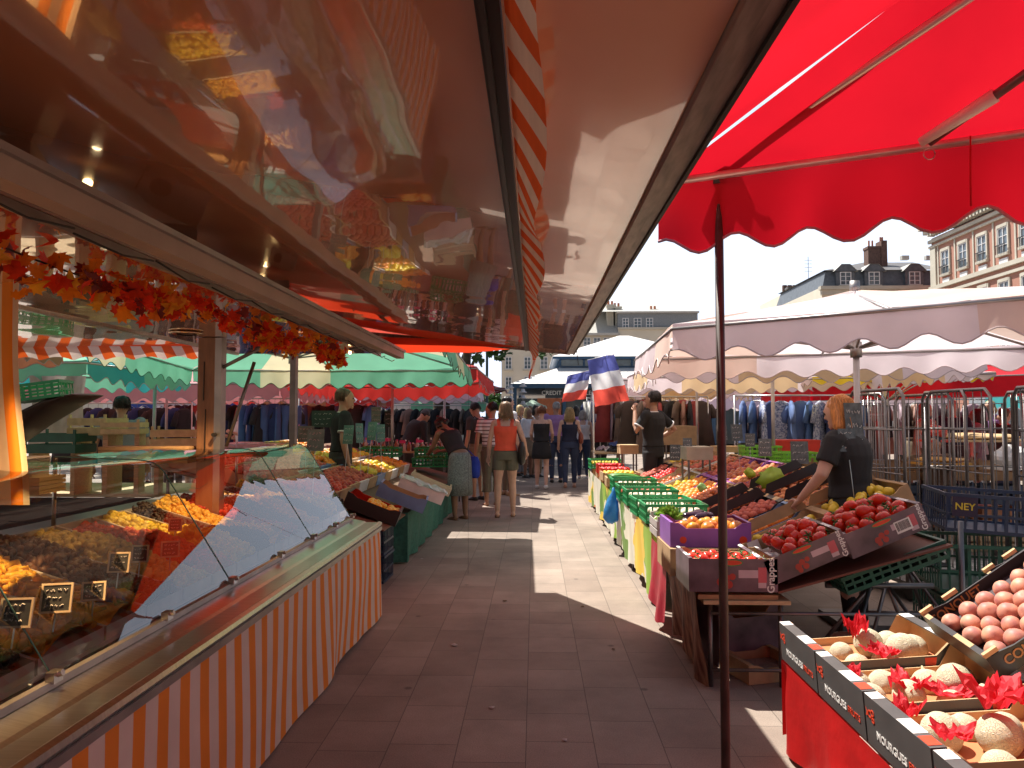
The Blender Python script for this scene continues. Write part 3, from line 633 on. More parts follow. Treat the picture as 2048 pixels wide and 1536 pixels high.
for k in range(900):
    y = rn.uniform(1.2, 4.95); dens = 0.5+0.5*math.sin(y*5.5+0.4)
    if rn.random() > 0.35+0.65*dens: continue
    s = rn.uniform(0.04, 0.08); c = gline(y) + Vector((rn.gauss(0, .028), rn.gauss(0, .02), rn.gauss(-0.012, .028)))
    M = Euler((rn.uniform(0, 6.3), rn.uniform(0, 6.3), rn.uniform(0, 6.3))).to_matrix()
    i0 = len(lv.v)
    for (a_, b2) in leafshape: lv.v.append(tuple(c + M @ Vector((a_*s, (b2-.4)*s, 0.5*s*abs(a_)+0.35*s*(b2-.4)**2))))
    mi = rn.choices((0, 1, 2, 3), (5, 4.5, 1.6, 1.8))[0]
    lv.v.append(tuple(c + M @ Vector((0, 0, 0)))); ci = len(lv.v)-1
    for e in range(len(leafshape)):
        lv.f.append((ci, i0+e, i0+(e+1) % len(leafshape))); lv.m.append(mi)
part('leaves', lv, lm, gar, True, world=True); part('cord', q, blackm, gar, world=True)

# ---------------------------------------------------------------- dried fruit in the counter
def lump(mb, c, r, rn, m=0, squash=0.7):
    M = Euler((rn.uniform(0, 6.3), rn.uniform(0, 6.3), rn.uniform(0, 6.3))).to_matrix()
    rr = (r*rn.uniform(.8, 1.3), r*rn.uniform(.6, 1.0), r*rn.uniform(.45, squash))
    i0 = len(mb.v); mb.ball(c, rr, 8, 6, m, M)
    for i in range(i0, len(mb.v)):
        p = Vector(mb.v[i]); nn = noise.noise(p*38+Vector((c[0]*99, 0, 0)))
        mb.v[i] = tuple(p + (p-Vector(c))*nn*0.5)
kinds = {
 'raisins': ((0.035, 0.014, 0.010), 0.011, 'dark raisins'), 'apricot': ((0.88, 0.32, 0.02), 0.020, 'orange dried apricots'),
 'mango': ((0.90, 0.40, 0.03), 0.024, 'bright orange mango strips'), 'prune': ((0.03, 0.015, 0.012), 0.018, 'black prunes'),
 'ginger': ((0.80, 0.42, 0.06), 0.020, 'golden candied ginger'), 'fig': ((0.40, 0.24, 0.10), 0.022, 'pale brown dried figs'),
 'cherry': ((0.50, 0.03, 0.015), 0.015, 'red candied cherries'), 'pineapple': ((0.90, 0.55, 0.05), 0.023, 'yellow candied pineapple'),
 'papaya': ((0.80, 0.12, 0.05), 0.018, 'red papaya cubes'), 'dates': ((0.13, 0.045, 0.018), 0.017, 'brown dates'), 'banana': ((0.80, 0.52, 0.14), 0.019, 'pale banana chips')}
seq = ['prune', 'apricot', 'mango', 'dates', 'banana', 'papaya', 'pineapple', 'raisins', 'ginger', 'cherry', 'dates', 'apricot', 'raisins', 'pineapple', 'prune']
where = ['at the very front of the glass counter', 'behind the front seam of the glass', 'in the third tray of the counter', 'behind the bright mango strips', 'in the middle of the counter', 'in the pinkish red row of the counter', 'beside the red row in the counter', 'near the brown post', 'in deep red behind the yellow row', 'under the sky reflection in the glass', 'beyond the pale chips', 'in the fourth tray from the far end', 'in the third tray from the far end', 'in the second tray from the far end', 'in the last tray of the counter']
y = 1.52
for k, kd in enumerate(seq):
    wd = [0.58, 0.34, 0.26, 0.28, .27, .27, .27, .24, .24, .24, .22, .22, .22, .22, .2][k]; ya, yb = y, y+wd; y = yb
    colr, r, lab = kinds[kd]
    t = thing('display_tray', 'white display tray of %s %s' % (lab, where[k]), 'tray', bed(0.35, (ya+yb)/2), 0, 'display trays in the glass counter')
    q = MB(); hh = 0.05
    def wall(s0, s1, y0_, y1_, up):
        q.poly([bed(s0, y0_, 0.002), bed(s1, y1_, 0.002), bed(s1, y1_, up), bed(s0, y0_, up)])
    for yy in (ya+0.004, yb-0.004):
        q.poly([bed(0.01, yy-0.003, .003), bed(0.74, yy-0.003, .003), bed(0.74, yy-0.003, hh+.03), bed(0.01, yy-0.003, hh)])
        q.poly([bed(0.01, yy+0.003, .003), bed(0.01, yy+0.003, hh), bed(0.74, yy+0.003, hh+.03), bed(0.74, yy+0.003, .003)])
        q.poly([bed(0.01, yy-0.003, hh), bed(0.74, yy-0.003, hh+.03), bed(0.74, yy+0.003, hh+.03), bed(0.01, yy+0.003, hh)])
    wall(0.01, 0.01, ya+.007, yb-.007, hh); wall(0.74, 0.74, ya+.007, yb-.007, hh+0.03)
    q.poly([bed(0.012, ya+.008, .004), bed(0.012, yb-.008, .004), bed(0.738, yb-.008, .004), bed(0.738, ya+.008, .004)])
    part('tray', q, mat('tray_plastic', (0.62, 0.52, 0.44), 0.4), t, world=True)
    rn = random.Random(100+k); pl = MB()
    nn = int(wd*0.72/(r*r)*0.75)
    for j in range(nn):
        s = rn.uniform(0.03, 0.72); yy = rn.uniform(ya+.02, yb-.02); e = (yy-ya)/wd
        hgt = 0.04 + 0.075*math.sin(PI*e)*(0.6+0.4*math.sin(s*9+k)) + rn.uniform(-.01, .01)
        if kd == 'mango':
            p = bed(s, yy, hgt); dr = Vector((rn.uniform(-1, 1), rn.uniform(-1, 1), rn.uniform(-.3, .5))).normalized()*0.035
            pl.tube([p-dr, p+Vector((0, 0, .008)), p+dr], [(.004, .011), (.006, .016), (.003, .009)], 6)
        else: lump(pl, bed(s, yy, hgt), r*1.15, rn)
    i0 = len(pl.v)
    pl.grid(lambda u, v: bed(lerp(0.02, .73, u), lerp(ya+.012, yb-.012, v), 0.022+0.07*math.sin(PI*v)*(0.6+0.4*math.sin(lerp(.02, .73, u)*9+k))), 16, 8)
    solo('dried_fruit', pl, mat('dried_'+kd, colr, 0.5, var=0.3, scale=35, bump=0.3, trans=0.12), 'heap of %s %s' % (lab, where[k]), 'dried fruit', 'heaps of dried fruit', True, kind='stuff')
# flat chalk price cards on stems
slate = mat('slate_card', (0.045, 0.047, 0.045), 0.6, var=0.3, scale=40); chalk = mat('chalk', (0.55, 0.53, 0.50), 0.9, var=0.2)
def scribble(mb, w_, h_, rn, rows=3, y=0.0, t=0.0016):
    for r_ in range(rows):
        x = -w_*0.38; z = h_*(0.3-0.6*r_/max(1, rows-1)) if rows > 1 else 0
        while x < w_*rn.uniform(.2, .4):
            pts = []; x2 = x
            for s_ in range(rn.randint(3, 6)):
                pts.append((x2, y, z+rn.uniform(-.5, .5)*h_*0.11)); x2 += w_*rn.uniform(.02, .05)
            mb.tube(pts, t, 4); x = x2+w_*0.05
def price_card(label, p, w_, h_, yaw, tilt, stick=0.09, frame_m=None, group=None, face=None, rows=3, seed=0, cat='price card'):
    t = thing('price_card', label, cat, p, (tilt, 0, yaw), group)
    q = MB(); q.box(-w_/2, w_/2, -0.0015, 0.0015, 0, h_); part('slate', q, face or slate, t)
    if frame_m:
        q = MB(); f_ = 0.006
        q.box(-w_/2-f_, w_/2+f_, -.003, .003, -f_, 0); q.box(-w_/2-f_, w_/2+f_, -.003, .003, h_, h_+f_); q.box(-w_/2-f_, -w_/2, -.003, .003, 0, h_); q.box(w_/2, w_/2+f_, -.003, .003, 0, h_); part('frame', q, frame_m, t)
    q = MB(); scribble(q, w_, h_, random.Random(seed), rows, -0.0032); 
    o = part('chalk_writing', q, chalk, t); o.location = (0, 0, h_/2)
    if stick: q = MB(); q.tube([(0, 0.004, -stick), (0, 0.004, h_*0.5)], 0.0025, 6); part('stem', q, steel, t)
    return t
fm = mat('card_frame', (0.62, 0.48, 0.30), 0.6)
for k, (px, py, Y, ww, hh, lab) in enumerate(((28, 1252, 2.05, .075, .07, 'leftmost chalk price card in the counter, at the edge of the view'), (110, 1222, 2.2, .075, .075, 'chalk price card with a cream frame above the orange apricots'), (186, 1198, 2.42, .06, .05, 'dim chalk price card standing in the dark raisins'), (236, 1142, 2.62, .062, .06, 'chalk price card with a pale frame beside the red fruit row'), (279, 1122, 2.85, .05, .055, 'narrow chalk price card right of the pale framed one'), (340, 1112, 3.05, .06, .055, 'chalk price card by the sky reflection in the counter'), (350, 1060, 3.5, .05, .05, 'small chalk card among the red candied cherries'))):
    p = P(px, py, Y=Y); price_card(lab, p, ww, hh, 0.15+0.1*(k % 3), -0.25, 0.06, fm, 'chalk price cards in the glass counter', seed=k)
# ---------------------------------------------------------------- crates and fruit
def tray_box(w, d, h, hl, t=0.006, fl=0.03, hb=None):
    """cardboard tray: full-height ends at +-x with a folded flange, notched sides at +-y; slots 0 outer 1 inner 2 liner"""
    q = MB(); x, y = w/2, d/2
    for s in (-1, 1):
        a, b_ = sorted((s*x, s*(x-t)))
        q.poly([(s*x, -y, 0), (s*x, y, 0), (s*x, y, h), (s*x, -y, h)][::s], 0)
        q.poly([(s*(x-t), -y+t, .004), (s*(x-t), y-t, .004), (s*(x-t), y-t, h), (s*(x-t), -y+t, h)][::-s], 1)
        fa, fb = sorted((s*x, s*(x-fl)))
        q.box(fa, fb, -y, y, h, h+0.004, 0)
        q.box(fa+0.001, fb-.001, y*0.72, y-0.001, h+.0041, h+.0049, 3); q.box(fa+0.001, fb-.001, -y*0.55, -y*0.05, h+.0041, h+.0049, 3)
        hs = hb if (hb and s > 0) else hl
        pr = [(-x, 0), (x, 0), (x, h), (x-0.05, h), (x-0.10, hs), (-x+0.10, hs), (-x+0.05, h), (-x, h)]
        q.poly([(a_, s*y, b2) for a_, b2 in pr][::-s], 0)
        q.poly([(a_*(1-t/x), s*(y-t), max(b2, .004)) for a_, b2 in pr][::s], 1)
        for k in range(2, 8):
            p0, p1 = pr[k], pr[(k+1) % 8]
            if k == 7: break
            q.poly([(p0[0], s*y, p0[1]), (p1[0], s*y, p1[1]), (p1[0]*(1-t/x), s*(y-t), p1[1]), (p0[0]*(1-t/x), s*(y-t), p0[1])], 1)
    q.quad((-x, -y, 0), (-x, y, 0), (x, y, 0), (x, -y, 0), 0); q.quad((-x+t, -y+t, .005), (x-t, -y+t, .005), (x-t, y-t, .005), (-x+t, y-t, .005), 1)
    q.quad((-x+t, -y+t, hl*.42), (x-t, -y+t, hl*.42), (x-t, y-t, hl*.42), (-x+t, y-t, hl*.42), 2)
    return q
def slat_crate(w, d, h, t=0.006, rows=2):
    q = MB(); x, y = w/2, d/2; sh = h/rows*0.78
    for r_ in range(rows):
        z = r_*h/rows+0.004
        q.box(-x, x, -y, -y+t, z, z+sh); q.box(-x, x, y-t, y, z, z+sh); q.box(-x, -x+t, -y+t+.001, y-t-.001, z, z+sh); q.box(x-t, x, -y+t+.001, y-t-.001, z, z+sh)
    for sx in (-1, 1):
        for sy in (-1, 1):
            cx, cy = sx*(x-0.018), sy*(y-0.018); q.box(cx-.010, cx+.010, cy-.010, cy+.010, 0, h+0.02)
    for k in range(4): q.box(-x+t, x-t, -y+t+k*(d-t)/4, -y+t+k*(d-t)/4+(d-t)/4*0.85, -.001, .004)
    return q
def plastic_crate(w, d, h, t=0.008):
    q = MB(); x, y = w/2, d/2
    for z0, z1, e in ((0, .022, 0), (h*.42, h*.42+.016, 0), (h-.022, h, .008)):
        q.box(-x-e, x+e, -y-e, -y+t, z0, z1); q.box(-x-e, x+e, y-t, y+e, z0, z1); q.box(-x-e, -x+t, -y+t+.0005, y-t-.0005, z0, z1); q.box(x-t, x+e, -y+t+.0005, y-t-.0005, z0, z1)
    nx, ny = max(4, round(w/.055)), max(3, round(d/.055))
    for k in range(nx+1):
        cx = -x+k*w/nx; bw = .012 if k % 3 else .02
        for s in (-1, 1): q.box(max(-x, cx-bw/2), min(x, cx+bw/2), s*y-(t-.001 if s > 0 else -.001), s*y-(.001 if s > 0 else -t+.001), .022, h-.022)
    for k in range(ny+1):
        cy = -y+k*d/ny
        for s in (-1, 1): q.box(s*x-(t-.001 if s > 0 else -.001), s*x-(.001 if s > 0 else -t+.001), max(-y+t, cy-.007), min(y-t, cy+.007), .022, h-.022)
    for k in range(nx): q.box(-x+t+k*(w-2*t)/nx, -x+t+(k+.7)*(w-2*t)/nx, -y+t+.0006, y-t-.0006, .003, .009)
    q.quad((-x+t, -y+t, .0095), (x-t, -y+t, .0095), (x-t, y-t, .0095), (-x+t, y-t, .0095))
    return q
def plastic(name, c): return mat('plastic_'+name, c, 0.38, var=0.12, scale=10)
gcr = plastic('green', (0.015, 0.26, 0.085)); bcr = plastic('navy', (0.02, 0.04, 0.085)); dgcr = plastic('dark_green', (0.01, 0.10, 0.06)); lgcr = plastic('lime', (0.18, 0.48, 0.04))
liner = mat('crumpled_liner', (0.30, 0.24, 0.20), 0.8, bump=0.8, bscale=30); dliner = mat('dark_liner', (0.05, 0.03, 0.035), 0.7)
def printed(name, c, **k): return mat('print_'+name, c, 0.38, var=k.pop('var', 0.15), scale=6, **k)
pblack = printed('black', (0.022, 0.018, 0.02)); pplum = printed('plum', (0.13, 0.085, 0.105), var=0.5); pgrey = printed('charcoal', (0.085, 0.08, 0.078))
ppurple = printed('purple', (0.26, 0.10, 0.40)); pviol = printed('magenta', (0.28, 0.05, 0.24)); pblue = printed('sky_blue', (0.14, 0.26, 0.48)); pwhite = printed('white', (0.70, 0.68, 0.66)); pyel = printed('yellow', (0.55, 0.55, 0.02)); pred = printed('red', (0.6, 0.04, 0.02))
cardlight = mat('pale_cardboard', (0.56, 0.38, 0.20), 0.85, var=0.1, scale=14)
ink_w = mat('white_ink', (0.75, 0.73, 0.70), 0.5, var=0.03); ink_r = mat('red_ink', (0.70, 0.06, 0.02), 0.5, var=0.05); ink_o = mat('copper_ink', (0.42, 0.20, 0.07), 0.5, var=0.1); ink_d = mat('dark_ink', (0.02, 0.015, 0.02), 0.5); ink_g = mat('green_ink', (0.05, 0.25, 0.08), 0.5)
BOX = {}
def box_me(key, mb, mats):
    if key not in BOX: BOX[key] = mb().mesh(key, mats)
    return BOX[key]
def crate(key, mb, mats, label, cat, pos, rot, group=None, name=None):
    o = bpy.data.objects.new(name or cat.replace(' ', '_'), box_me(key, mb, mats)); COL.objects.link(o)
    o.location = pos; o.rotation_euler = rot
    tag(o, label, cat, group); return o
def mw(o):
    return Matrix.LocRotScale(o.location, o.rotation_euler, o.scale)

def fmesh(name, m, r, sq=1.0, wob=0.03, crease=0.0, n=14, k=9, bumps=0, dim=0.12):
    q = MB(); q.ball((0, 0, 0), (r, r, r*sq), n, k)
    for i, v in enumerate(q.v):
        p = Vector(v); a = math.atan2(p.y, p.x); h = p.z/(r*sq); s = 1 + wob*noise.noise(p*(2.2/r))
        if crease: s -= crease*math.exp(-(a/0.28)**2)*(1-abs(h)**3)
        if bumps: s += (0.035 if bumps < 8 else 0.016)*math.cos(a*bumps)*(1-abs(h))
        p *= s; p.z *= 1 - dim*math.exp(-((p.x**2+p.y**2)/(r*.35)**2))
        q.v[i] = tuple(p)
    return q.mesh(name, m, True)
peachm = mat('peach_skin', (0.50, 0.10, 0.05), 0.6, scale=22, var=0.4, col2=(0.72, 0.28, 0.07)); nectm = mat('nectarine_skin', (0.40, 0.035, 0.02), 0.3, scale=20, var=0.4, col2=(0.70, 0.20, 0.04)); redpeach = mat('rosy_peach_skin', (0.45, 0.05, 0.05), 0.62, scale=18, var=0.4, col2=(0.62, 0.15, 0.08))
plumm = mat('plum_peach_skin', (0.50, 0.17, 0.17), 0.55, scale=16, var=0.25, col2=(0.76, 0.36, 0.22)); tomm = mat('tomato_skin', (0.66, 0.030, 0.008), 0.2, var=0.2, scale=10, coat=0.15); orm = mat('orange_peel', (0.80, 0.26, 0.02), 0.42, var=0.1, bump=0.2, bscale=300); lemm = mat('lemon_peel', (0.78, 0.55, 0.04), 0.4, var=0.1, bump=0.15, bscale=250)
applem = mat('mango_skin', (0.62, 0.07, 0.02), 0.3, scale=10, var=0.3, col2=(0.80, 0.38, 0.04)); onionm = mat('white_onion', (0.70, 0.62, 0.48), 0.4, var=0.1); aubm = mat('aubergine_skin', (0.03, 0.008, 0.03), 0.15); cucm = mat('cucumber_skin', (0.05, 0.20, 0.02), 0.4, scale=25, var=0.3); strm = mat('strawberry_skin', (0.62, 0.02, 0.02), 0.35)
stemg = mat('green_stem', (0.06, 0.14, 0.02), 0.6)
# netted melon rind
mm = mat('melon_rind', (0.62, 0.54, 0.36), 0.75, var=0.12, scale=14); _n = mm.node_tree; _b = _n.nodes['Principled BSDF']
_tc = _n.nodes.new('ShaderNodeTexCoord'); _v = _n.nodes.new('ShaderNodeTexVoronoi'); _v.feature = 'DISTANCE_TO_EDGE'; _v.inputs['Scale'].default_value = 95
_nz = _n.nodes.new('ShaderNodeTexNoise'); _nz.inputs['Scale'].default_value = 30; _mx = _n.nodes.new('ShaderNodeMixRGB'); _mx.inputs[0].default_value = 0.035
_n.links.new(_tc.outputs['Object'], _nz.inputs[0]); _n.links.new(_tc.outputs['Object'], _mx.inputs[1]); _n.links.new(_nz.outputs['Color'], _mx.inputs[2]); _n.links.new(_mx.outputs[0], _v.inputs['Vector'])
_r = _n.nodes.new('ShaderNodeMapRange'); _r.inputs[1].default_value = 0.0; _r.inputs[2].default_value = 0.09; _r.inputs[3].default_value = 1; _r.inputs[4].default_value = 0; _n.links.new(_v.outputs['Distance'], _r.inputs[0])
_bp = _n.nodes.new('ShaderNodeBump'); _bp.inputs['Strength'].default_value = 0.8; _bp.inputs['Distance'].default_value = 0.003; _n.links.new(_r.outputs[0], _bp.inputs['Height']); _n.links.new(_bp.outputs[0], _b.inputs['Normal'])
_m2 = _n.nodes.new('ShaderNodeMixRGB'); _m2.inputs[2].default_value = (0.74, 0.69, 0.55, 1); _n.links.new(_b.inputs['Base Color'].links[0].from_socket, _m2.inputs[1]); _n.links.new(_r.outputs[0], _m2.inputs[0]); _n.links.new(_m2.outputs[0], _b.inputs['Base Color'])
FR = {'peach': (fmesh('peach_fruit', peachm, .036, .95, crease=.10), .036, 'peach'), 'rosy': (fmesh('rosy_fruit', redpeach, .036, .93, crease=.10), .036, 'peach'), 'nect': (fmesh('nectarine_fruit', nectm, .034, .95, crease=.08), .034, 'nectarine'),
 'plum': (fmesh('plum_peach', plumm, .036, .97, crease=.07, n=20, k=12), .036, 'nectarine'), 'tom': (fmesh('tomato_fruit', tomm, .036, .84, bumps=5, n=20, k=12, dim=.2), .036, 'tomato'), 'orange': (fmesh('orange_fruit', orm, .037, .98), .037, 'orange'),
 'lemon': (fmesh('lemon_fruit', lemm, .028, 1.25, n=10), .028, 'lemon'), 'mango': (fmesh('mango_fruit', applem, .045, .85, wob=.1, n=18, k=12), .045, 'mango'), 'onion': (fmesh('onion_fruit', onionm, .036, .85), .036, 'onion'), 'melon': (fmesh('melon_fruit', mm, .072, .96, wob=.018, bumps=10, n=40, k=24, dim=.02), .072, 'melon'),
 'straw': (fmesh('strawberry_fruit', strm, .018, 1.2, n=8, k=6), .018, 'strawberry')}
q = MB()
for k in range(5):
    a = k*2*PI/5; q.tube([(0, 0, 0.024), (.012*math.cos(a), .012*math.sin(a), .028), (.026*math.cos(a), .026*math.sin(a), .024)], [.003, .004, .0008], 5)
q.tube([(0, 0, .024), (.004, .002, .045)], .0022, 5)
calyx = q.mesh('calyx', stemg, True)
q = MB(); q.lathe([(.013, .060), (.010, .070), (.005, .074), (.004, .084)], 8); melstem = q.mesh('melon_stem', mat('dry_stem', (0.62, 0.56, 0.32), 0.8), True)
MANY = {'peach': []}
def fruit(kind, M, p, label, group, s=1.0, rn=RND, upright=0.35):
    me, r, cat = FR[kind]
    if cat in MANY:
        MANY[cat].append((kind, M @ Vector(p), (rn.uniform(-.9, .9), rn.uniform(-.9, .9), rn.uniform(0, 6.3)), s, label, group)); return
    o = bpy.data.objects.new(cat, me); COL.objects.link(o)
    o.location = M @ Vector(p); o.rotation_euler = (rn.uniform(-upright, upright)*3, rn.uniform(-upright, upright)*3, rn.uniform(0, 6.3)) if upright > .3 else (rn.uniform(-upright, upright), rn.uniform(-upright, upright), rn.uniform(0, 6.3))
    o.scale = (s,)*3; tag(o, label, cat, group)
    if kind == 'tom': part('calyx', calyx, None, o)
    if kind == 'melon' and o.rotation_euler[0]**2+o.rotation_euler[1]**2 < .5: part('stem', melstem, None, o)
    return o
def fill(kind, bx, w, d, h, label, group, x0=-1, x1=1, y0=-1, y1=1, heap=0.0, s=1.0, miss=0.0, seed=0, upright=0.4, cap=99):
    """one loose layer of fruit near the rim of a crate"""
    rn = random.Random(seed); r = FR[kind][1]*s; M = mw(bx); st = 2*r*1.01; nx = int((w-.02)/st); rowd = st*.88; ny = int((d-.02-st)/rowd)+1; c = 0
    for j in range(ny):
        off = (j % 2)*st/2
        for i in range(nx):
            x = -w/2+.01+r+i*st+off + (w-.02-nx*st)*0.3; y = -d/2+.01+r+j*rowd
            if x > w/2-.008-r*.9: continue
            ex, ey = 2*x/w, 2*y/d
            if not (x0 <= ex <= x1 and y0 <= ey <= y1) or rn.random() < miss: continue
            z = h-r*.75 + heap*(1-max(abs(ex), abs(ey))**2) + rn.uniform(-.004, .004)
            fruit(kind, M, (x+rn.uniform(-.003, .003), y+rn.uniform(-.003, .003), z), label, group, s*rn.uniform(.92, 1.05), rn, upright); c += 1
            if c >= cap: return

# ================= near right stand: melons, sunlit
MG = 'open melon boxes along the aisle edge'
W_, D_, H_ = 0.56, 0.405, 0.155
tilt = -0.075
stand = thing('trestle_table', 'low trestle stand covered in red cloth under the melon boxes at the lower right', 'table', (1.4, 2.3, 0))
q = MB(); q.box(1.12, 2.6, 1.2, 3.30, 0.355, 0.375); q.v = [(x, y, z+(x-1.12)*0.075) for x, y, z in q.v]; part('table_top', q, wood, stand, world=True)
for (x, y) in ((1.2, 3.2), (1.2, 1.4), (2.5, 3.2), (2.5, 1.4)):
    q = MB(); q.tube([(x, y, 0), (x, y, .38)], .015, 8); part('leg', q, darksteel, stand, True, world=True)
def clothf(u, v):
    y = lerp(3.34, 1.15, u); z = lerp(.385, .03, v); f = math.sin(y*14+v)*.5+math.sin(y*7.3+1)*.6+math.sin(y*23+v*3)*.25
    return Vector((1.085-.02*f*v-.01*v+(.12*v if u < .03 else 0), y+.02*math.sin(v*6)*v, z+.02*math.sin(y*5)*v))
q = MB(); q.grid(clothf, 160, 14); q.grid(lambda u, v: Vector((lerp(1.085, 1.8, u), 3.345+.015*math.sin(u*20)*v, lerp(.385, .06, v))), 40, 8)
solo('cloth', q, mat('red_plastic_cloth', (0.50, 0.012, 0.012), 0.38, var=0.15, scale=4, trans=0.15, bump=0.3, bscale=9), 'wrinkled red plastic cloth hanging below the melon boxes', 'cloth', smooth=True)
tissue = mat('red_tissue', (0.72, 0.03, 0.05), 0.55, trans=0.45, var=0.15, scale=8)
def crumple(label, p, s, seed, ht=1.0, nm='tissue_paper'):
    rn = random.Random(seed); q = MB(); o3 = Vector((seed*3.1, 0, 0))
    def fn(u, v):
        a = u*2*PI; rr = v*s*(1+.14*math.sin(a*3+seed)+.05*math.sin(a*9+seed*2))
        nn = noise.noise(Vector((math.cos(a)*v*2.5, math.sin(a)*v*2.5, 0))+o3); n2 = noise.noise(Vector((math.cos(a)*v*5, math.sin(a)*v*5, 3))+o3)
        return Vector((rr*math.cos(a)*(.75+.3*nn), rr*math.sin(a)*(.75+.3*n2), ht*s*(v*.55*(.5+.4*math.sin(a*3+seed))+nn*.55+n2*.3+.08*noise.noise(Vector((a*3, v*12, seed))))))
    q.grid(fn, 44, 9)
    return solo(nm, q, tissue, label, 'tissue paper', 'sheets of red tissue paper in the melon boxes', False, loc=p)
def melon_logo(parent, px_, yoff, z, s):
    """red emblem: two rings and a forked tail, printed on the end face at -x"""
    q = MB()
    for (cy, cz, r) in ((-.35, .25, .34), (.30, -.05, .42), (-.42, -.55, .26)):
        pts = [(px_, yoff+s*(cy+r*math.cos(a*PI/8)), z+s*(cz+r*.9*math.sin(a*PI/8))) for a in range(17)]
        q.tube(pts, [(.0008, s*.11)]*17, 6, ref=(1, 0, 0))
    q.poly([(px_-.0009, yoff+s*.6, z+s*.1), (px_-.0009, yoff+s*1.3, z+s*.55), (px_-.0009, yoff+s*1.05, z), (px_-.0009, yoff+s*1.3, z-s*.5), (px_-.0009, yoff+s*.6, z-s*.25)])
    part('printed_emblem', q, ink_r, parent)
names = ['farthest of the black melon boxes, with a tall tuft of red tissue', 'second black melon box from the far end, beyond a whole melon pair', 'third black melon box, crossed by the thin shadow of the pole', 'melon box at the bottom edge of the picture', 'hidden nearest melon box']
for k in range(4):
    yc = 3.115-k*0.417; xc = 1.08+W_/2
    bx = crate('melon_box', lambda: tray_box(W_, D_, H_, .112, fl=.045, hb=.078), [pgrey, cardlight, mat('orange_liner', (0.55, 0.20, 0.08), .8), ink_w], names[k], 'fruit box', (xc, yc, .398+(xc-1.08)*.075), (0, tilt, 0.0), MG)
    M = frame((-W_/2-.0012, -0.02, .062), (0, -1, 0), (0, 0, 1))
    text('MOURGUES', .036, ink_w, bx, frame((-W_/2-.0012, .035, .052), (0, -1, 0), (0, 0, 1)), bold=True)
    text('FRUITS', .032, ink_r, bx, frame((-W_/2-.0012, -.12, .052), (0, -1, 0), (0, 0, 1)))
    melon_logo(bx, -W_/2-.0012, .160, .105, .028)
    q = MB(); q.quad((-W_/2+.002, -.19, H_+.0055), (-W_/2+.04, -.19, H_+.0055), (-W_/2+.04, -.13, H_+.0055), (-W_/2+.002, -.13, H_+.0055)); part('printed_patch', q, ink_r, bx)
    q = MB(); q.quad((W_/2-.12, -D_/2-.001, .02), (W_/2-.10, -D_/2-.001, .106), (W_/2-.145, -D_/2-.001, .106), (W_/2-.15, -D_/2-.001, .02)); part('printed_patch', q, ink_r, bx)
    rn = random.Random(40+k); Mx = mw(bx)
    spots = {0: [(-.19, .06, .0, .8), (.02, .02, .055, 1.02), (.12, -.06, .045, 1.12), (.13, .09, .01, 1), (.03, -.09, 0, .85), (-.08, -.10, -.01, .9), (-.20, -.11, -.01, .8), (-.08, .05, -.005, .85), (.20, .02, .01, 1.)],
             1: [(-.18, -.02, .0, .95), (-.06, -.05, .015, 1.0), (.06, .06, .01, .95), (.12, -.01, .05, 1.05), (.20, -.08, .0, .9), (.05, -.11, 0, .85), (-.08, .10, 0, .95), (-.17, .11, 0, .9), (.2, .1, 0, .9)],
             2: [(-.13, .03, .04, 1.08), (.01, -.02, .045, 1.12), (.13, -.06, .02, 1.05), (-.2, -.1, 0, .95), (.2, .06, .02, 1), (-.05, -.12, -.01, .9), (.1, .1, 0, .9), (-.02, .11, 0, .9)],
             3: [(-.18, .05, .02, 1), (-.05, .02, .03, 1.1), (.09, .04, .03, 1.1), (.2, -.02, .02, 1), (-.1, -.1, .0, 1), (.05, -.1, 0, 1)]}[k]
    for (x, y, z, s) in spots:
        fruit('melon', Mx, (x, y, .060+z*.8), 'netted cream melon in the %s' % ['farthest black melon box', 'second melon box from the far end', 'third melon box, shaded by the pole', 'melon box at the bottom edge'][k], 'melons in the boxes', s*.78, rn, .5)
for (px, py, Y, s, h_, lab) in ((1712, 1262, 3.10, .062, 1.9, 'tall crumpled tuft of red tissue paper at the back of the farthest melon box'), (1762, 1305, 2.98, .085, .5, 'flat red tissue paper between the melons of the farthest box'), (1700, 1345, 2.80, .05, 1, 'small corner of red tissue at the left end of the second melon box'), (1812, 1372, 2.66, .08, .8, 'pink red tissue among the melons of the second box'), (1900, 1385, 2.6, .10, .4, 'red tissue lying at the right of the second melon box'), (1812, 1425, 2.40, .06, 1.1, 'pointed red tissue at the left end of the third melon box'), (1995, 1395, 2.30, .12, .8, 'large bright sheet of red tissue paper at the right of the third melon box'), (1905, 1470, 2.15, .07, .6, 'red tissue between the cut melon and the whole ones')):
    crumple(lab, P(px, py, Y=Y), s, px % 17, h_)
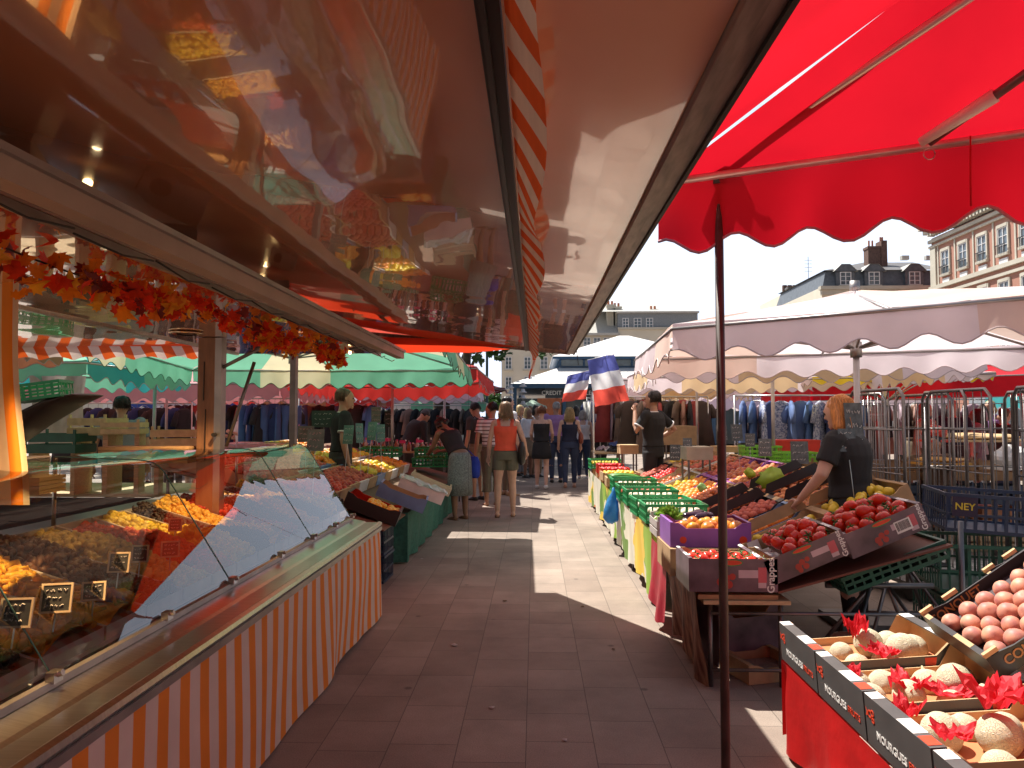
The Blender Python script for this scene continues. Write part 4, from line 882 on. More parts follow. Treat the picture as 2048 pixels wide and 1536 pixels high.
# peach trays with copper lettering, steeply tipped
for k, (px, py, Y, rz) in enumerate(((1868, 1222, 2.93, -0.06), (1990, 1138, 3.25, -0.06))):
    ang = 0.62; w_, d_, h_ = .56, .40, .085
    o0 = P(px, py, Y=Y)-Vector((0, 0, .085))
    R = Euler((0.12, -ang, rz)); c = o0 + R.to_matrix() @ Vector((w_/2, -d_/2, 0))
    bx = crate('peach_tray', lambda: tray_box(w_, d_, h_, .075, fl=.02), [pblack, pblack, dliner, cardlight], ['black tray of purple red nectarines lettered in copper, beside the melons', 'upper black tray of nectarines at the right edge'][k], 'fruit box', c, R, 'black nectarine trays with copper lettering')
    text('CONQUET', .047, ink_o, bx, frame((-.155, d_/2-.0075, .05), (1, 0, 0), (0, 0, 1)), bold=True)
    text('CONQUET', .047, ink_o, bx, frame((-.12, -d_/2-.0015, .045), (1, 0, 0), (0, 0, 1)), bold=True)
    q = MB(); q.box(-w_/2-.001, -w_/2+.05, d_/2-.012, d_/2+.001, h_+.0045, h_+.02); q.box(-w_/2+.1, -w_/2+.16, d_/2-.012, d_/2+.001, h_+.0045, h_+.02); q.box(-w_/2-.001, -w_/2+.05, -d_/2-.001, -d_/2+.012, h_+.0045, h_+.02); part('lid_flap', q, cardlight, bx)
    fill('plum', bx, w_, d_, h_, 'purple red nectarine with orange blush in the black tray %s' % ['beside the melons', 'at the upper right edge'][k], 'nectarines in the copper lettered trays', s=1.0, seed=3+k, upright=.5)
# supports under the trays
q = MB(); q.box(1.72, 2.6, 1.3, 3.35, .50, .52); q.v = [(x, y, z+(x-1.72)*.7) for x, y, z in q.v]
part('tray_ramp', q, wood, stand, world=True)
q = MB(); q.box(1.72, 1.74, 1.3, 3.35, .42, .498); part('ramp_stop', q, wood, stand, world=True)

# ================= long right-hand stall
RS = thing('fruit_stall_table', 'long fruit stall table with a printed front cloth along the right side of the aisle', 'stall table', (1.6, 8, 0))
q = MB(); q.box(.90, 1.36, 4.02, 12.2, .455, .475); part('table_top', q, wood, RS, world=True)
q = MB(); q.box(1.36, 2.30, 4.55, 11.8, 0, .012); q.v = [(x, y, .50+(x-1.36)*.42+z) for x, y, z in q.v]; part('ramp_board', q, mat('ramp_ply', (0.16, 0.10, 0.06), .8), RS, world=True)
for y in (4.1, 5.6, 7.2, 8.9, 10.5, 12.0):
    for x in (.95, 1.33):
        q = MB(); q.tube([(x, y, 0), (x, y, .455)], .014, 8); part('leg', q, darksteel, RS, True, world=True)
    q = MB(); q.tube([(2.30, y, 0), (2.30, y, .89)], .014, 8); part('leg', q, darksteel, RS, True, world=True)
q = MB()
for z in (.10, .40): q.tube([(.95, 4.06, z), (2.3, 4.06, z)], .010, 8)
part('cross_bar', q, darksteel, RS, True, world=True)
# trestle with fanned legs seen under the tomatoes
for (x, y) in ((1.95, 4.3), (2.35, 4.9)):
    t = thing('folding_trestle', ['dark folding trestle under the tomato boxes', 'second folding trestle standing deeper under the stall'][x > 2], 'trestle', (x, y, 0), group='folding trestles')
    for s_ in (-1, 1):
        for s2 in (-.5, .5):
            q = MB(); q.tube([(s_*.32, s2*.5, 0), (s_*.05, 0, .50)], .012, 6); part('leg', q, darksteel, t, True)
    q = MB(); q.tube([(-.3, 0, .5), (.3, 0, .5)], .016, 8); part('top_bar', q, darksteel, t, True)
    q = MB(); q.tube([(-.22, 0, .2), (.22, 0, .2)], .008, 6); part('brace', q, darksteel, t, True)
# printed front cloth: photographic fruit print in big soft patches
fc = bpy.data.materials.new('fruit_print_cloth'); fc.use_nodes = True; n = fc.node_tree; L = n.links; b = n.nodes['Principled BSDF']
tc = n.nodes.new('ShaderNodeTexCoord'); vz = n.nodes.new('ShaderNodeTexVoronoi'); vz.inputs['Scale'].default_value = 3.1; vz.inputs['Randomness'].default_value = 1
nz = n.nodes.new('ShaderNodeTexNoise'); nz.inputs['Scale'].default_value = 7; mx = n.nodes.new('ShaderNodeMixRGB'); mx.inputs[0].default_value = .22
L.new(tc.outputs['Object'], nz.inputs[0]); L.new(tc.outputs['Object'], mx.inputs[1]); L.new(nz.outputs['Color'], mx.inputs[2]); L.new(mx.outputs[0], vz.inputs['Vector'])
sp = n.nodes.new('ShaderNodeSeparateColor'); L.new(vz.outputs['Color'], sp.inputs[0]); rp = n.nodes.new('ShaderNodeValToRGB'); rp.color_ramp.interpolation = 'CONSTANT'; e = rp.color_ramp.elements
for i_, (ps, c_) in enumerate(((0, (.72, .68, .55)), (.30, (.28, .45, .06)), (.45, (.75, .70, .60)), (.6, (.78, .55, .08)), (.72, (.70, .68, .58)), (.84, (.65, .22, .08)), (.93, (.14, .26, .05)))):
    el = e[i_] if i_ < 2 else e.new(ps); el.position = ps; el.color = (*c_, 1)
L.new(sp.outputs[0], rp.inputs[0])
L.new(rp.outputs[0], b.inputs['Base Color']); b.inputs['Roughness'].default_value = .5
def fcf(u, v):
    y = lerp(12.3, 5.72, u); z = lerp(.60, .09, v); return Vector((.885+.018*math.sin(y*9+v*2)*v+.01*math.sin(y*21)*v+.02*v, y, z+.018*math.sin(y*4.1)*v))
q = MB(); q.grid(fcf, 220, 12); q.grid(lambda u, v: Vector((lerp(.905, .97, u), 5.715, lerp(.6, .09, v))), 4, 6)
solo('printed_cloth', q, fc, 'sunlit plastic cloth printed with fruit along the front of the right stall', 'cloth', smooth=True)
q = MB(); q.grid(lambda u, v: Vector((.875-.03*v+.02*math.sin(u*13+v*2)*v, lerp(5.62, 4.98, u)+.05*v*(u-.5), lerp(.55, .05+.17*abs(u-.75), v))), 30, 12)
solo('hanging_cloth', q, mat('pinkish_red_plastic', (0.55, .03, .06), .35, trans=.3, bump=.3, bscale=10), 'bright red plastic sheet hanging at the corner of the printed cloth', 'cloth', smooth=True)
q = MB(); q.grid(lambda u, v: Vector((.86+.02*math.sin(u*17+v*4)*v+.05*v, lerp(4.92, 4.04, u), lerp(.52, .03+.05*math.sin(u*6), v))), 60, 16)
solo('hanging_cloth', q, mat('speckled_brown_cloth', (.11, .022, .02), .7, scale=9, var=.4, col2=(.36, .20, .13), stretch=(1, 2.5, .7)), 'dark reddish brown cloth with pale streaks at the near end of the right stall', 'cloth', smooth=True)
# blue plastic bag tied to the table
q = MB(); p0 = P(1228, 975, Y=8.0)
q.tube([(0, 0, 0), (0, 0, -.05), (-.015, 0, -.12), (-.02, 0, -.24), (-.03, 0, -.34), (-.03, 0, -.37)], [.012, .02, (.05, .06), (.085, .09), (.09, .08), (.03, .04)], 14)
for i_, v in enumerate(q.v):
    p = Vector(v); q.v[i_] = tuple(p*(1+.18*noise.noise(p*14)))
solo('plastic_bag', q, mat('blue_bag', (.06, .30, .62), .35, trans=.4, bump=.4, bscale=18), 'light blue plastic bag tied to the front of the right-hand stall', 'bag', smooth=True, loc=(.845, p0.y, p0.z))
# front row of crates at the aisle edge, from the near end
GT = 'printed tomato boxes'
def grappes(bx, w_, d_, h_):
    y = -d_/2-.0013
    q = MB(); q.quad((-w_/2, y+.0006, 0), (w_/2, y+.0006, 0), (w_/2, y+.0006, h_), (-w_/2, y+.0006, h_)); part('printed_face', q, pplum, bx)
    text('Grappes', h_*.31, ink_w, bx, frame((w_/2-h_*.2, y, h_*.5), (0, 0, 1), (-1, 0, 0)), bold=True)
    q = MB(); q.quad((w_*.06, y, h_*.42), (w_*.28, y, h_*.42), (w_*.28, y, h_*.66), (w_*.06, y, h_*.66)); q.quad((w_*.28, y, h_*.12), (w_*.37, y, h_*.12), (w_*.37, y, h_*.28), (w_*.28, y, h_*.28)); part('printed_panel', q, printed('pale_pink', (.55, .40, .44)), bx)
    q = MB(); q.quad((w_*.281, y, h_*.281), (w_*.375, y, h_*.281), (w_*.375, y, h_*.74), (w_*.281, y, h_*.74)); part('printed_panel', q, printed('rose', (.55, .10, .13)), bx)
    q = MB()
    for (a_, c_, r_) in ((-.14, .30, .13), (-.08, .42, .12), (-.05, .22, .12), (-.01, .46, .10), (-.13, .15, .1)):
        q.poly([(w_*a_+h_*r_*math.cos(s*PI/6), y, h_*c_+h_*r_*math.sin(s*PI/6)) for s in range(12)]); y -= .0002
    part('printed_tomatoes', q, printed('tomato', (.42, .04, .03)), bx)
    q = MB(); q.poly([(-w_*.02+w_*.13*math.cos(s*PI/10), y, h_*.88+h_*.11*math.sin(s*PI/10)) for s in range(20)]); lo = part('printed_emblem', q, ink_g, bx)
    q = MB(); q.poly([(-w_*.02+w_*.12*math.cos(s*PI/10), y-.0004, h_*.88+h_*.075*math.sin(s*PI/10)) for s in range(20)]); part('emblem_band', q, ink_r, lo)
p0 = P(1378, 1184, Y=4.02)
bx = crate('tomato_box', lambda: tray_box(.47, .36, .175, .15, fl=.02), [pplum, cardlight, liner, ink_w], 'level tomato box lettered Grappes at the corner of the stall, partly sunlit', 'fruit box', (p0.x+.235, 4.20, p0.z+.002), (0, 0, 0), GT)
grappes(bx, .47, .36, .175); fill('tom', bx, .47, .36, .16, 'tomato in the level box at the stall corner', 'tomatoes on the stall', heap=.01, seed=1, s=1.2)
for k in range(2):
    p0 = [P(1548, 1172, Y=4.02), P(1707, 1119, Y=4.02)][k]; ang = .40; w_, d_, h_ = .445, .50, .135
    R = Euler((0, -ang, 0)); c = p0 + R.to_matrix() @ Vector((w_/2, d_/2, .002))
    bx = crate('tomato_box2', lambda: tray_box(w_, d_, h_, .125, fl=.02), [pplum, card, liner, ink_w], ['tilted tomato box lettered Grappes, half empty at its low end', 'higher tilted tomato box lettered Grappes with a barcode label'][k], 'fruit box', c, R, GT)
    grappes(bx, w_, d_, h_)
    q = MB(); q.quad((.02 if k else -.17, d_/2-.008, .05), (.14 if k else -.1, d_/2-.008, .05), (.14 if k else -.1, d_/2-.008, .13), (.02 if k else -.17, d_/2-.008, .13)); part('printed_panel', q, ink_w, bx)
    if k:
        q = MB(); q.quad((.045, -d_/2-.004, .03), (.135, -d_/2-.004, .03), (.135, -d_/2-.004, .095), (.045, -d_/2-.004, .095)); lb = part('barcode_label', q, ink_w, bx)
        q = MB(); rn = random.Random(2); x = .052
        while x < .125: ww = rn.uniform(.001, .004); q.quad((x, -d_/2-.0046, .042), (x+ww, -d_/2-.0046, .042), (x+ww, -d_/2-.0046, .088), (x, -d_/2-.0046, .088)); x += ww+.002
        part('bars', q, ink_d, lb)
    fill('tom', bx, w_, d_, .135, 'vine tomato in the %s tilted box' % ['lower', 'upper'][k], 'tomatoes on the stall', x0=-.45 if k == 0 else -1, heap=.035, seed=5+k, s=1.22)
    fill('tom', bx, w_*.8, d_*.6, .19, 'vine tomato heaped on top in the %s tilted box' % ['lower', 'upper'][k], 'tomatoes on the stall', x0=0 if k == 0 else -.8, heap=.01, seed=8+k, miss=.25, s=1.22)
    if k == 0:
        q = MB(); q.grid(lambda u, v: Vector((lerp(-.2, -.07, u), lerp(-.22, .2, v), .072+.016*noise.noise(Vector((u*5, v*9, 1))))), 14, 30); part('plastic_liner', q, mat('clear_film', (.55, .55, .55), .15, spec=.8), bx, True)
# green crate and board below the tilted boxes
p0 = P(1700, 1175, Y=4.05)
crate('green_tray', lambda: plastic_crate(.58, .42, .10), dgcr, 'dark green plastic crate wedged under the upper tomato box', 'crate', (p0.x+.27, 4.28, p0.z+.055), (0, -.36, 0))
q = MB(); q.box(0, .95, 0, .5, 0, .012); solo('board', q, mat('red_brown_board', (.16, .05, .03), .6), 'reddish board under the tilted tomato boxes', 'board', loc=P(1560, 1182, Y=4.0)+Vector((0, .02, -.02)), rot=(0, -.27, 0))

p0 = P(1336, 1090, Y=4.75)
bx = crate('purple_box', lambda: tray_box(.50, .38, .15, .115, fl=.02), [ppurple, pviol, liner, ppurple], 'purple cardboard box of mangoes above the corner tomato box', 'fruit box', (p0.x+.25, 4.86, p0.z), (0, 0, 0), 'purple fruit boxes')
q = MB()
for (a_, r_) in ((-.17, .022), (.2, .025)): q.poly([(a_+r_*math.cos(s*PI/6), -.191, .045+r_*math.sin(s*PI/6)) for s in range(12)])
part('printed_cherry', q, ink_r, bx)
fill('mango', bx, .5, .38, .145, 'red and yellow mango in the purple box by the pole', 'mangoes in the purple box', seed=4, miss=.15)
q = MB(); q.box(p0.x-.01, p0.x+.45, 4.62, 5.1, .478, p0.z-.002); q.box(.875, 1.30, 4.04, 4.36, .478, .502)
part('riser_box', q, card, RS, world=True)
row = [ # y, kind of crate, contents, label
 (5.45, 'white', 'onion', 'pale grey wooden crate with lettuce and aubergines beside the purple box'),
 (6.05, 'green', 'onion', 'nearest green plastic crate on the sunlit front row'),
 (6.62, 'green', 'mush', 'second green plastic crate holding pale mushrooms'),
 (7.22, 'green', 'onion', 'third green plastic crate heaped with white onions'),
 (7.85, 'green', 'rosy', 'fourth green plastic crate with mixed vegetables'),
 (8.45, 'green', 'onion', 'fifth green plastic crate just before the cucumbers'),
 (9.15, 'card', 'cuc', 'cardboard tray of long dark green cucumbers'),
 (9.75, 'card', 'lemon', 'cardboard tray of yellow peppers past the cucumbers'),
 (10.4, 'red', 'straw', 'nearer red carton of strawberries'),
 (11.0, 'red', 'straw', 'farther red carton of strawberries'),
 (11.8, 'green', 'lemon', 'green plastic crate at the far end of the right stall')]
for k, (y, kc, fk, lab) in enumerate(row):
    z = .60+.02*(k % 2) + (.05 if k == 10 else 0); x = 1.11
    g_ = {'green': 'green plastic crates', 'white': None, 'card': 'cardboard trays on the right stall', 'red': 'red strawberry cartons'}[kc]
    rz = RND.uniform(-.05, .05)
    if kc == 'green': bx = crate('green_crate', lambda: plastic_crate(.48, .36, .15), gcr, lab, 'crate', (x, y, z), (0, 0, rz), g_); hh = .10
    elif kc == 'white': bx = crate('grey_crate', lambda: slat_crate(.42, .34, .13), mat('greyed_wood', (.42, .38, .36), .8, scale=14), lab, 'crate', (x-.04, y, z), (0, 0, rz), g_); hh = .12
    elif kc == 'card': bx = crate('card_tray', lambda: tray_box(.48, .38, .10, .08, fl=.02), [card, cardlight, liner, card], lab, 'fruit box', (x, y, z+.02), (0, 0, rz), g_); hh = .10
    else: bx = crate('red_carton', lambda: tray_box(.40, .30, .13, .10, fl=.02), [pred, pred, dliner, pred], lab, 'fruit box', (x, y, z+.02), (0, 0, rz), g_); hh = .13
    q = MB(); q.box(x-.2, x+.2, y-.15, y+.15, .478, z-.001 if kc in ('green', 'white') else z+.019); part('riser_box', q, card, RS, world=True)
    if fk == 'mush': fill('onion', bx, .48, .36, hh, 'pale mushroom in the second green crate', 'mushrooms in the green crate', seed=k, s=.8)
    elif fk == 'cuc':
        for j in range(6):
            q = MB(); pts = [(-.21+.07*i, .012*math.sin(i*.5+j), .012*math.sin(i*.7)) for i in range(7)]; q.tube(pts, [.006, .02, .023, .023, .023, .02, .006], 10)
            solo('cucumber', q, cucm, 'long dark green cucumber in the cardboard tray', 'cucumber', 'cucumbers', True, loc=(x, y-.14+.055*j, z+.11+.02*(j % 2)), rot=(0, 0, RND.uniform(-.1, .1)))
    elif fk == 'straw': fill('straw', bx, .40, .30, .135, 'strawberry in the %s red carton' % ('nearer' if k == 8 else 'farther'), 'strawberries', seed=k, s=1.6, cap=60)
    else: fill(fk, bx, .46, .34, hh, {'onion': 'white onion', 'rosy': 'reddish vegetable', 'lemon': 'yellow pepper'}[fk]+' in the '+lab.split(' with')[0].split(' heaped')[0], {'onion': 'white onions', 'rosy': 'reddish vegetables', 'lemon': 'yellow peppers'}[fk]+' on the right stall', seed=k, miss=.1, s=1.05, heap=.015)
# aubergines and lettuce in the grey crate
for j, (dx, dy) in enumerate(((.05, -.05), (.12, -.08), (.1, .05))):
    q = MB(); q.tube([(-.09, 0, 0), (-.05, 0, .002), (.02, 0, .004), (.07, 0, 0), (.09, 0, 0)], [.008, .025, .033, .028, .008], 12); solo('aubergine', q, aubm, 'glossy black aubergine in the grey crate by the purple box', 'aubergine', 'aubergines', True, loc=(1.08+dx, 5.42+dy, .745), rot=(0, 0, .4*j))
lett = mat('lettuce_leaf', (.22, .38, .05), .5, trans=.3, var=.3, scale=20)
q = MB(); rn = random.Random(4)
for j in range(26):
    M = Euler((rn.uniform(-1.1, 1.1), rn.uniform(-1.1, 1.1), rn.uniform(0, 6.3))).to_matrix()
    q.grid(lambda u, v: M @ Vector(((u-.5)*.10*(.3+v), .012*math.sin(u*16)*v+.03*v*v, v*.085)), 8, 5)
solo('lettuce', q, lett, 'curly green lettuce at the corner of the grey crate', 'lettuce', smooth=True, loc=(.96, 5.36, .72))

# inclined rows behind
cols = {'black': [pblack, pblack, dliner, cardlight], 'brown': [card, cardlight, liner, card], 'blue': [pblue, pblue, liner, pblue], 'wood': None, 'purple': [pviol, ppurple, liner, ppurple], 'white': [pwhite, cardlight, liner, pwhite]}
inc = [ # column, y, box colour, fruit, heap, words
 (1, 4.84, 'brown', 'lemon', 0, 'pale cardboard box of lemons behind the tomatoes'), (2, 4.86, 'brown', 'lemon', 0.01, 'high-sided brown box of few lemons'),
 (1, 5.28, 'blue', 'orange', 0, 'sky blue box of apricot coloured peaches'), (2, 5.30, 'black', 'peach', .02, 'black box of peaches beside the seller in black'),
 (1, 5.72, 'black', 'rosy', .02, 'black box of dark peaches with white lettering, second behind the tomatoes'), (2, 5.74, 'black', 'peach', .02, 'black box of orange peaches, upper row behind the seller'),
 (1, 6.16, 'black', 'nect', .02, 'black box of nectarines left of the pole'), (2, 6.18, 'black', 'nect', .02, 'upper row black box of nectarines by a green bag'),
 (1, 6.60, 'black', 'rosy', .02, 'black box of red peaches in the middle of the ramp'), (2, 6.62, 'brown', 'rosy', .02, 'brown box of red peaches, upper middle row'),
 (1, 7.04, 'brown', 'nect', .01, 'brown box of deep red nectarines left of the pole'), (2, 7.06, 'purple', 'peach', .01, 'magenta box of peaches beyond the pole'),
 (1, 7.48, 'purple', 'orange', .01, 'nearer purple box of oranges'), (2, 7.50, 'purple', 'nect', .01, 'purple box of nectarines, upper row'),
 (1, 7.92, 'purple', 'orange', .01, 'farther purple box of oranges'), (2, 7.94, 'purple', 'rosy', .01, 'magenta box with a white label in the upper row'),
 (1, 8.40, 'white', 'lemon', -.02, 'long white crate with a few pears'), (2, 8.45, 'brown', 'nect', 0, 'plain box behind the long white crate'),
 (1, 8.95, 'white', 'nect', -.03, 'white crate tipped beside the scales'), (2, 9.0, 'white', 'rosy', 0, 'white crate in the far upper row'),
 (1, 9.5, 'brown', 'straw', 0, 'far brown box of red fruit'), (2, 9.55, 'brown', 'nect', 0, 'brown box in front of the man in the black polo'),
 (1, 10.1, 'black', 'rosy', 0, 'far black box of red fruit'), (2, 10.2, 'brown', 'lemon', 0, 'far brown box of yellow fruit')]
for k, (cl, y, bc, fk, hp, lab) in enumerate(inc):
    w_, d_, h_ = .50, .41, .12; ang = .40; x = 1.40+(cl-1)*.50*math.cos(ang)+.235
    if y < 4.9: x += .02
    z = .50+(x-1.36)*.42+.016
    R = Euler((0, -ang, RND.uniform(-.03, .03)))
    bx = crate('tray_'+bc, lambda: tray_box(w_, d_, h_, .095, fl=.025), cols[bc] or [wood]*4, lab, 'fruit box', (x, y, z), R, {'black': 'black peach boxes', 'brown': 'brown cardboard fruit boxes', 'blue': None, 'purple': 'purple fruit boxes', 'white': 'white fruit crates', 'wood': None}[bc])
    if bc == 'black': text('Apdox', .05, ink_w, bx, frame((.02, -d_/2-.0015, .055), (1, 0, 0), (0, 0, 1)), bold=True)
    if bc in ('black', 'brown') and k < 8:
        q = MB(); q.poly([(-.25, .207, .12), (.25, .207, .12), (.22, .215, .2), (-.2, .215, .19)]); part('lid_flap', q, cols[bc][0], bx)
    cap = 40 if y < 8 else 26
    s_ = 2.0 if fk == 'straw' else (1.15 if fk == 'lemon' else 1)
    miss = .55 if fk == 'lemon' else .05
    nm = {'lemon': 'yellow lemon', 'orange': 'orange', 'peach': 'orange red peach', 'rosy': 'rosy peach', 'nect': 'dark red nectarine', 'straw': 'red berry'}[fk]
    fill(fk, bx, w_, d_, h_-.01, '%s in the %s' % (nm, lab), '%s fruit on the ramp' % fk, heap=hp, seed=50+k, s=s_*(1.0 if y < 7.5 else 1.12), miss=miss, cap=cap)
# bits lying over the ramp
for (px, py, Y, c_, lab, s_) in ((1545, 960, 6.2, (.35, .50, .04), 'crumpled yellow green bag on the right ramp', .11), (1500, 945, 6.9, (.45, .55, .05), 'yellow green paper beside the oranges', .05), (1405, 975, 7.3, (.25, .45, .15), 'pale green carton lid by the pole', .05), (1390, 1040, 6.4, (.6, .6, .6), 'clear plastic scoop by the green crates', .04)):
    p = P(px, py, Y=Y); q = MB(); q.ball((0, 0, 0), (s_, s_*.8, s_*.9), 14, 9)
    for i_, v in enumerate(q.v): v = Vector(v); q.v[i_] = tuple(v*(1+.5*noise.noise(v*22)))
    solo('crumpled_bag', q, mat('bag_%d' % px, c_, .4, trans=.3), lab, 'bag', 'crumpled bags on the ramp', True, loc=p)
# weighing scale and wooden boxes at the back of the stall
for (px0, py0, px1, py1, Y, dep, m_, lab, cat) in ((1240, 890, 1276, 908, 10.8, .3, cardlight, 'pale cardboard box standing in front of the man in the black polo', 'box'), (1372, 894, 1425, 920, 8.2, .35, mat('scale_body', (.40, .37, .30), .4), 'beige weighing scale on the right stall', 'scale'), (1494, 892, 1562, 915, 8.9, .35, lgcr, 'nearer lime green crate behind the stall', 'crate'), (1560, 905, 1640, 925, 8.5, .35, lgcr, 'lower lime green crate behind the stall', 'crate'), (1434, 893, 1490, 905, 9.3, .3, cardlight, 'flat pale box beside the lime green crates', 'box'), (1545, 880, 1640, 905, 9.4, .3, pred, 'red box above the lime green crates', 'box'), (1325, 852, 1392, 890, 11.6, .5, card, 'large brown cardboard box behind the man in the black polo', 'box')):
    a, b_ = P(px0, py1, Y=Y), P(px1, py0, Y=Y); q = MB()
    w2, h2 = (b_.x-a.x), (b_.z-a.z)
    if cat == 'crate': q = plastic_crate(w2, dep, h2)
    else:
        q.box(-w2/2, w2/2, -dep/2, dep/2, 0, h2*.8); q.box(-w2/2-.004, w2/2+.004, -dep/2-.004, dep/2+.004, h2*.8, h2)
    o = solo(cat, q, m_, lab, cat, loc=((a.x+b_.x)/2, Y+dep/2, a.z), rot=(0, 0, .05))
    lg = MB()
    for sx in (-.8, .8):
        for sy in (-.8, .8): lg.tube([(sx*w2/2, sy*dep/2, -a.z), (sx*w2/2, sy*dep/2, 0)], .012, 6)
    part('stand', lg, darksteel, o)
# chalk cards on stems standing in the ramp
dslate = mat('wet_slate', (.075, .085, .085), .25, var=.4, scale=30)
for k, (px, py, Y, w_, h_, lab) in enumerate(((1350, 905, 8.0, .11, .17, 'leaning slate price card above the white crates'), (1375, 890, 8.4, .10, .16, 'taller slate price card left of the pole'), (1444, 865, 8.0, .12, .16, 'slate price card just right of the pole'), (1475, 865, 7.6, .13, .17, 'slate price card before the lime crates'), (1530, 895, 7.2, .12, .17, 'slate price card in front of the lime crates'), (1600, 905, 6.6, .15, .2, 'large chalk price board near the seller in black'), (1712, 850, 4.95, .12, .30, 'tall translucent price card hanging behind the red haired seller'), (1697, 880, 4.9, .13, .15, 'square chalk price card with handwriting before the red haired seller'), (1500, 880, 7.9, .1, .14, 'small slate card between the two stall poles'))):
    p = P(px, py, Y=Y)-Vector((0, 0, h_/2)); price_card(lab, p, w_, h_, -.3+.2*(k % 4), -.15, .28 if Y > 6 else .5, None, 'slate price cards on the right stall', dslate, 3, seed=60+k)
# ---------------------------------------------------------------- people
def remesh(mb, voxel, mt, name, smooth_it=3):
    me = mb.mesh(name+'_src', mt, True)
    o = bpy.data.objects.new('tmp', me); COL.objects.link(o)
    r = o.modifiers.new('r', 'REMESH'); r.mode = 'VOXEL'; r.voxel_size = voxel; r.use_smooth_shade = True
    if smooth_it:
        s = o.modifiers.new('s', 'SMOOTH'); s.iterations = smooth_it; s.factor = 0.5
    dg = bpy.context.evaluated_depsgraph_get(); dg.update()
    m2 = bpy.data.meshes.new_from_object(o.evaluated_get(dg)); m2.name = name
    bpy.data.objects.remove(o); bpy.data.meshes.remove(me)
    m2.materials.clear(); m2.materials.append(mt)
    m2.polygons.foreach_set('use_smooth', [True]*len(m2.polygons))
    return m2
skins = [mat('skin_fair', (0.56, 0.33, 0.24), 0.5, var=.08, scale=12), mat('skin_tan', (0.42, 0.22, 0.14), 0.5, var=.08, scale=12), mat('skin_brown', (0.24, 0.12, 0.075), 0.5, var=.08, scale=12)]
hairs = {'blond': mat('hair_blond', (.42, .29, .13), .5, var=.35, scale=40, stretch=(3, 3, .3)), 'brown': mat('hair_brown', (.11, .055, .03), .45, var=.35, scale=40, stretch=(3, 3, .3)), 'dark': mat('hair_dark', (.018, .013, .012), .4, var=.3, scale=40, stretch=(3, 3, .3)), 'grey': mat('hair_grey', (.30, .28, .26), .5, var=.3, scale=40, stretch=(3, 3, .3)), 'light': mat('hair_light_brown', (.26, .16, .09), .5, var=.35, scale=40, stretch=(3, 3, .3)), 'auburn': mat('hair_auburn', (.20, .07, .03), .45, var=.3, scale=40, stretch=(3, 3, .3)), 'red': mat('hair_strawberry', (.50, .20, .05), .45, var=.4, scale=40, stretch=(3, 3, .3)), 'white': mat('hair_white', (.55, .53, .50), .5, var=.2, scale=40)}
def cloth(name, c, **k): return mat('cloth_'+name, c, .85, var=k.pop('var', .12), scale=k.pop('scale', 7), bump=.25, bscale=11, **k)

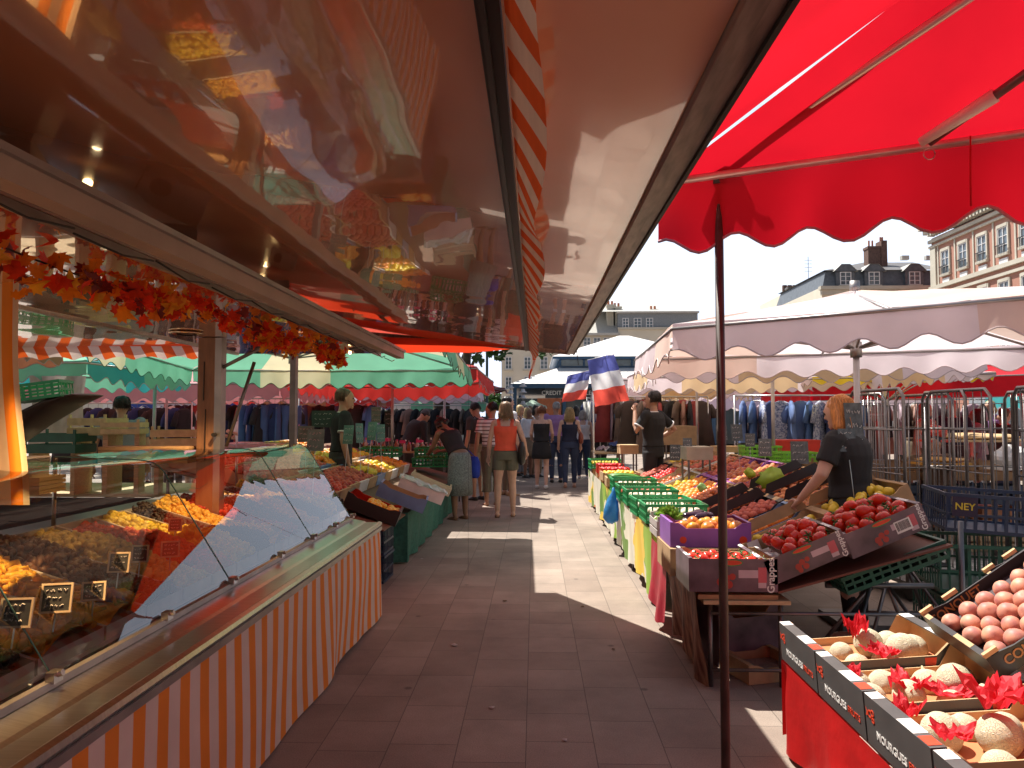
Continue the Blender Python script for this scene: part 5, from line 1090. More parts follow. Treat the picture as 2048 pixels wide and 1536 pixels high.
def person(label, loc, face=0.0, H=1.7, skin=0, hair=('short', 'dark'), top=None, bottom=None, lean=0.0, leanside=0.0, headturn=0.0, headdown=0.0, arms=None, legs=None, vox=.011, fem=True, shoes=None, build=1.0, bags=(), group=None, hands=True, polo=None):
    """local frame: +y is where the person faces, +x is the person's right hand side"""
    k = H/1.7; t = thing('person', label, 'person', loc, face, group)
    V = lambda x, y, z: Vector((x*k, y*k, z*k))
    hipw = .092 if fem else .088; shw = (.165 if fem else .195)*min(build, 1.15); B = build
    pel = V(0, 0, .93)
    Rm = Matrix.Rotation(-lean, 3, 'X') @ Matrix.Rotation(leanside, 3, 'Y')
    def up(x, y, z): return pel + Rm @ V(x, y, z-.93)      # a point of the upper body
    arms = arms or {}; legs = legs or {}
    A = {}
    for s, nm in ((-1, 'L'), (1, 'R')):
        sh = up(s*shw, 0, 1.395); d = arms.get(nm, ((s*.06, -.02, -.27), (s*.01, .06, -.25)))
        el = sh + V(*d[0]); wr = el + V(*d[1]); A[nm] = (sh, el, wr)
    G = {}
    for s, nm in ((-1, 'L'), (1, 'R')):
        hp = V(s*hipw, 0, .88); d = legs.get(nm, ((s*.005, .01, -.41), (0, -.02, -.40)))
        kn = hp + V(*d[0]); an = kn + V(*d[1]); G[nm] = (hp, kn, an)
    def torso(mb, add=0.0, z0=.86, z1=1.44, straps=True):
        prof = [(.84, .165*B, .115*B), (.90, (.172 if fem else .158)*B, .118*B), (.98, (.158 if fem else .155)*B, .112*B), (1.07, (.132 if fem else .148)*B, .098*B), (1.17, (.142 if fem else .16)*B, .104*B), (1.27, (.155 if fem else .178)*B, .115*B), (1.34, (.160 if fem else .185)*B, .105*B), (1.39, (.150 if fem else .178)*B, .082*B), (1.425, .10, .065), (1.445, .066, .058)]
        pts = []; rs = []
        for z, a, b_ in prof:
            if z0-.001 <= z <= z1+.001: pts.append(up(0, (-.012 if z > 1.2 else .0), z)); rs.append(((a+add)*k, (b_+add)*k))
        mb.tube(pts, rs, 20, ref=(1, 0, 0))
    def limb(mb, pts, rs, add=0.0, n=12): mb.tube(pts, [(r+add)*k for r in rs], n)
    # body
    q = MB(); torso(q)
    for nm in 'LR':
        s = -1 if nm == 'L' else 1; hp, kn, an = G[nm]
        limb(q, [hp+V(0, 0, .03), lerp(hp, kn, .35), lerp(hp, kn, .75), kn, lerp(kn, an, .3), lerp(kn, an, .7), an], [.092*B, .086*B, .062*B, .053*B, .057*B, .042, .035])
        foot_dir = V(0, .16, 0); q.ball(an+V(0, -.02, -.035), (.036*k, .045*k, .04*k), 10, 8); q.tube([an+V(0, -.03, -.045), an+V(0, .06, -.05), an+V(s*.01, .15, -.062)], [(.032*k, .03*k), (.040*k, .026*k), (.030*k, .014*k)], 10, ref=(1, 0, 0))
        sh, el, wr = A[nm]
        q.ball(sh+V(-s*.012, 0, -.012), .058*k*B**.5, 12, 8)
        limb(q, [sh, lerp(sh, el, .5), el, lerp(el, wr, .3), wr], [.050*B, .044*B, .036*B, .038, .026])
        fd = (wr-el).normalized()
        side = Vector((s, 0, 0)) if abs(fd.x) < .8 else Vector((0, 0, 1)); side = (side-fd*side.dot(fd)).normalized(); pn = fd.cross(side).normalized()
        q.tube([wr, wr+fd*.04*k, wr+fd*.085*k], [(.028*k, .018*k), (.040*k, .016*k), (.036*k, .014*k)], 10, ref=tuple(pn.cross(fd)))
        fwd = pn if pn.y > 0 else -pn; pal = -side
        for f in range(4):
            o_ = (f-1.5)*.019*k; L_ = (.068, .078, .074, .058)[f]*k; b0 = wr+fd*.080*k+fwd*o_ if False else wr+fd*.078*k+fwd*(-o_)
            q.tube([b0, b0+fd*L_*.5+pal*.006*k, b0+fd*L_*.9+pal*(.022+.004*f)*k], [.0095*k, .009*k, .0075*k], 7)
        b0 = wr+fd*.03*k+fwd*.025*k; q.tube([b0, b0+fwd*.022*k+fd*.03*k, b0+fwd*.024*k+fd*.062*k+pal*.01*k], [.012*k, .0105*k, .008*k], 7)
    # neck and head
    hc = up(0, .018, 1.585); Rh = Rm @ Matrix.Rotation(headturn, 3, 'Z') @ Matrix.Rotation(-headdown, 3, 'X')
    nb = up(0, -.012, 1.42)
    hc = nb + Rm @ Matrix.Rotation(-headdown*.6, 3, 'X') @ V(0, .022, .165)
    h = lambda x, y, z: hc + Rh @ V(x, y, z)
    q.tube([nb-Rm @ V(0, 0, .03), nb+Rm @ V(0, 0, .03), h(0, -.015, -.05)], [.060*k, .050*k, .048*k], 12)
    q.tube([h(0, .012, -.112), h(0, .016, -.09), h(0, .008, -.05), h(0, 0, 0), h(0, -.006, .045), h(0, -.008, .085), h(0, -.006, .108)], [(.022*k, .03*k), (.044*k, .056*k), (.062*k, .078*k), (.073*k, .092*k), (.072*k, .094*k), (.054*k, .072*k), (.02*k, .028*k)], 18, ref=tuple(Rh @ Vector((1, 0, 0))))
    q.tube([h(0, .088, .018), h(0, .108, -.018), h(0, .092, -.03)], [.008*k, .014*k, .008*k], 8)
    q.ball(h(0, .078, -.088), .022*k, 8, 6); q.tube([h(-.024, .082, -.058), h(0, .092, -.056), h(.024, .082, -.058)], .008*k, 6)
    q.tube([h(-.04, .084, .032), h(0, .092, .030), h(.04, .084, .032)], .009*k, 6)
    for s in (-1, 1): q.tube([h(s*.074, -.004, .018), h(s*.083, -.012, .0), h(s*.074, -.002, -.03)], [.008*k, .014*k, .007*k], 8)
    body = part('body', remesh(q, vox, skins[skin], 'body'), None, t)
    if H > 0 and vox < .012:
        for s in (-1, 1):
            e = MB(); e.ball(h(s*.030, .082, .012), .011*k, 8, 6); part('eye', e, mat('eye', (.06, .04, .03), .2), t, True)
    # hair
    hs, hcname = hair
    if hs:
        q = MB()
        q.tube([h(0, -.035, -.03), h(0, -.032, .02), h(0, -.020, .065), h(0, -.008, .105), h(0, -.004, .122)], [(.070*k, .072*k), (.083*k, .085*k), (.080*k, .096*k), (.056*k, .072*k), (.02*k, .025*k)], 16, ref=tuple(Rh @ Vector((1, 0, 0))))
        if hs in ('bob', 'long', 'shoulder'):
            dn = {'bob': .13, 'shoulder': .20, 'long': .30}[hs]
            for s in (-1, 0, 1):
                p1 = h(s*.058, -.03-(.03 if s == 0 else 0), 0); q.tube([h(s*.045, -.03, .06), p1, p1+Rm @ V(s*.012, -.012, -dn*.55), p1+Rm @ V(s*.005, -.02, -dn)], [.045*k, .048*k, .050*k, .022*k], 10)
        if hs == 'curly':
            rn = random.Random(3)
            for j in range(26): q.ball(h(rn.uniform(-.075, .075), rn.uniform(-.11, .02), rn.uniform(-.06, .11)), .032*k, 8, 6)
        if hs == 'bun': q.ball(h(0, -.07, .10), .042*k, 10, 8)
        for i, v in enumerate(q.v): v = Vector(v); q.v[i] = tuple(v + (v-hc)*.10*noise.noise(v*26))
        hr_ = part('hair', remesh(q, max(vox*.8, .007), hairs[hcname], 'hair', 1), None, t)
        if vox < .0105:
            q = MB(); r2 = random.Random(5); lng = {'bob': .13, 'shoulder': .20, 'long': .30, 'short': .03, 'curly': .05, 'bun': .02}[hs]
            for j in range(260 if lng > .1 else 120):
                a = r2.uniform(PI*.98, PI*2.02); st_ = h(.035*math.cos(a), -.01+.03*math.sin(a), .118); rr = r2.uniform(.96, 1.10)
                m1 = h(.084*rr*math.cos(a), -.018+.098*rr*math.sin(a), .045+r2.uniform(-.02, .03)); m2 = h(.090*rr*math.cos(a), -.025+.092*rr*math.sin(a), -.02-r2.uniform(0, .03))
                pts = [st_, lerp(st_, m1, .55)+(st_-hc)*.12, m1, m2]
                if lng > .1: e_ = m2+Rm @ V(r2.uniform(-.02, .02)+.012*math.cos(a), r2.uniform(-.02, .015), -lng*r2.uniform(.55, 1.0)); pts += [lerp(m2, e_, .5)+Rm @ V(.01*math.sin(j), .01*math.cos(j*1.7), 0), e_]
                q.tube(pts, [.0022*k]*(len(pts)-1)+[.0008*k], 4)
            part('strands', q, hairs[hcname], hr_, True)
    # clothes
    if top:
        kind, mt = top[0], top[1]; q = MB()
        z0 = .90 if kind != 'dress' else .86
        torso(q, .021, .92 if kind not in ('tank', 'strap') else .925, 1.425 if kind not in ('strap', 'tank') else 1.345)
        for nm in 'LR':
            s = -1 if nm == 'L' else 1; sh, el, wr = A[nm]
            if kind in ('tee', 'polo', 'shirt'):
                q.ball(sh+V(-s*.012, 0, -.010), .070*k*B**.5, 12, 8); limb(q, [sh, lerp(sh, el, .35), lerp(sh, el, .68)], [.060*B, .060*B, .062*B])
            elif kind == 'long':
                q.ball(sh+V(-s*.012, 0, -.010), .070*k*B**.5, 12, 8); limb(q, [sh, lerp(sh, el, .5), el, lerp(el, wr, .9)], [.060*B, .057*B, .050, .040])
            elif kind == 'tank':
                q.tube([up(s*.085, .06, 1.31), up(s*.10, .03, 1.39), up(s*.10, -.02, 1.432), up(s*.09, -.07, 1.37), up(s*.085, -.09, 1.30)], [.032*k]*5, 8)
            elif kind == 'strap':
                q.tube([up(s*.08, .07, 1.31), up(s*.085, .02, 1.415), up(s*.075, -.04, 1.425), up(s*.075, -.105, 1.32)], [.009*k]*4, 6)
        for i, v in enumerate(q.v):
            v = Vector(v); q.v[i] = tuple(v + (v-Vector((0, 0, v.z))).normalized()*.006*noise.noise(v*15+Vector((loc[0], 0, 0))))
        tp_ = part('shirt' if kind != 'dress' else 'dress', remesh(q, max(vox, .010), mt, 'shirt', 2), None, t)
        if kind in ('polo',):
            c = MB(); c.tube([nb+Rm @ V(.058*math.cos(a*PI/6), .050*math.sin(a*PI/6), .006) for a in range(13)], .012*k, 6); part('collar', c, polo or mt, tp_, True)
            for nm in 'LR':
                sh, el, wr = A[nm]; c = MB(); c.tube([lerp(sh, el, .655), lerp(sh, el, .71)], (.068*B)*k, 14); part('cuff', c, polo or mt, tp_, True)
    if bottom:
        kind, mt = bottom[0], bottom[1]; q = MB()
        if kind in ('skirt', 'dressskirt', 'midi'):
            zl = {'skirt': .52, 'dressskirt': .62, 'midi': .36}[kind]
            q = MB(); pts = [pel+V(0, 0, .06), pel, V(0, 0, .84), V(0, 0, lerp(.84, zl, .5)), V(0, .0, zl)]; fl = {'skirt': .24, 'dressskirt': .215, 'midi': .21}[kind]
            q.tube(pts, [(.150*B*k, .112*B*k), (.178*B*k, .130*B*k), (.190*B*k, .142*B*k), ((.19+fl)/2*k, .155*k), (fl*k, .17*k)], 26, ref=(1, 0, 0))
            for i, v in enumerate(q.v):
                v = Vector(v); a = math.atan2(v.y, v.x); fd_ = max(0, (.86*k-v.z))*.07; q.v[i] = (v.x*(1+fd_*math.sin(a*9)), v.y*(1+fd_*math.sin(a*9)), v.z)
            part('skirt', q, mt, t, True)
        else:
            torso(q, .016, .84, .985)
            for nm in 'LR':
                hp, kn, an = G[nm]; wd = 1.25 if kind == 'wide' else 1.0
                if kind == 'shorts': limb(q, [hp+V(0, 0, .03), lerp(hp, kn, .25), lerp(hp, kn, .46)], [.100*B, .101*B, .098*B])
                elif kind == 'bermuda': limb(q, [hp+V(0, 0, .03), lerp(hp, kn, .35), lerp(hp, kn, 1.0), lerp(kn, an, .12)], [.100*B, .096*B, .078, .076])
                elif kind == 'crop': limb(q, [hp+V(0, 0, .03), lerp(hp, kn, .35), kn, lerp(kn, an, .62)], [.100*B, .096*B, .08, .085])
                else: limb(q, [hp+V(0, 0, .03), lerp(hp, kn, .35), lerp(hp, kn, .8), kn, lerp(kn, an, .35), lerp(kn, an, .97)], [.100*B, .093*B, .070*wd, .062*wd, .062*wd, (.046 if wd == 1 else .066)])
            for i, v in enumerate(q.v):
                v = Vector(v); q.v[i] = tuple(v + Vector((noise.noise(v*18), noise.noise(v*18+Vector((5, 0, 0))), 0))*.006)
            part('trousers' if kind in ('jeans', 'wide', 'crop') else 'shorts', remesh(q, max(vox, .010), mt, 'trousers', 2), None, t)
    # shoes
    sm = shoes or mat('shoe_brown', (.12, .06, .03), .6)
    for nm in 'LR':
        s = -1 if nm == 'L' else 1; an = G[nm][2]; q = MB()
        if shoes is None or sm.name.startswith('sandal'):
            q.tube([an+V(0, -.065, -.074), an+V(0, .05, -.078), an+V(s*.01, .165, -.076)], [(.034*k, .010*k), (.040*k, .009*k), (.034*k, .009*k)], 12, ref=(1, 0, 0)); q.tube([an+V(-.036, .07, -.07), an+V(0, .09, -.032), an+V(.036, .07, -.07)], .006*k, 6)
        else: q.tube([an+V(0, -.072, -.045), an+V(0, 0, -.035), an+V(0, .07, -.055), an+V(s*.01, .175, -.070)], [(.032*k, .034*k), (.044*k, .046*k), (.044*k, .032*k), (.030*k, .015*k)], 12, ref=(1, 0, 0))
        part('shoe', q, sm, t, True)
    for b_ in bags: b_(t, up, V, k, A)
    return t
def shoulder_bag(side, mt, size=(.13, .06, .17), drop=.36, yo=-.04, label=None, lowbag=False):
    def f(t, up, V, k, A):
        s = side; q = MB(); top_ = up(s*.155, 0, 1.43); c = up(s*.24, yo, 1.43-drop-size[2])
        q.tube([c+V(0, 0, size[2]), c+V(0, 0, size[2]*.5), c, c-V(0, 0, size[2]*.8), c-V(0, 0, size[2])], [(size[1]*.5*k, size[0]*.75*k), (size[1]*k, size[0]*.95*k), (size[1]*1.15*k, size[0]*k), (size[1]*k, size[0]*.95*k), (size[1]*.5*k, size[0]*.8*k)], 14, ref=(1, 0, 0))
        b_ = part('bag', q, mt, t, True)
        q = MB()
        for yy in (-.6, .6): q.tube([c+V(0, yy*size[0]*.8, size[2]*.9), top_+V(.0*s, .06*yy, -.12), top_+V(-.02*s, yy*.05, .012), top_+V(-.03*s, 0, .022)], .007*k, 6)
        part('strap', q, mt, b_, True)
        if label: b_['label'] = label
    return f
def backpack(mt, label=None):
    def f(t, up, V, k, A):
        q = MB(); q.tube([up(0, -.20, 1.40), up(0, -.21, 1.30), up(0, -.22, 1.12), up(0, -.21, 1.0)], [(.09*k, .05*k), (.13*k, .08*k), (.14*k, .10*k), (.11*k, .07*k)], 16, ref=(1, 0, 0)); b_ = part('backpack', q, mt, t, True)
        q = MB()
        for s in (-1, 1): q.tube([up(s*.09, -.15, 1.38), up(s*.10, -.02, 1.45), up(s*.11, .10, 1.34), up(s*.14, .06, 1.10), up(s*.12, -.14, 1.02)], .014*k, 6)
        part('strap', q, mt, b_, True)
    return f
denim = cloth('denim', (.035, .05, .10)); khaki = cloth('khaki', (.20, .15, .10)); olive = cloth('olive', (.13, .12, .085)); black = cloth('black', (.014, .014, .016)); navy = cloth('navy', (.016, .02, .045))
orangec = cloth('orange', (.78, .10, .05)); purple = cloth('purple', (.34, .18, .40)); whitec = cloth('white', (.70, .70, .72)); greyc = cloth('grey', (.22, .23, .26)); dark = cloth('charcoal', (.04, .035, .035)); brownc = cloth('brown', (.12, .07, .045))
polom = bpy.data.materials.new('striped_polo'); polom.use_nodes = True; n = polom.node_tree; L = n.links
tc = n.nodes.new('ShaderNodeTexCoord'); wv = n.nodes.new('ShaderNodeTexWave'); wv.bands_direction = 'Z'; wv.inputs['Scale'].default_value = 5.2; rp = n.nodes.new('ShaderNodeValToRGB'); rp.color_ramp.elements[0].position = .78; rp.color_ramp.elements[1].position = .82; rp.color_ramp.elements[0].color = (.68, .64, .66, 1); rp.color_ramp.elements[1].color = (.12, .07, .09, 1)
L.new(tc.outputs['Object'], wv.inputs[0]); L.new(wv.outputs['Fac'], rp.inputs[0]); L.new(rp.outputs[0], n.nodes['Principled BSDF'].inputs['Base Color']); n.nodes['Principled BSDF'].inputs['Roughness'].default_value = .85
ging = cloth('check', (.17, .19, .19), var=.4, scale=60)
whiteshoe = mat('white_trainer', (.70, .68, .66), .5); blackshoe = mat('black_shoe', (.02, .018, .016), .4); leather = mat('red_brown_leather', (.22, .05, .025), .4); bagblack = mat('black_leather', (.015, .013, .013), .45); bagblue = mat('blue_cotton', (.015, .04, .36), .8, var=.15); packm = mat('pack_nylon', (.045, .03, .03), .6, var=.3)
def gp(px, py): return P(px, py, Z=0)
def at(px, Y): p = P(px, 835, Y=Y); return Vector((p.x, Y, 0))
walkA = {'L': ((-.005, .10, -.40), (0, -.03, -.40)), 'R': ((.005, -.04, -.41), (0, -.16, -.37))}
walkB = {'R': ((.005, .10, -.40), (0, -.03, -.40)), 'L': ((-.005, -.04, -.41), (0, -.16, -.37))}
# the woman in orange, seen from behind
person('woman in an orange tank top and khaki shorts with a black shoulder bag', at(1011, 10.9), 0.02, 1.68, 0, ('bob', 'light'), ('tank', orangec), ('shorts', olive), vox=.009, bags=(shoulder_bag(1, bagblack, (.12, .055, .17), .32),), legs={'L': ((-.02, .0, -.41), (-.005, -.06, -.39)), 'R': ((.01, .04, -.41), (.01, .0, -.40))}, arms={'L': ((-.07, -.01, -.27), (-.02, .07, -.25)), 'R': ((.10, -.03, -.25), (.04, .14, -.19))}, headturn=.15)
person('girl in a short black strappy playsuit and white trainers walking away', at(1083, 15.2), -.05, 1.68, 0, ('bun', 'auburn'), ('strap', black), ('dressskirt', black), vox=.010, legs=walkA, shoes=whiteshoe, arms={'L': ((-.05, 0, -.26), (.0, .20, -.10)), 'R': ((.06, 0, -.26), (-.01, .2, -.11))})
person('man in a purple short sleeved shirt and dark jeans walking away', at(1112, 16.7), .1, 1.80, 1, ('short', 'grey'), ('shirt', purple), ('jeans', denim), vox=.011, fem=False, shoes=blackshoe, build=1.1, headturn=.3)
person('blonde woman in a sleeveless navy top and slim jeans with a brown leather bag', at(1139, 15.5), -.03, 1.66, 0, ('shoulder', 'blond'), ('tank', navy), ('jeans', denim), vox=.010, bags=(shoulder_bag(1, leather, (.11, .05, .12), .26),), legs=walkB, shoes=mat('sandal_tan', (.35, .14, .07), .6))
person('grey haired woman in a white sleeveless top and jeans walking away on the right', at(1166, 17.7), -.1, 1.62, 0, ('bob', 'grey'), ('tank', whitec), ('jeans', denim), vox=.011, shoes=whiteshoe)
person('woman in a grey tank top with dark pinned hair beside the flag pole', at(1202, 17.2), .7, 1.60, 1, ('bun', 'dark'), ('tank', greyc), ('jeans', dark), vox=.012)
person('woman with a blue cotton bag bending over the left stall to pick fruit', at(920, 10.6), .75, 1.64, 2, ('curly', 'dark'), ('tank', cloth('black_vest', (.02, .015, .018))), ('midi', ging), vox=.009, lean=.72, headdown=.5, arms={'L': ((-.02, .14, -.24), (.10, .22, -.08)), 'R': ((.05, .10, -.26), (-.10, .22, -.04))}, bags=(shoulder_bag(1, bagblue, (.13, .08, .16), .48, .10),))
person('man in a black and grey top with a backpack looking down at the stall', at(955, 13.1), .9, 1.72, 1, ('short', 'dark'), ('tee', dark), ('bermuda', khaki), vox=.010, fem=False, headdown=.6, bags=(backpack(packm),), shoes=blackshoe)
person('man in a white polo shirt with thin dark stripes and olive cropped trousers', at(984, 12.3), .35, 1.70, 1, ('short', 'dark'), ('polo', polom), ('crop', olive), vox=.010, fem=False, headturn=.8, polo=polom, headdown=.3)
person('tall man in a white shirt looking right, behind the woman in orange', at(1016, 13.9), -1.0, 1.84, 0, ('short', 'dark'), ('shirt', whitec), ('jeans', khaki), vox=.010, fem=False, shoes=mat('tan_shoe', (.30, .18, .09), .5))
# stall keepers
person('bearded stall keeper in a black t-shirt standing behind the peaches on the left', at(682, 8.9), -1.25, 1.80, 1, ('short', 'brown'), ('polo', black), ('jeans', dark), vox=.009, fem=False, polo=mat('white_band', (.65, .62, .6), .8), lean=.06)
person('stall keeper dressed in black bending over the bottle stand', at(812, 13.2), -.9, 1.72, 1, ('short', 'dark'), ('long', black), ('jeans', dark), vox=.012, fem=False, lean=.55, headdown=.4)
person('man in a black polo, one hand on his hip, the other raised', at(1306, 10.4), .95, 1.82, 1, ('short', 'dark'), ('polo', black), ('jeans', black), vox=.008, fem=False, polo=whitec, arms={'L': ((-.10, .10, -.22), (.14, .08, .26)), 'R': ((.20, -.12, -.20), (-.13, .17, -.12))})
person('strawberry blonde woman in a black t-shirt serving behind the peach boxes', at(1702, 5.05), .85, 1.60, 0, ('shoulder', 'red'), ('tee', black), ('jeans', black), vox=.008, build=1.2, lean=.10, headturn=-.2, arms={'L': ((-.10, .06, -.25), (.02, .16, -.18)), 'R': ((.10, .05, -.25), (-.02, .17, -.16))}, headdown=.15)
person('woman with curly grey hair in a white tank top and a black cross strap', at(1608, 13.5), .1, 1.62, 0, ('curly', 'grey'), ('tank', whitec), ('jeans', denim), vox=.011, bags=(shoulder_bag(1, bagblack, (.1, .05, .1), .5),))
person('man in a grey t-shirt with his back turned, seen through the open trailer', at(243, 8.6), .5, 1.70, 1, ('short', 'dark'), ('tee', greyc), ('jeans', dark), vox=.010, fem=False, build=1.1)
person('smiling young woman in a white t-shirt with long dark hair, left of the trailer post', at(487, 12.6), 2.4, 1.64, 0, ('long', 'brown'), ('tee', whitec), ('jeans', dark), vox=.011, arms={'L': ((-.08, .04, -.24), (.14, .18, .08)), 'R': ((.06, .05, -.26), (-.05, .22, .05))})
person('white haired man in a pale striped shirt bending over a far left stall', at(352, 13.6), 2.9, 1.66, 0, ('short', 'white'), ('shirt', whitec), ('jeans', dark), vox=.012, fem=False, lean=.2)
person('older woman in white beside the white haired man', at(383, 13.9), 2.6, 1.55, 0, ('bob', 'white'), ('tee', whitec), ('skirt', greyc), vox=.012, lean=.25)
person('man crouched at the foot of the lavender canopy among the stands', at(1870, 8.2), 2.0, 1.25, 1, ('short', 'dark'), ('tee', brownc), ('jeans', dark), vox=.012, fem=False)
# distant crowd
rn = random.Random(77); tops = [black, navy, whitec, greyc, dark, purple, brownc, denim]
crowd = [(1030, 19.2), (1046, 20.8), (1056, 18.0), (1068, 22.5), (1078, 21.2), (1152, 20.5), (1176, 21.5), (1041, 18.6), (1052, 19.6), (1063, 20.4), (1073, 18.2), (1048, 30), (1062, 27), (1040, 34), (1056, 40), (1072, 36), (1034, 44), (1066, 48), (1050, 24), (1027, 26), (1078, 46), (1043, 52), (1031, 38),
         (1024, 21), (1058, 22), (1044, 23), (1070, 25), (1036, 28), (1052, 32), (1028, 31), (1076, 32), (1062, 38), (1018, 36),
         (1905, 12.5), (1852, 12), (1952, 13), (2010, 11.6), (1980, 15), (1830, 15), (1735, 14), (540, 17), (585, 19), (430, 16), (300, 16), (640, 22), (760, 20), (720, 24), (1240, 20), (1560, 19)]
what = ['beyond the bank kiosk end of the aisle', 'in the shade far down the aisle', 'at the far end of the aisle', 'in the distant crowd', 'walking far down the aisle']
colw = {black: 'black', navy: 'navy', whitec: 'white', greyc: 'grey', dark: 'charcoal', purple: 'purple', brownc: 'brown', denim: 'blue'}
protos = []
for i, (px, Y) in enumerate(crowd):
    tp2 = tops[i % 8]; side = 'in the crowd far down the aisle' if i < 33 else ('behind the wire trolleys' if px > 1700 else ('behind the left-hand stalls' if px < 900 else 'by the clothes racks on the right'))
    hn = ['dark', 'brown', 'blond', 'grey', 'light'][i % 5]
    person('distant shopper in a %s top with %s hair %s' % (colw[tp2], hn if hn != 'light' else 'fawn', side), at(px, Y), rn.uniform(-3, 3), rn.uniform(1.58, 1.80), i % 3, (['short', 'bob', 'shoulder'][i % 3], hn), (['tee', 'tank', 'long'][i % 3], tp2), (['jeans', 'skirt', 'jeans'][(i*2) % 3], [denim, dark, khaki, greyc][i % 4]), vox=.018, fem=i % 2 == 0, shoes=blackshoe, group='distant shoppers')
# ---------------------------------------------------------------- left-hand fruit stall beyond the trailer
LS = thing('fruit_stall_table', 'peach stall table with a green mesh front cloth, left of the aisle', 'stall table', (-2.2, 9, 0))
def LZ(x): return .50+(-x-1.3)*.27
q = MB(); q.box(-3.3, -1.28, 6.3, 12.2, -.012, 0); q.v = [(x, y, LZ(x)+z) for x, y, z in q.v]; part('ramp_board', q, mat('ramp_ply', (.16, .10, .06)), LS, world=True)
for y in (6.4, 8.3, 10.2, 12.1):
    for x in (-1.34, -2.3, -3.2): q = MB(); q.tube([(x, y, 0), (x, y, LZ(x)-.012)], .014, 8); part('leg', q, darksteel, LS, True, world=True)
gcloth = mat('green_mesh_cloth', (.035, .17, .13), .7, var=.25, scale=30, trans=.25)
q = MB(); q.grid(lambda u, v: Vector((-1.255+.02*math.sin(u*55+v)*v-.02*v, lerp(7.35, 12.2, u), lerp(.51, .02, v)+.01*math.sin(u*30)*v)), 160, 10)
q.grid(lambda u, v: Vector((lerp(-1.255, -1.9, u), 7.345+.012*math.sin(u*20)*v, lerp(.51, .02, v))), 20, 8)
solo('cloth', q, gcloth, 'dark green mesh cloth hanging in front of the left stall', 'cloth', smooth=True)
# stacked navy crates at its near corner
for k, (x, y, z, lab) in enumerate(((-1.62, 6.15, .002, 'bottom navy crate of the front stack beside the trailer skirt'), (-1.62, 6.15, .246, 'top navy crate of the front stack beside the trailer skirt'), (-1.60, 6.68, .002, 'bottom navy crate of the rear stack by the green cloth'), (-1.60, 6.68, .246, 'top navy crate of the rear stack by the green cloth'))):
    crate('navy_crate', lambda: plastic_crate(.58, .38, .24), bcr, lab, 'crate', (x, y, z), (0, 0, .02 if k < 2 else -.03), 'stacked navy plastic crates')
la = .262
def lbox(key, fn, mats, lab, x, y, w_, d_, h_, fk=None, fl='', grp=None, tiltx=la, rz=0, up=.006, **kw):
    bx = crate(key, fn, mats, lab, 'fruit box', (x, y, LZ(x)+up), (0, tiltx, rz), grp)
    if fk: fill(fk, bx, w_, d_, h_, fl+' in the '+lab.split(' with')[0], kw.pop('fg', fl+' fruit on the left stall'), **kw)
    return bx
k = 0
for (cx, y0, n_, kk) in ((-1.62, 7.95, 0, 0), (-2.08, 7.5, 8, 1), (-2.6, 7.4, 8, 2), (-3.05, 7.6, 6, 3)):
    for j in range(n_):
        y = y0+j*.44; bc = ['white', 'brown', 'white', 'brown', 'blue', 'brown', 'white', 'brown'][(j+kk) % 8]
        fk = 'rosy' if j < 3 else ['orange', 'lemon', 'orange', 'orange', 'lemon'][(j+kk) % 5]
        posn = ['first', 'second', 'third', 'fourth', 'fifth', 'sixth', 'seventh', 'eighth'][j]; rown = ['front', 'lower', 'middle', 'upper'][kk]
        nm = {'rosy': 'rosy peach', 'orange': 'orange', 'lemon': 'yellow lemon'}[fk]
        lbox('l_'+bc, lambda: tray_box(.48, .41, .12, .095, fl=.02), cols[bc], '%s %s box in the %s row of the left stall' % (posn, bc, rown), cx, y, .48, .41, .12, fk, nm, 'fruit boxes on the left stall', heap=.03, seed=200+k, miss=.12 if fk != 'lemon' else .5, s=1.02 if fk != 'lemon' else 1.5, cap=26, fg='%s fruit on the left stall' % nm); k += 1
# empty and half empty crates tipped over the front edge
lw = mat('light_poplar', (.62, .52, .38), .75, var=.12, scale=20, stretch=(1, 6, 6))
clear = mat('crinkled_film', (.66, .66, .62), .25, spec=.8, trans=.3, bump=.5, bscale=20)
for (px, py, Y, rz, lab, kind) in ((858, 975, 8.7, .1, 'empty pale wooden crate sticking out over the aisle', 'w'), (838, 990, 8.0, .15, 'white cardboard box lined with crinkled film, tipped towards the aisle', 'f'), (800, 1005, 7.5, .12, 'open cardboard box with a blue edge at the front of the left stall', 'b'), (742, 1028, 6.75, .1, 'dark box of lemons above the navy crates', 'l')):
    p = P(px, py, Y=Y)
    if kind == 'w': o = crate('poplar_crate', lambda: slat_crate(.5, .3, .10), lw, lab, 'crate', p, (0, .40, rz))
    else:
        mm_ = {'f': [pwhite, pwhite, liner, pwhite], 'b': [pblue, card, liner, pblue], 'l': [pblack, orangered, dliner, pblack]}[kind]
        o = crate('tip_'+kind, lambda: tray_box(.5, .38, .14, .12, fl=.02), mm_, lab, 'fruit box', p, (0, .38, rz))
        if kind == 'f': q = MB(); q.grid(lambda u, v: Vector((lerp(-.27, .27, u), lerp(-.21, .21, v), .13+.05*noise.noise(Vector((u*6, v*5, 2))))), 34, 22); part('film_lining', q, clear, o, True)
        if kind == 'l': fill('lemon', o, .5, .38, .12, 'yellow lemon in the dark box above the navy crates', 'lemons above the navy crates', x0=-.2, miss=.3, seed=9, s=1.1)
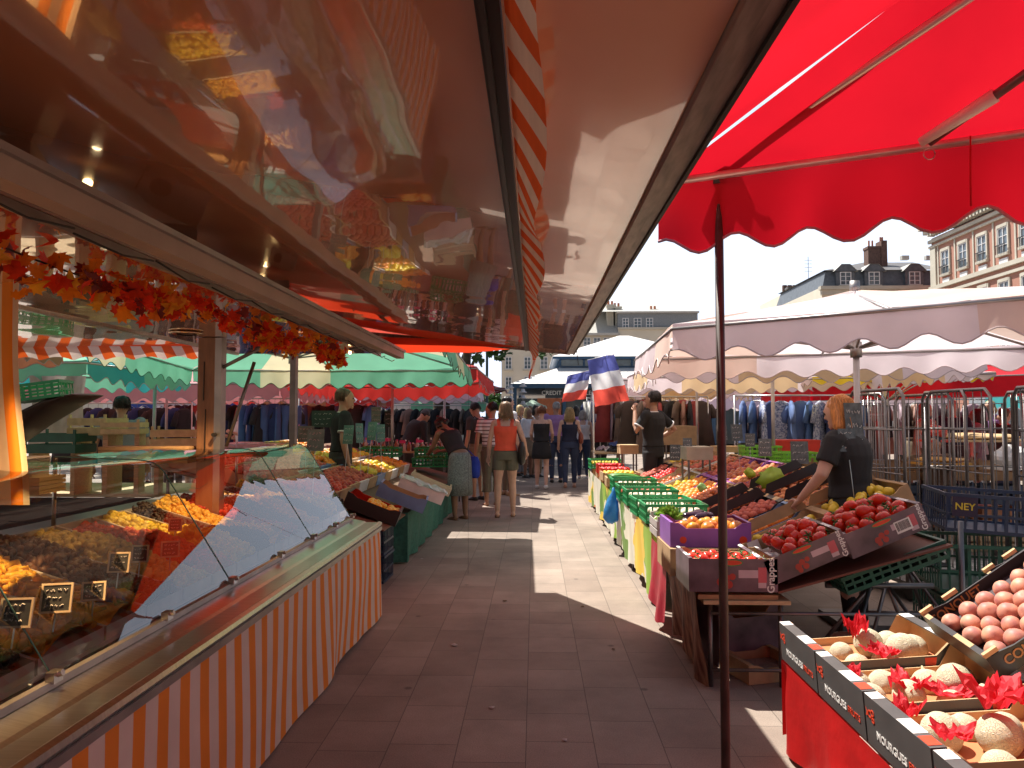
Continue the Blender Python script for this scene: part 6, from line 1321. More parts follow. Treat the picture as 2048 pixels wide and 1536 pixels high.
# near peaches filling the corner right behind the counter glass
for j in range(2):
    for i in range(3):
        x = -2.05-.47*i; y = 6.62+.42*j
        lbox('l_brown2', lambda: tray_box(.46, .40, .12, .10, fl=.02), cols['brown'], '%s %s cardboard box of loose peaches just beyond the counter' % (['nearer', 'farther'][j], ['low', 'middle', 'high'][i]), x, y, .46, .40, .12, 'rosy', 'rosy peach', 'boxes of loose peaches beyond the counter', heap=.05, seed=300+i+3*j, cap=32, fg='rosy peaches heaped beyond the counter')
# stack of green zucchini crates and plums
for (px, py, Y, w_, h_, m_, lab) in ((870, 905, 11.6, .55, .14, gcr, 'upper green crate of courgettes on the far left stall'), (866, 925, 11.4, .55, .14, gcr, 'lower green crate of courgettes on the far left stall'), (762, 905, 11.2, .7, .14, gcr, 'long green crate at the back of the left stall')):
    p = P(px, py, Y=Y); o = crate('courgette_crate', lambda: plastic_crate(.6, .4, .14), m_, lab, 'crate', (p.x, Y, p.z-.06), (0, 0, .05), 'green crates on the left stall')
    for j in range(7):
        q = MB(); q.tube([(-.12, 0, 0), (0, 0, .006), (.12, 0, 0)], [.016, .021, .014], 8); solo('courgette', q, cucm, 'dark green courgette in the '+lab.split(' of')[0], 'courgette', 'courgettes', True, loc=(p.x-.18+.06*j, Y-.1+.03*(j % 3), p.z+.085), rot=(0, 0, 1.2+.1*j))
# green chalk cards
gsl = mat('green_slate', (.085, .20, .165), .3, var=.35, scale=14)
for k, (px, py, Y, w_, h_, yw, tl, lab) in enumerate(((630, 880, 6.4, .16, .19, -.2, -.1, 'large green chalk card standing by the end of the counter glass'), (612, 868, 6.9, .15, .15, .3, -.1, 'green chalk card half hidden behind the large one'), (695, 869, 8.2, .13, .21, -.35, -.15, 'leftmost green price card before the bearded stall keeper'), (720, 866, 8.3, .09, .22, .7, -.1, 'narrow turned green price card second in the row'), (742, 862, 8.4, .13, .21, -.5, -.15, 'third green price card in the row'), (762, 866, 8.5, .10, .20, .5, -.1, 'rightmost green price card of the row'), (752, 830, 11.5, .15, .25, 0, 0, 'pale green board behind the row of price cards'), (778, 838, 12.0, .14, .26, .1, 0, 'dark green chalkboard hanging behind the bottle stand'), (648, 838, 8.8, .3, .2, 0, 0, 'wide dark green chalkboard left of the bearded man'))):
    p = P(px, py, Y=Y)-Vector((0, 0, h_/2)); price_card(lab, p, w_, h_, yw, tl, .38 if k != 8 else .6, None, 'green chalk cards on the left stall', gsl if k < 7 else mat('dark_green_slate', (.012, .04, .03), .5), 3, seed=90+k, cat='price card')
# bottle stand
BT = thing('bottle_stand', 'small table of bottles and jars in front of the bending stall keeper', 'stall table', (-2.2, 12.5, 0))
q = MB(); q.box(-3.0, -1.2, 12.3, 12.9, .86, .89); part('table_top', q, wood, BT, world=True)
for x in (-2.9, -1.3):
    for y in (12.35, 12.85): q = MB(); q.tube([(x, y, 0), (x, y, .86)], .015, 6); part('leg', q, darksteel, BT, True, world=True)
rn = random.Random(8)
bm = [mat('jar_dark', (.04, .02, .03), .15), mat('jar_clear', (.55, .5, .45), .1), mat('jar_amber', (.3, .1, .03), .12)]; capm = [white, mat('pink_tag', (.75, .06, .25), .6), darksteel]
q = MB(); q.lathe([(.028, 0), (.030, .01), (.030, .085), (.013, .11), (.012, .13)], 10); bme = [q.mesh('bottle', b_, True) for b_ in bm]; q = MB(); q.lathe([(.014, .13), (.014, .15)], 8); cme = [q.mesh('cap', c_, True) for c_ in capm]
for i in range(46):
    b_ = bpy.data.objects.new('bottle', bme[i % 3]); COL.objects.link(b_); b_.location = (-2.9+(i % 23)*.072, 12.38+(i//23)*.12, .89); b_.scale = (1, 1, rn.uniform(.8, 1.5)); tag(b_, 'small %s bottle on the bottle stand' % ['dark', 'clear', 'amber'][i % 3], 'bottle', 'bottles on the bottle stand'); part('cap', cme[(i*7) % 3], None, b_)
for (px, py) in ((775, 880), (805, 884), (838, 883)):
    p = P(px, py, Y=12.25); q = MB(); q.box(-.05, .05, 0, .004, 0, .05); solo('pink_label', q, capm[1], ['leftmost', 'middle', 'rightmost'][[775, 805, 838].index(px)]+' bright pink price tag on the bottle stand', 'price tag', 'pink price tags', loc=p-Vector((0, 0, .02)))
# seen through the open trailer: another stall with crates, grey tarp, melons
ST2 = thing('back_stall_table', 'dark stall table seen through the trailer behind the counter', 'stall table', (-4.2, 7.4, 0))
q = MB(); q.box(-6.0, -2.9, 6.9, 8.1, .70, .73); part('table_top', q, wood, ST2, world=True)
for x in (-5.9, -4.4, -3.0): 
    for y in (7.0, 8.0): q = MB(); q.tube([(x, y, 0), (x, y, .7)], .015, 6); part('leg', q, darksteel, ST2, True, world=True)
q = MB(); q.grid(lambda u, v: Vector((lerp(-6.0, -2.88, u), 6.88-.03*math.sin(u*30)*v, lerp(.70, .03, v))), 60, 6); part('added_shade_cloth', q, mat('added_shade_dark', (.03, .025, .03), .8), ST2, True, world=True)  # dark cloth added to hide strips of bright ground, in place of shade
pale = mat('yellow_poplar', (.50, .45, .22), .75, var=.15, scale=16)
for (px, py, Y, w_, h_, rz, lab) in ((196, 870, 7.1, .40, .18, -.1, 'pale yellow wooden crate stacked on the far stall table'), (250, 868, 7.0, .34, .12, .25, 'shallow pale crate beside the man in grey'), (366, 892, 7.0, .52, .17, .3, 'long pale wooden crate left of the trailer post'), (120, 905, 6.9, .5, .2, 0, 'dark green printed crate at the far left')):
    p = P(px, py, Y=Y); o = crate('yc_%d' % px, lambda: slat_crate(w_, .34, h_), pale if px != 120 else dgcr, lab, 'crate', (p.x, Y, p.z), (0, 0, rz)); q = MB()
    for sx in (-.8, .8): q.box(sx*w_/2-.02, sx*w_/2+.02, -.12, .12, .731-p.z if p.z > .74 else -.02, -.001)
    part('support', q, wood, o)
q = MB(); q.grid(lambda u, v: P(lerp(58, 172, u)+6*math.sin(v*4+u*3), lerp(752, 905, v), Y=7.6+.06*math.sin(u*11+v)), 30, 16)
solo('grey_tarpaulin', q, mat('grey_sheet', (.42, .38, .36), .7, trans=.25, bump=.3, bscale=6), 'pale grey sheet hanging at the left seen through the trailer', 'tarpaulin', smooth=True)
p = P(85, 800, Y=5.6); o = crate('green_basket', lambda: plastic_crate(.36, .26, .13), gcr, 'green plastic crate resting on the dark shelf at the left', 'crate', p, (0, -.15, .2))
q = MB(); q.tube([P(-30, 900, Y=5.8), P(60, 842, Y=5.8), P(130, 805, Y=5.8), P(176, 790, Y=5.8)], [(.30, .085), (.30, .06), (.28, .035), (.22, .012)], 16, ref=(0, 1, 0)); solo('dark_shelf', q, mat('dark_plastic', (.03, .018, .014), .4), 'curved dark shelf rising behind the curtain at the left', 'shelf', smooth=True)
# cartons and paper tubs on the counter shelf and behind
for (px, py, Y, w_, h_, c_, lab) in ((40, 935, 3.3, .16, .05, white, 'stack of white paper trays at the left end of the counter top'), (300, 925, 4.3, .5, .10, card, 'low cardboard carton behind the counter top'), (60, 985, 3.0, .18, .07, cardlight, 'cream carton standing inside the counter at the left'), (520, 912, 5.1, .35, .06, dgcr, 'small dark tray at the far end of the counter top')):
    p = P(px, py, Y=Y); q = MB()
    for j in range(4): q.box(-w_/2, w_/2, -.10, .10, j*h_/4, (j+.85)*h_/4)
    q.box(-w_/2+.01, w_/2-.01, -.09, .09, 0, h_*.95); solo('carton', q, c_, lab, 'carton', loc=(p.x, Y, p.z), rot=(0, 0, .1))
# the fruit there is too much of: nearest 300 stay single, the rest is one heap
for cat_, lst in MANY.items():
    lst.sort(key=lambda a: a[1].y)
    for (kd, p, r_, s_, lab, grp) in lst[:290]:
        o = bpy.data.objects.new(cat_, FR[kd][0]); COL.objects.link(o); o.location = p; o.rotation_euler = r_; o.scale = (s_,)*3; tag(o, lab, cat_, grp)
    q = MB()
    for (kd, p, r_, s_, lab, grp) in lst[290:]: q.ball(p, FR[kd][1]*s_, 9, 7, 0 if kd == 'peach' else 1)
    if lst[290:]: solo('distant_peaches', q, [peachm, redpeach], 'mass of small peaches in the far boxes of both fruit stalls', 'peaches', smooth=True, kind='stuff')

# ---------------------------------------------------------------- flags
fb, fw, fr_ = [mat('flag_'+a, c, .75, trans=.45, var=.05) for a, c in (('blue', (.11, .13, .42)), ('white', (.78, .78, .80)), ('red', (.80, .11, .08)))]
def flag(label, A, B, C, D, seed):
    """A,B upper corners, C,D lower right and lower left"""
    t = thing('flag', label, 'flag', lerp(A, B, .5), 0, 'french flags at the corner of the white umbrella')
    q = MB(); q.grid(lambda u, v: lerp(lerp(A, B, u), lerp(D, C, u), v)+Vector((0, .035*math.sin(u*7+v*5+seed)+.018*math.sin(u*15-v*9), .006*math.sin(u*12))), 24, 24, m=lambda i, j: min(2, j//8)); part('cloth', q, [fb, fw, fr_], t, True, world=True)
    q = MB(); q.tube([A, B], .005, 6); part('hem_cord', q, white, t, world=True)
flag('larger tricolour flag hanging beside the corner of the white umbrella', P(1175, 720, Y=11.0), P(1229, 708, Y=11.0), P(1259, 800, Y=11.0), P(1190, 814, Y=11.0), 1)
flag('smaller tilted tricolour flag left of the larger one', P(1135, 752, Y=11.5), P(1181, 740, Y=11.4), P(1172, 797, Y=11.4), P(1123, 805, Y=11.5), 3)
p = P(1187, 800, Y=12.55); q = MB(); q.tube([(p.x, 12.55, 0), (p.x, 12.55, 2.45)], .012, 8); q.tube([(p.x, 12.55, 2.40), (p.x-.05, 11.6, 2.38), (p.x+.05, 10.95, 2.36)], .008, 6); solo('flag_pole', q, white, 'thin white pole carrying the flags at the end of the fruit stall', 'pole', smooth=True)
# ---------------------------------------------------------------- trees
bark = mat('plane_bark', (.085, .065, .045), .9, var=.4, scale=5, bump=.6, bscale=12); leafm = mat('tree_leaf', (.030, .075, .015), .6, trans=.35, var=.35, scale=1.5)
def crown_mesh(R_, nleaf, seed, ls=.2):
    rn = random.Random(seed); q = MB(); cl = []
    for i in range(46):
        a = rn.uniform(0, 6.283); e = math.asin(rn.uniform(-.55, 1)); r = R_*rn.uniform(.35, .95); cl.append((Vector((r*math.cos(a)*math.cos(e), r*math.sin(a)*math.cos(e), r*.72*math.sin(e))), rn.uniform(.5, 1.15)*R_*.30))
    for i in range(nleaf):
        c, rr = cl[rn.randrange(len(cl))]
        d = Vector((rn.gauss(0, 1), rn.gauss(0, 1), rn.gauss(0, 1))).normalized()*rr*rn.random()**.45; p = c+Vector((d.x, d.y, d.z*.7))
        M = Euler((rn.uniform(-1.2, 1.2), rn.uniform(-1.2, 1.2), rn.uniform(0, 6.3))).to_matrix(); s = ls*rn.uniform(.6, 1.2); i0 = len(q.v)
        for (a_, b2) in ((0, -.5), (.42, -.12), (.5, .2), (.16, .2), (0, .6), (-.16, .2), (-.5, .2), (-.42, -.12)): q.v.append(tuple(p + M @ Vector((a_*s, b2*s, 0))))
        q.f.append(tuple(range(i0, i0+8))); q.m.append(0)
    return q.mesh('crown', leafm), cl
cm, cl = crown_mesh(3.9, 11000, 3, .30); cm2, cl2 = crown_mesh(3.8, 10000, 9, .30)
for k, (x, y, h_, lab) in enumerate(((-2.5, 19.8, 6.6, 'plane tree whose leaves hang just below the awning end'), (-3.6, 26.0, 6.9, 'second plane tree with a thick dark trunk behind the lavender canopy'), (-3.0, 33, 7.0, 'third plane tree farther along the left of the aisle'), (-4.6, 42, 7.2, 'farthest plane tree beyond the crowd'), (-11.5, 23, 7, 'plane tree over the far left canopies'))):
    t = thing('plane_tree', lab, 'tree', (x, y, 0), k*1.3, 'plane trees on the square')
    q = MB(); q.tube([(0, 0, -.02), (.02, 0, .4), (0, .03, 2), (.05, 0, 3.6), (0, 0, h_-1.2), (0, 0, h_+1.2)], [.34, .25, .22, .20, .13, .04], 12); rn = random.Random(k)
    for c, rr in (cl if k % 2 == 0 else cl2)[:14]:
        e = c+Vector((0, 0, h_)); s0 = Vector((0, 0, rn.uniform(2.8, h_-1))); q.tube([s0, lerp(s0, e, .5)+Vector((0, 0, .2)), e], [.085, .05, .015], 6)
    part('trunk', q, bark, t, True); o = part('crown', cm if k % 2 == 0 else cm2, None, t); o.location = (0, 0, h_)
# low hanging twig leaves near the end of the awning
q = MB(); rn = random.Random(21)
for (px, py, Y) in ((1092, 700, 14.8), (1105, 704, 14.8), (985, 708, 15.5), (955, 715, 15.5), (1000, 706, 15.6)):
    c = P(px, py, Y=Y)
    for i in range(13 if px < 1150 else 4):
        p = c+Vector((rn.gauss(0, .08), rn.gauss(0, .1), rn.gauss(0, .07))); M = Euler((rn.uniform(-1.2, 1.2), rn.uniform(-1.2, 1.2), rn.uniform(0, 6.3))).to_matrix(); i0 = len(q.v)
        for (a_, b2) in leafshape: q.v.append(tuple(p+M @ Vector((a_*.17, b2*.17, 0))))
        q.v.append(tuple(p)); ci = len(q.v)-1
        for e in range(18): q.f.append((ci, i0+e, i0+(e+1) % 18)); q.m.append(0)
    q.tube([c, c+Vector((-.4, .4, .5)), c+Vector((-1.2, 1.2, 1.6))], [.006, .012, .02], 5, 1)
t0 = [o for o in bpy.data.objects if o.name == 'plane_tree'][0]
part('low_branch', q, [leafm, bark], t0, world=True)
# distant pale green tree
cm3, _ = crown_mesh(4.5, 2500, 5, .6); t = thing('distant_tree', 'pale sunlit tree far away between the left canopies and the cream building', 'tree', (-5.5, 88, 0))
q = MB(); q.tube([(0, 0, 0), (0, 0, 4)], [.3, .2], 8); part('trunk', q, bark, t); o = part('crown', cm3, None, t); o.location = (0, 0, 3.0); o.scale = (.7, .7, .5)
# ---------------------------------------------------------------- buildings
cream = mat('cream_render', (.64, .59, .49), .85, var=.08, scale=.5); stone = mat('pale_stone', (.50, .47, .40), .8, var=.08, scale=1); slate_r = mat('slate_roof', (.13, .125, .13), .6, var=.15, scale=3); zinc = mat('zinc_roof', (.46, .45, .42), .45, var=.1); dslt = mat('blue_slate', (.10, .115, .135), .5, var=.2, scale=4); panem = mat('window_pane', (.10, .13, .16), .08, var=.3, scale=2, spec=.8); wframe = mat('white_joinery', (.70, .70, .72), .5, var=.03)  # cream, zinc and blue slate lightened in place of far haze and glare
brick = bpy.data.materials.new('red_brick'); brick.use_nodes = True; n = brick.node_tree; L = n.links; bk = n.nodes.new('ShaderNodeTexBrick'); bk.inputs['Scale'].default_value = 4; bk.inputs['Color1'].default_value = (.42, .15, .10, 1); bk.inputs['Color2'].default_value = (.34, .10, .07, 1); bk.inputs['Mortar'].default_value = (.40, .20, .15, 1); bk.inputs['Mortar Size'].default_value = .006
tc = n.nodes.new('ShaderNodeTexCoord'); mp = n.nodes.new('ShaderNodeMapping'); mp.inputs['Rotation'].default_value = (rad(90), 0, rad(90)); L.new(tc.outputs['Object'], mp.inputs[0]); L.new(mp.outputs[0], bk.inputs[0]); L.new(bk.outputs[0], n.nodes['Principled BSDF'].inputs['Base Color']); n.nodes['Principled BSDF'].inputs['Roughness'].default_value = .9
def window(par, c, w_, h_, n_=(0, -1, 0), bars=2, sur=None, rail=False, proud=.0):
    """c: centre on the wall; n_: outward wall normal; frame > pane"""
    nx = Vector(n_); ux = Vector((0, 0, 1)).cross(nx).normalized(); c = Vector(c)
    def bx(q, a0, a1, z0, z1, d0, d1):
        pts = [c+ux*a+Vector((0, 0, z))+nx*d for z in (z0, z1) for d in (d0, d1) for a in (a0, a1)]; i = len(q.v); q.v += [tuple(p) for p in pts]
        for f in ((0,2,3,1),(4,5,7,6),(0,1,5,4),(2,6,7,3),(0,4,6,2),(1,3,7,5)): q.f.append(tuple(i+k for k in f)); q.m.append(0)
    q = MB(); t = .06
    for s in (-1, 1): bx(q, s*w_/2-t/2, s*w_/2+t/2, -h_/2, h_/2, .01, .09)
    bx(q, -w_/2+t/2, w_/2-t/2, h_/2-t, h_/2, .01, .089); bx(q, -w_/2+t/2, w_/2-t/2, -h_/2, -h_/2+t, .01, .089); bx(q, -.03, .03, -h_/2+t, h_/2-t, .01, .085)
    for k in range(1, bars+1): z = -h_/2+k*h_/(bars+1); bx(q, -w_/2+t/2, w_/2-t/2, z-.02, z+.02, .01, .07)
    wn_ = part('window', q, wframe, par, world=True); q = MB(); bx(q, -w_/2+.02, w_/2-.02, -h_/2+.02, h_/2-.02, .003, .03); part('pane', q, panem, wn_, world=True)
    q = MB(); bx(q, -w_/2-.15, w_/2+.15, -h_/2-.16, -h_/2-.002, .003, .2)
    if sur:
        for s in (-1, 1): bx(q, s*(w_/2+.10)-.06, s*(w_/2+.10)+.06, -h_/2, h_/2+.2, .003, .12)
        bx(q, -w_/2-.04, w_/2+.04, h_/2+.01, h_/2+.22, .003, .14)
    part('sill', q, sur or stone, wn_, world=True)
    if rail:
        q = MB(); bx(q, -w_/2-.05, w_/2+.05, -h_/2+.55, -h_/2+.6, .25, .29)
        for k in range(7): a = -w_/2+k*w_/6; bx(q, a-.012, a+.012, -h_/2, -h_/2+.55, .255, .28)
        part('railing', q, blackm, wn_, world=True)
# cream building closing the view
Y1_ = 70.0; t = thing('town_building', 'cream rendered building with white windows and a grey roof at the end of the aisle', 'building', (5, 74, 0))
zx = lambda px, py, Y: P(px, py, Y=Y)
a, b_ = zx(1003, 667, 70), zx(1310, 667, 70); xm = zx(1236, 667, 70).x
q = MB(); q.box(a.x, xm, 70, 80, 0, 9.4); part('wall', q, cream, t, world=True)
q = MB(); q.box(xm+.01, b_.x+4, 69.8, 80, 0, 9.9); part('wall', q, cream, t, world=True)
q = MB(); q.poly([(a.x-.3, 69.7, 9.4), (xm, 69.7, 9.4), (xm, 75, 13.0), (a.x+3, 75, 13.0)]); q.poly([(a.x-.3, 69.7, 9.4), (a.x+3, 75, 13.0), (a.x-.3, 80, 9.4)]); q.poly([(a.x-.3, 80, 9.4), (a.x+3, 75, 13), (xm, 75, 13), (xm, 80, 9.4)]); q.box(a.x-.35, xm, 69.55, 69.75, 9.2, 9.42); part('roof', q, zinc, t, world=True)
q = MB(); q.box(xm+.01, b_.x+4, 69.9, 79.9, 9.901, 11.3); rf = part('mansard', q, mat('grey_blue_slate', (.22, .245, .27), .5, var=.15), t, world=True)  # mansard slate lightened too, the haze is in its colour
q = MB(); q.box(xm-.1, b_.x+4.1, 69.6, 80.1, 11.301, 11.45); q.poly([(xm-3, 69.7, 11.45), (b_.x+4, 69.7, 11.45), (b_.x+1, 75, 12.9), (xm-2, 75, 12.9)]); q.poly([(xm-3, 80, 11.45), (xm-2, 75, 12.9), (b_.x+1, 75, 12.9), (b_.x+4, 80, 11.45)]); q.poly([(b_.x+4, 69.7, 11.45), (b_.x+4, 80, 11.45), (b_.x+1, 75, 12.9)]); part('roof', q, zinc, t, world=True)
q = MB(); q.box(xm-.05, b_.x+4.05, 69.62, 69.795, 9.75, 9.95); part('cornice', q, stone, t, world=True)
for (px, y0, y1) in ((1222, 612, 665), (1235, 616, 650), (1308, 622, 645)):
    c = zx(px, y0, 71); q = MB(); q.box(c.x-.38, c.x+.38, 71, 72, zx(px, y1, 71).z-1.5, c.z); q.box(c.x-.43, c.x+.43, 70.95, 72.05, c.z+.001, c.z+.15); ch = part('chimney', q, stone, t, world=True); q = MB()
    for j in (-.2, .15): q = MB(); q.tube([(c.x+j, 71.5, c.z+.15), (c.x+j, 71.5, c.z+.55)], .11, 8); part('chimney_pot', q, mat('terracotta', (.45, .16, .08), .8), ch, world=True)
for (px, py, w_, h_, Y) in ((1174, 686, .62, 1.05, 70), (1194, 686, .62, 1.05, 70), (1214, 686, .62, 1.05, 70), (1017, 726, .55, 1.15, 70), (1055, 726, .6, 1.15, 70), (1088, 726, .65, 1.15, 70), (1127, 726, .65, 1.15, 70), (1017, 766, .55, 1.15, 70), (1017, 806, .55, 1.2, 70), (1055, 766, .6, 1.2, 70), (1251, 646, .52, .95, 69.9), (1275, 646, .66, .95, 69.9), (1299, 646, .6, .95, 69.9), (1250, 690, .6, 1.1, 69.8), (1290, 690, .6, 1.1, 69.8)):
    c = zx(px, py, Y); window(t, c, w_, h_)
for px in (1190, 1196): c = zx(px, 656, 71.5); q = MB(); q.box(c.x-.1, c.x+.1, 71.3, 71.4, c.z-.25, c.z+.2); part('skylight', q, wframe, t, world=True)
q = MB(); q.tube([(xm+.1, 69.7, 0), (xm+.1, 69.7, 9.4)], .06, 6); part('drainpipe', q, zinc, t, world=True)
# slate mansard building on the right
t = thing('town_building', 'dark slate mansard building with three white dormers and a brick chimney', 'building', (28, 66, 0))
X0, X1 = zx(1645, 560, 62).x, 34.5; zr, ze, zm = 15.6, 13.75, 12.35
q = MB(); q.box(X0, X1, 62.2, 74, 0, zm); part('wall', q, cream, t, world=True)
q = MB(); q.poly([(X0, 62, zm), (X1, 62, zm), (X1, 62.35, ze), (X0+.4, 62.35, ze)]); q.poly([(X0, 74, zm), (X0, 62, zm), (X0+.4, 62.35, ze), (X0+.4, 73.6, ze)]); part('mansard', q, dslt, t, world=True)
xr = zx(1745, 500, 66).x
q = MB(); q.poly([(X0+.2, 62.1, ze), (X1, 62.1, ze), (X1, 68, zr), (xr, 68, zr)]); q.poly([(X0+.2, 74, ze), (X0+.2, 62.1, ze), (xr, 68, zr)]); q.poly([(X1, 74, ze), (X0+.2, 74, ze), (xr, 68, zr), (X1, 68, zr)]); rf = part('roof', q, slate_r, t, world=True)
q = MB(); q.box(X0-.3, X1, 61.6, 62.19, zm-.28, zm-.002); q.box(X0-.15, X1, 61.8, 62.195, zm-.7, zm-.29); part('cornice', q, stone, t, world=True)
for px in (1691, 1748, 1829):
    c = zx(px, 556, 61.9); q = MB(); q.box(c.x-.75, c.x+.75, 61.92, 63.5, zm, ze-.15); q.poly([(c.x-.95, 61.8, ze-.15), (c.x+.95, 61.8, ze-.15), (c.x+.35, 61.8, ze+.42), (c.x-.35, 61.8, ze+.42)]); dm = part('dormer', q, dslt, t, world=True)
    q = MB(); q.poly([(c.x-1, 61.75, ze-.16), (c.x-.35, 61.75, ze+.45), (c.x-.35, 64, ze+.45), (c.x-1, 64, ze-.16)]); q.poly([(c.x+.35, 61.75, ze+.45), (c.x+1, 61.75, ze-.16), (c.x+1, 64, ze-.16), (c.x+.35, 64, ze+.45)]); q.poly([(c.x-.35, 61.75, ze+.45), (c.x+.35, 61.75, ze+.45), (c.x+.35, 64, ze+.45), (c.x-.35, 64, ze+.45)]); part('dormer_roof', q, zinc, dm, world=True)
    window(t, (c.x, 61.92, 13.0), .85, 1.1)
bk2 = mat('chimney_brick', (.13, .075, .06), .9, var=.25, scale=6)
c = zx(1760, 520, 65); q = MB(); q.box(c.x-1.0, c.x+.5, 65, 65.9, 14.6, 16.2); q.box(c.x-1.05, c.x+.55, 64.95, 65.95, 16.2, 16.42); q.box(c.x+.1, c.x+.6, 64.9, 66, 14.0, 16.9); ch = part('chimney', q, bk2, t, world=True)
q = MB()
for j in (-.75, -.45, .25, .42): q = MB(); q.tube([(c.x+j, 65.4, 16.4), (c.x+j, 65.4, 17.0 if j < .2 else 17.3)], .08, 8); part('chimney_pot', q, mat('terracotta', (.45, .16, .08), .8), ch, world=True)
for px in (1808, 1856): c = zx(px, 517, 63.4); q = MB(); q.box(c.x-.3, c.x+.3, 63.1, 63.5, c.z-.15, c.z+.2); part('skylight', q, zinc, rf, world=True)
t = thing('town_building', 'low distant roofs with dark chimney stacks left of the mansard building', 'building', (22, 80, 0))
q = MB(); q.box(zx(1575, 580, 80).x, zx(1650, 580, 80).x, 80, 90, 0, 15.0); part('wall', q, cream, t, world=True)
q = MB(); x0, x1 = zx(1575, 580, 80).x, zx(1650, 580, 80).x; q.poly([(x0, 79.8, 15), (x1, 79.8, 15), (x1, 85, 16.2), (x0+1.5, 85, 15.6)]); q.box(x0, x0+2.6, 80, 81, 15, 15.5); part('roof', q, slate_r, t, world=True)
for px in (1570, 1580, 1590, 1600, 1612, 1625): c = zx(px, 570, 81); q = MB(); q.box(c.x-.2, c.x+.2, 81, 81.4, 14.9, c.z); part('chimney', q, bk2, t, world=True)
c = zx(1617, 560, 81); q = MB(); q.tube([(c.x, 81, 15), (c.x, 81, 19)], .03, 5)
for j in range(4): q.tube([(c.x-.4, 81, 17.4+.4*j), (c.x+.4, 81, 17.4+.4*j)], .02, 4)
part('aerial', q, darksteel, t, world=True)
# brick building, facade towards the square
t = thing('town_building', 'red brick and stone building with tall windows at the upper right', 'building', (36, 48, 0)); XB = 31.0
q = MB(); q.box(XB, XB+12, 30, 58.2, 0, 15.4); part('wall', q, brick, t, world=True)
q = MB(); q.box(XB-.45, XB+.02, 29.8, 58.6, 15.75, 16.1); q.box(XB-.2, XB-.002, 29.9, 58.4, 15.0, 15.25); q.box(XB-.75, XB-.2, 29.8, 58.8, 16.101, 16.35); q.box(XB-.18, XB-.003, 29.9, 58.4, 14.62, 14.78); q.box(XB-.22, XB-.003, 29.9, 58.4, 11.3, 11.6); q.box(XB-.15, XB-.003, 29.9, 58.4, 10.8, 11.0); q.box(XB-.12, XB-.003, 57.5, 58.25, 0, 14.6)
for k in range(70): q.box(XB-.55, XB-.02, 30+k*.4, 30.2+k*.4, 15.45, 15.749)
part('cornice', q, stone, t, world=True)
q = MB(); q.poly([(XB-.7, 29.5, 16.36), (XB-.7, 58.8, 16.36), (XB+3.0, 57, 18.6), (XB+3.0, 31, 18.6)]); q.poly([(XB-.7, 58.8, 16.36), (XB+12, 58.8, 16.36), (XB+10, 57, 18.6), (XB+3.0, 57, 18.6)]); q.poly([(XB+3, 31, 18.6), (XB+3, 57, 18.6), (XB+10, 57, 18.6), (XB+10, 31, 18.6)]); part('roof', q, dslt, t, world=True)
for k in range(11):
    yy = 56.2-k*2.28
    for zc, h_ in ((13.15, 1.75), (9.4, 2.0), (5.6, 2.1)):
        if zc < 12 and k > 6: continue
        window(t, (XB, yy, zc), .95, h_, (-1, 0, 0), 2, stone, rail=zc > 8)
    q = MB(); q.box(XB-.08, XB-.003, yy-.45, yy+.45, 11.62, 11.95); part('stone_panel', q, wframe, t, world=True)
    q = MB(); q.box(XB-.06, XB-.0035, yy+.98, yy+1.14, 11.6, 14.62); part('pilaster', q, stone, t, world=True)
# low building row closing the left
t = thing('town_building', 'long pale terrace behind the left-hand canopies', 'building', (-35, 78, 0)); q = MB(); q.box(-80, -10.5, 76, 86, 0, 7.2); part('wall', q, cream, t, world=True); q = MB(); q.poly([(-80, 75.7, 7.2), (-10.2, 75.7, 7.2), (-11, 81, 9.4), (-80, 81, 9.4)]); part('roof', q, slate_r, t, world=True)
for k in range(26): window(t, (-12.5-k*2.5, 76, 4.6), .9, 1.5); 
t = thing('town_building', 'long stone terrace behind the right-hand canopies', 'building', (60, 84, 0)); q = MB(); q.box(12, 90, 84, 94, 0, 8.5); part('wall', q, cream, t, world=True)
for k in range(12): window(t, (14-.0+k*2.5, 84, 4.6), .9, 1.5)
# ---------------------------------------------------------------- bank kiosk
kb = mat('kiosk_blue', (.02, .07, .15), .4, var=.1); kw = mat('kiosk_roof_white', (.75, .73, .72), .5, var=.05, bump=.2, bscale=8)
t = thing('kiosk', 'blue bank kiosk with a two tier white roof and a dark name band', 'kiosk', (5.3, 44, 0)); cx, cy = 5.3, 44.2; hw = 6.3
def frust(q, h0, z0, h1, z1):
    for i in range(4):
        c = [(-1, -1), (1, -1), (1, 1), (-1, 1)]; a_, b2 = c[i], c[(i+1) % 4]; q.poly([(cx+a_[0]*h0, cy+a_[1]*h0, z0), (cx+b2[0]*h0, cy+b2[1]*h0, z0), (cx+b2[0]*h1, cy+b2[1]*h1, z1), (cx+a_[0]*h1, cy+a_[1]*h1, z1)])
q = MB(); frust(q, hw+.25, 3.18, 4.0, 4.15); part('roof', q, kw, t, world=True)
q = MB(); frust(q, 4.35, 4.75, .3, 6.3); part('upper_roof', q, kw, t, world=True)
q = MB(); q.box(cx-3.9, cx+3.9, cy-3.9, cy+3.9, 4.151, 4.26); q.box(cx-4.3, cx+4.3, cy-4.3, cy+4.3, 4.62, 4.745)
for i in range(7): 
    for s in (-1, 1): x = cx-3.9+i*1.3; q.box(x-.05, x+.05, cy+s*3.9-.06, cy+s*3.9+.06, 4.26, 4.62); q.box(cx+s*3.9-.06, cx+s*3.9+.06, cy-3.9+i*1.3-.05, cy-3.9+i*1.3+.05, 4.261, 4.619)
part('clerestory_frame', q, kb, t, world=True)
q = MB(); q.box(cx-3.85, cx+3.85, cy-3.85, cy+3.85, 4.262, 4.618); part('clerestory_glass', q, panem, t, world=True)
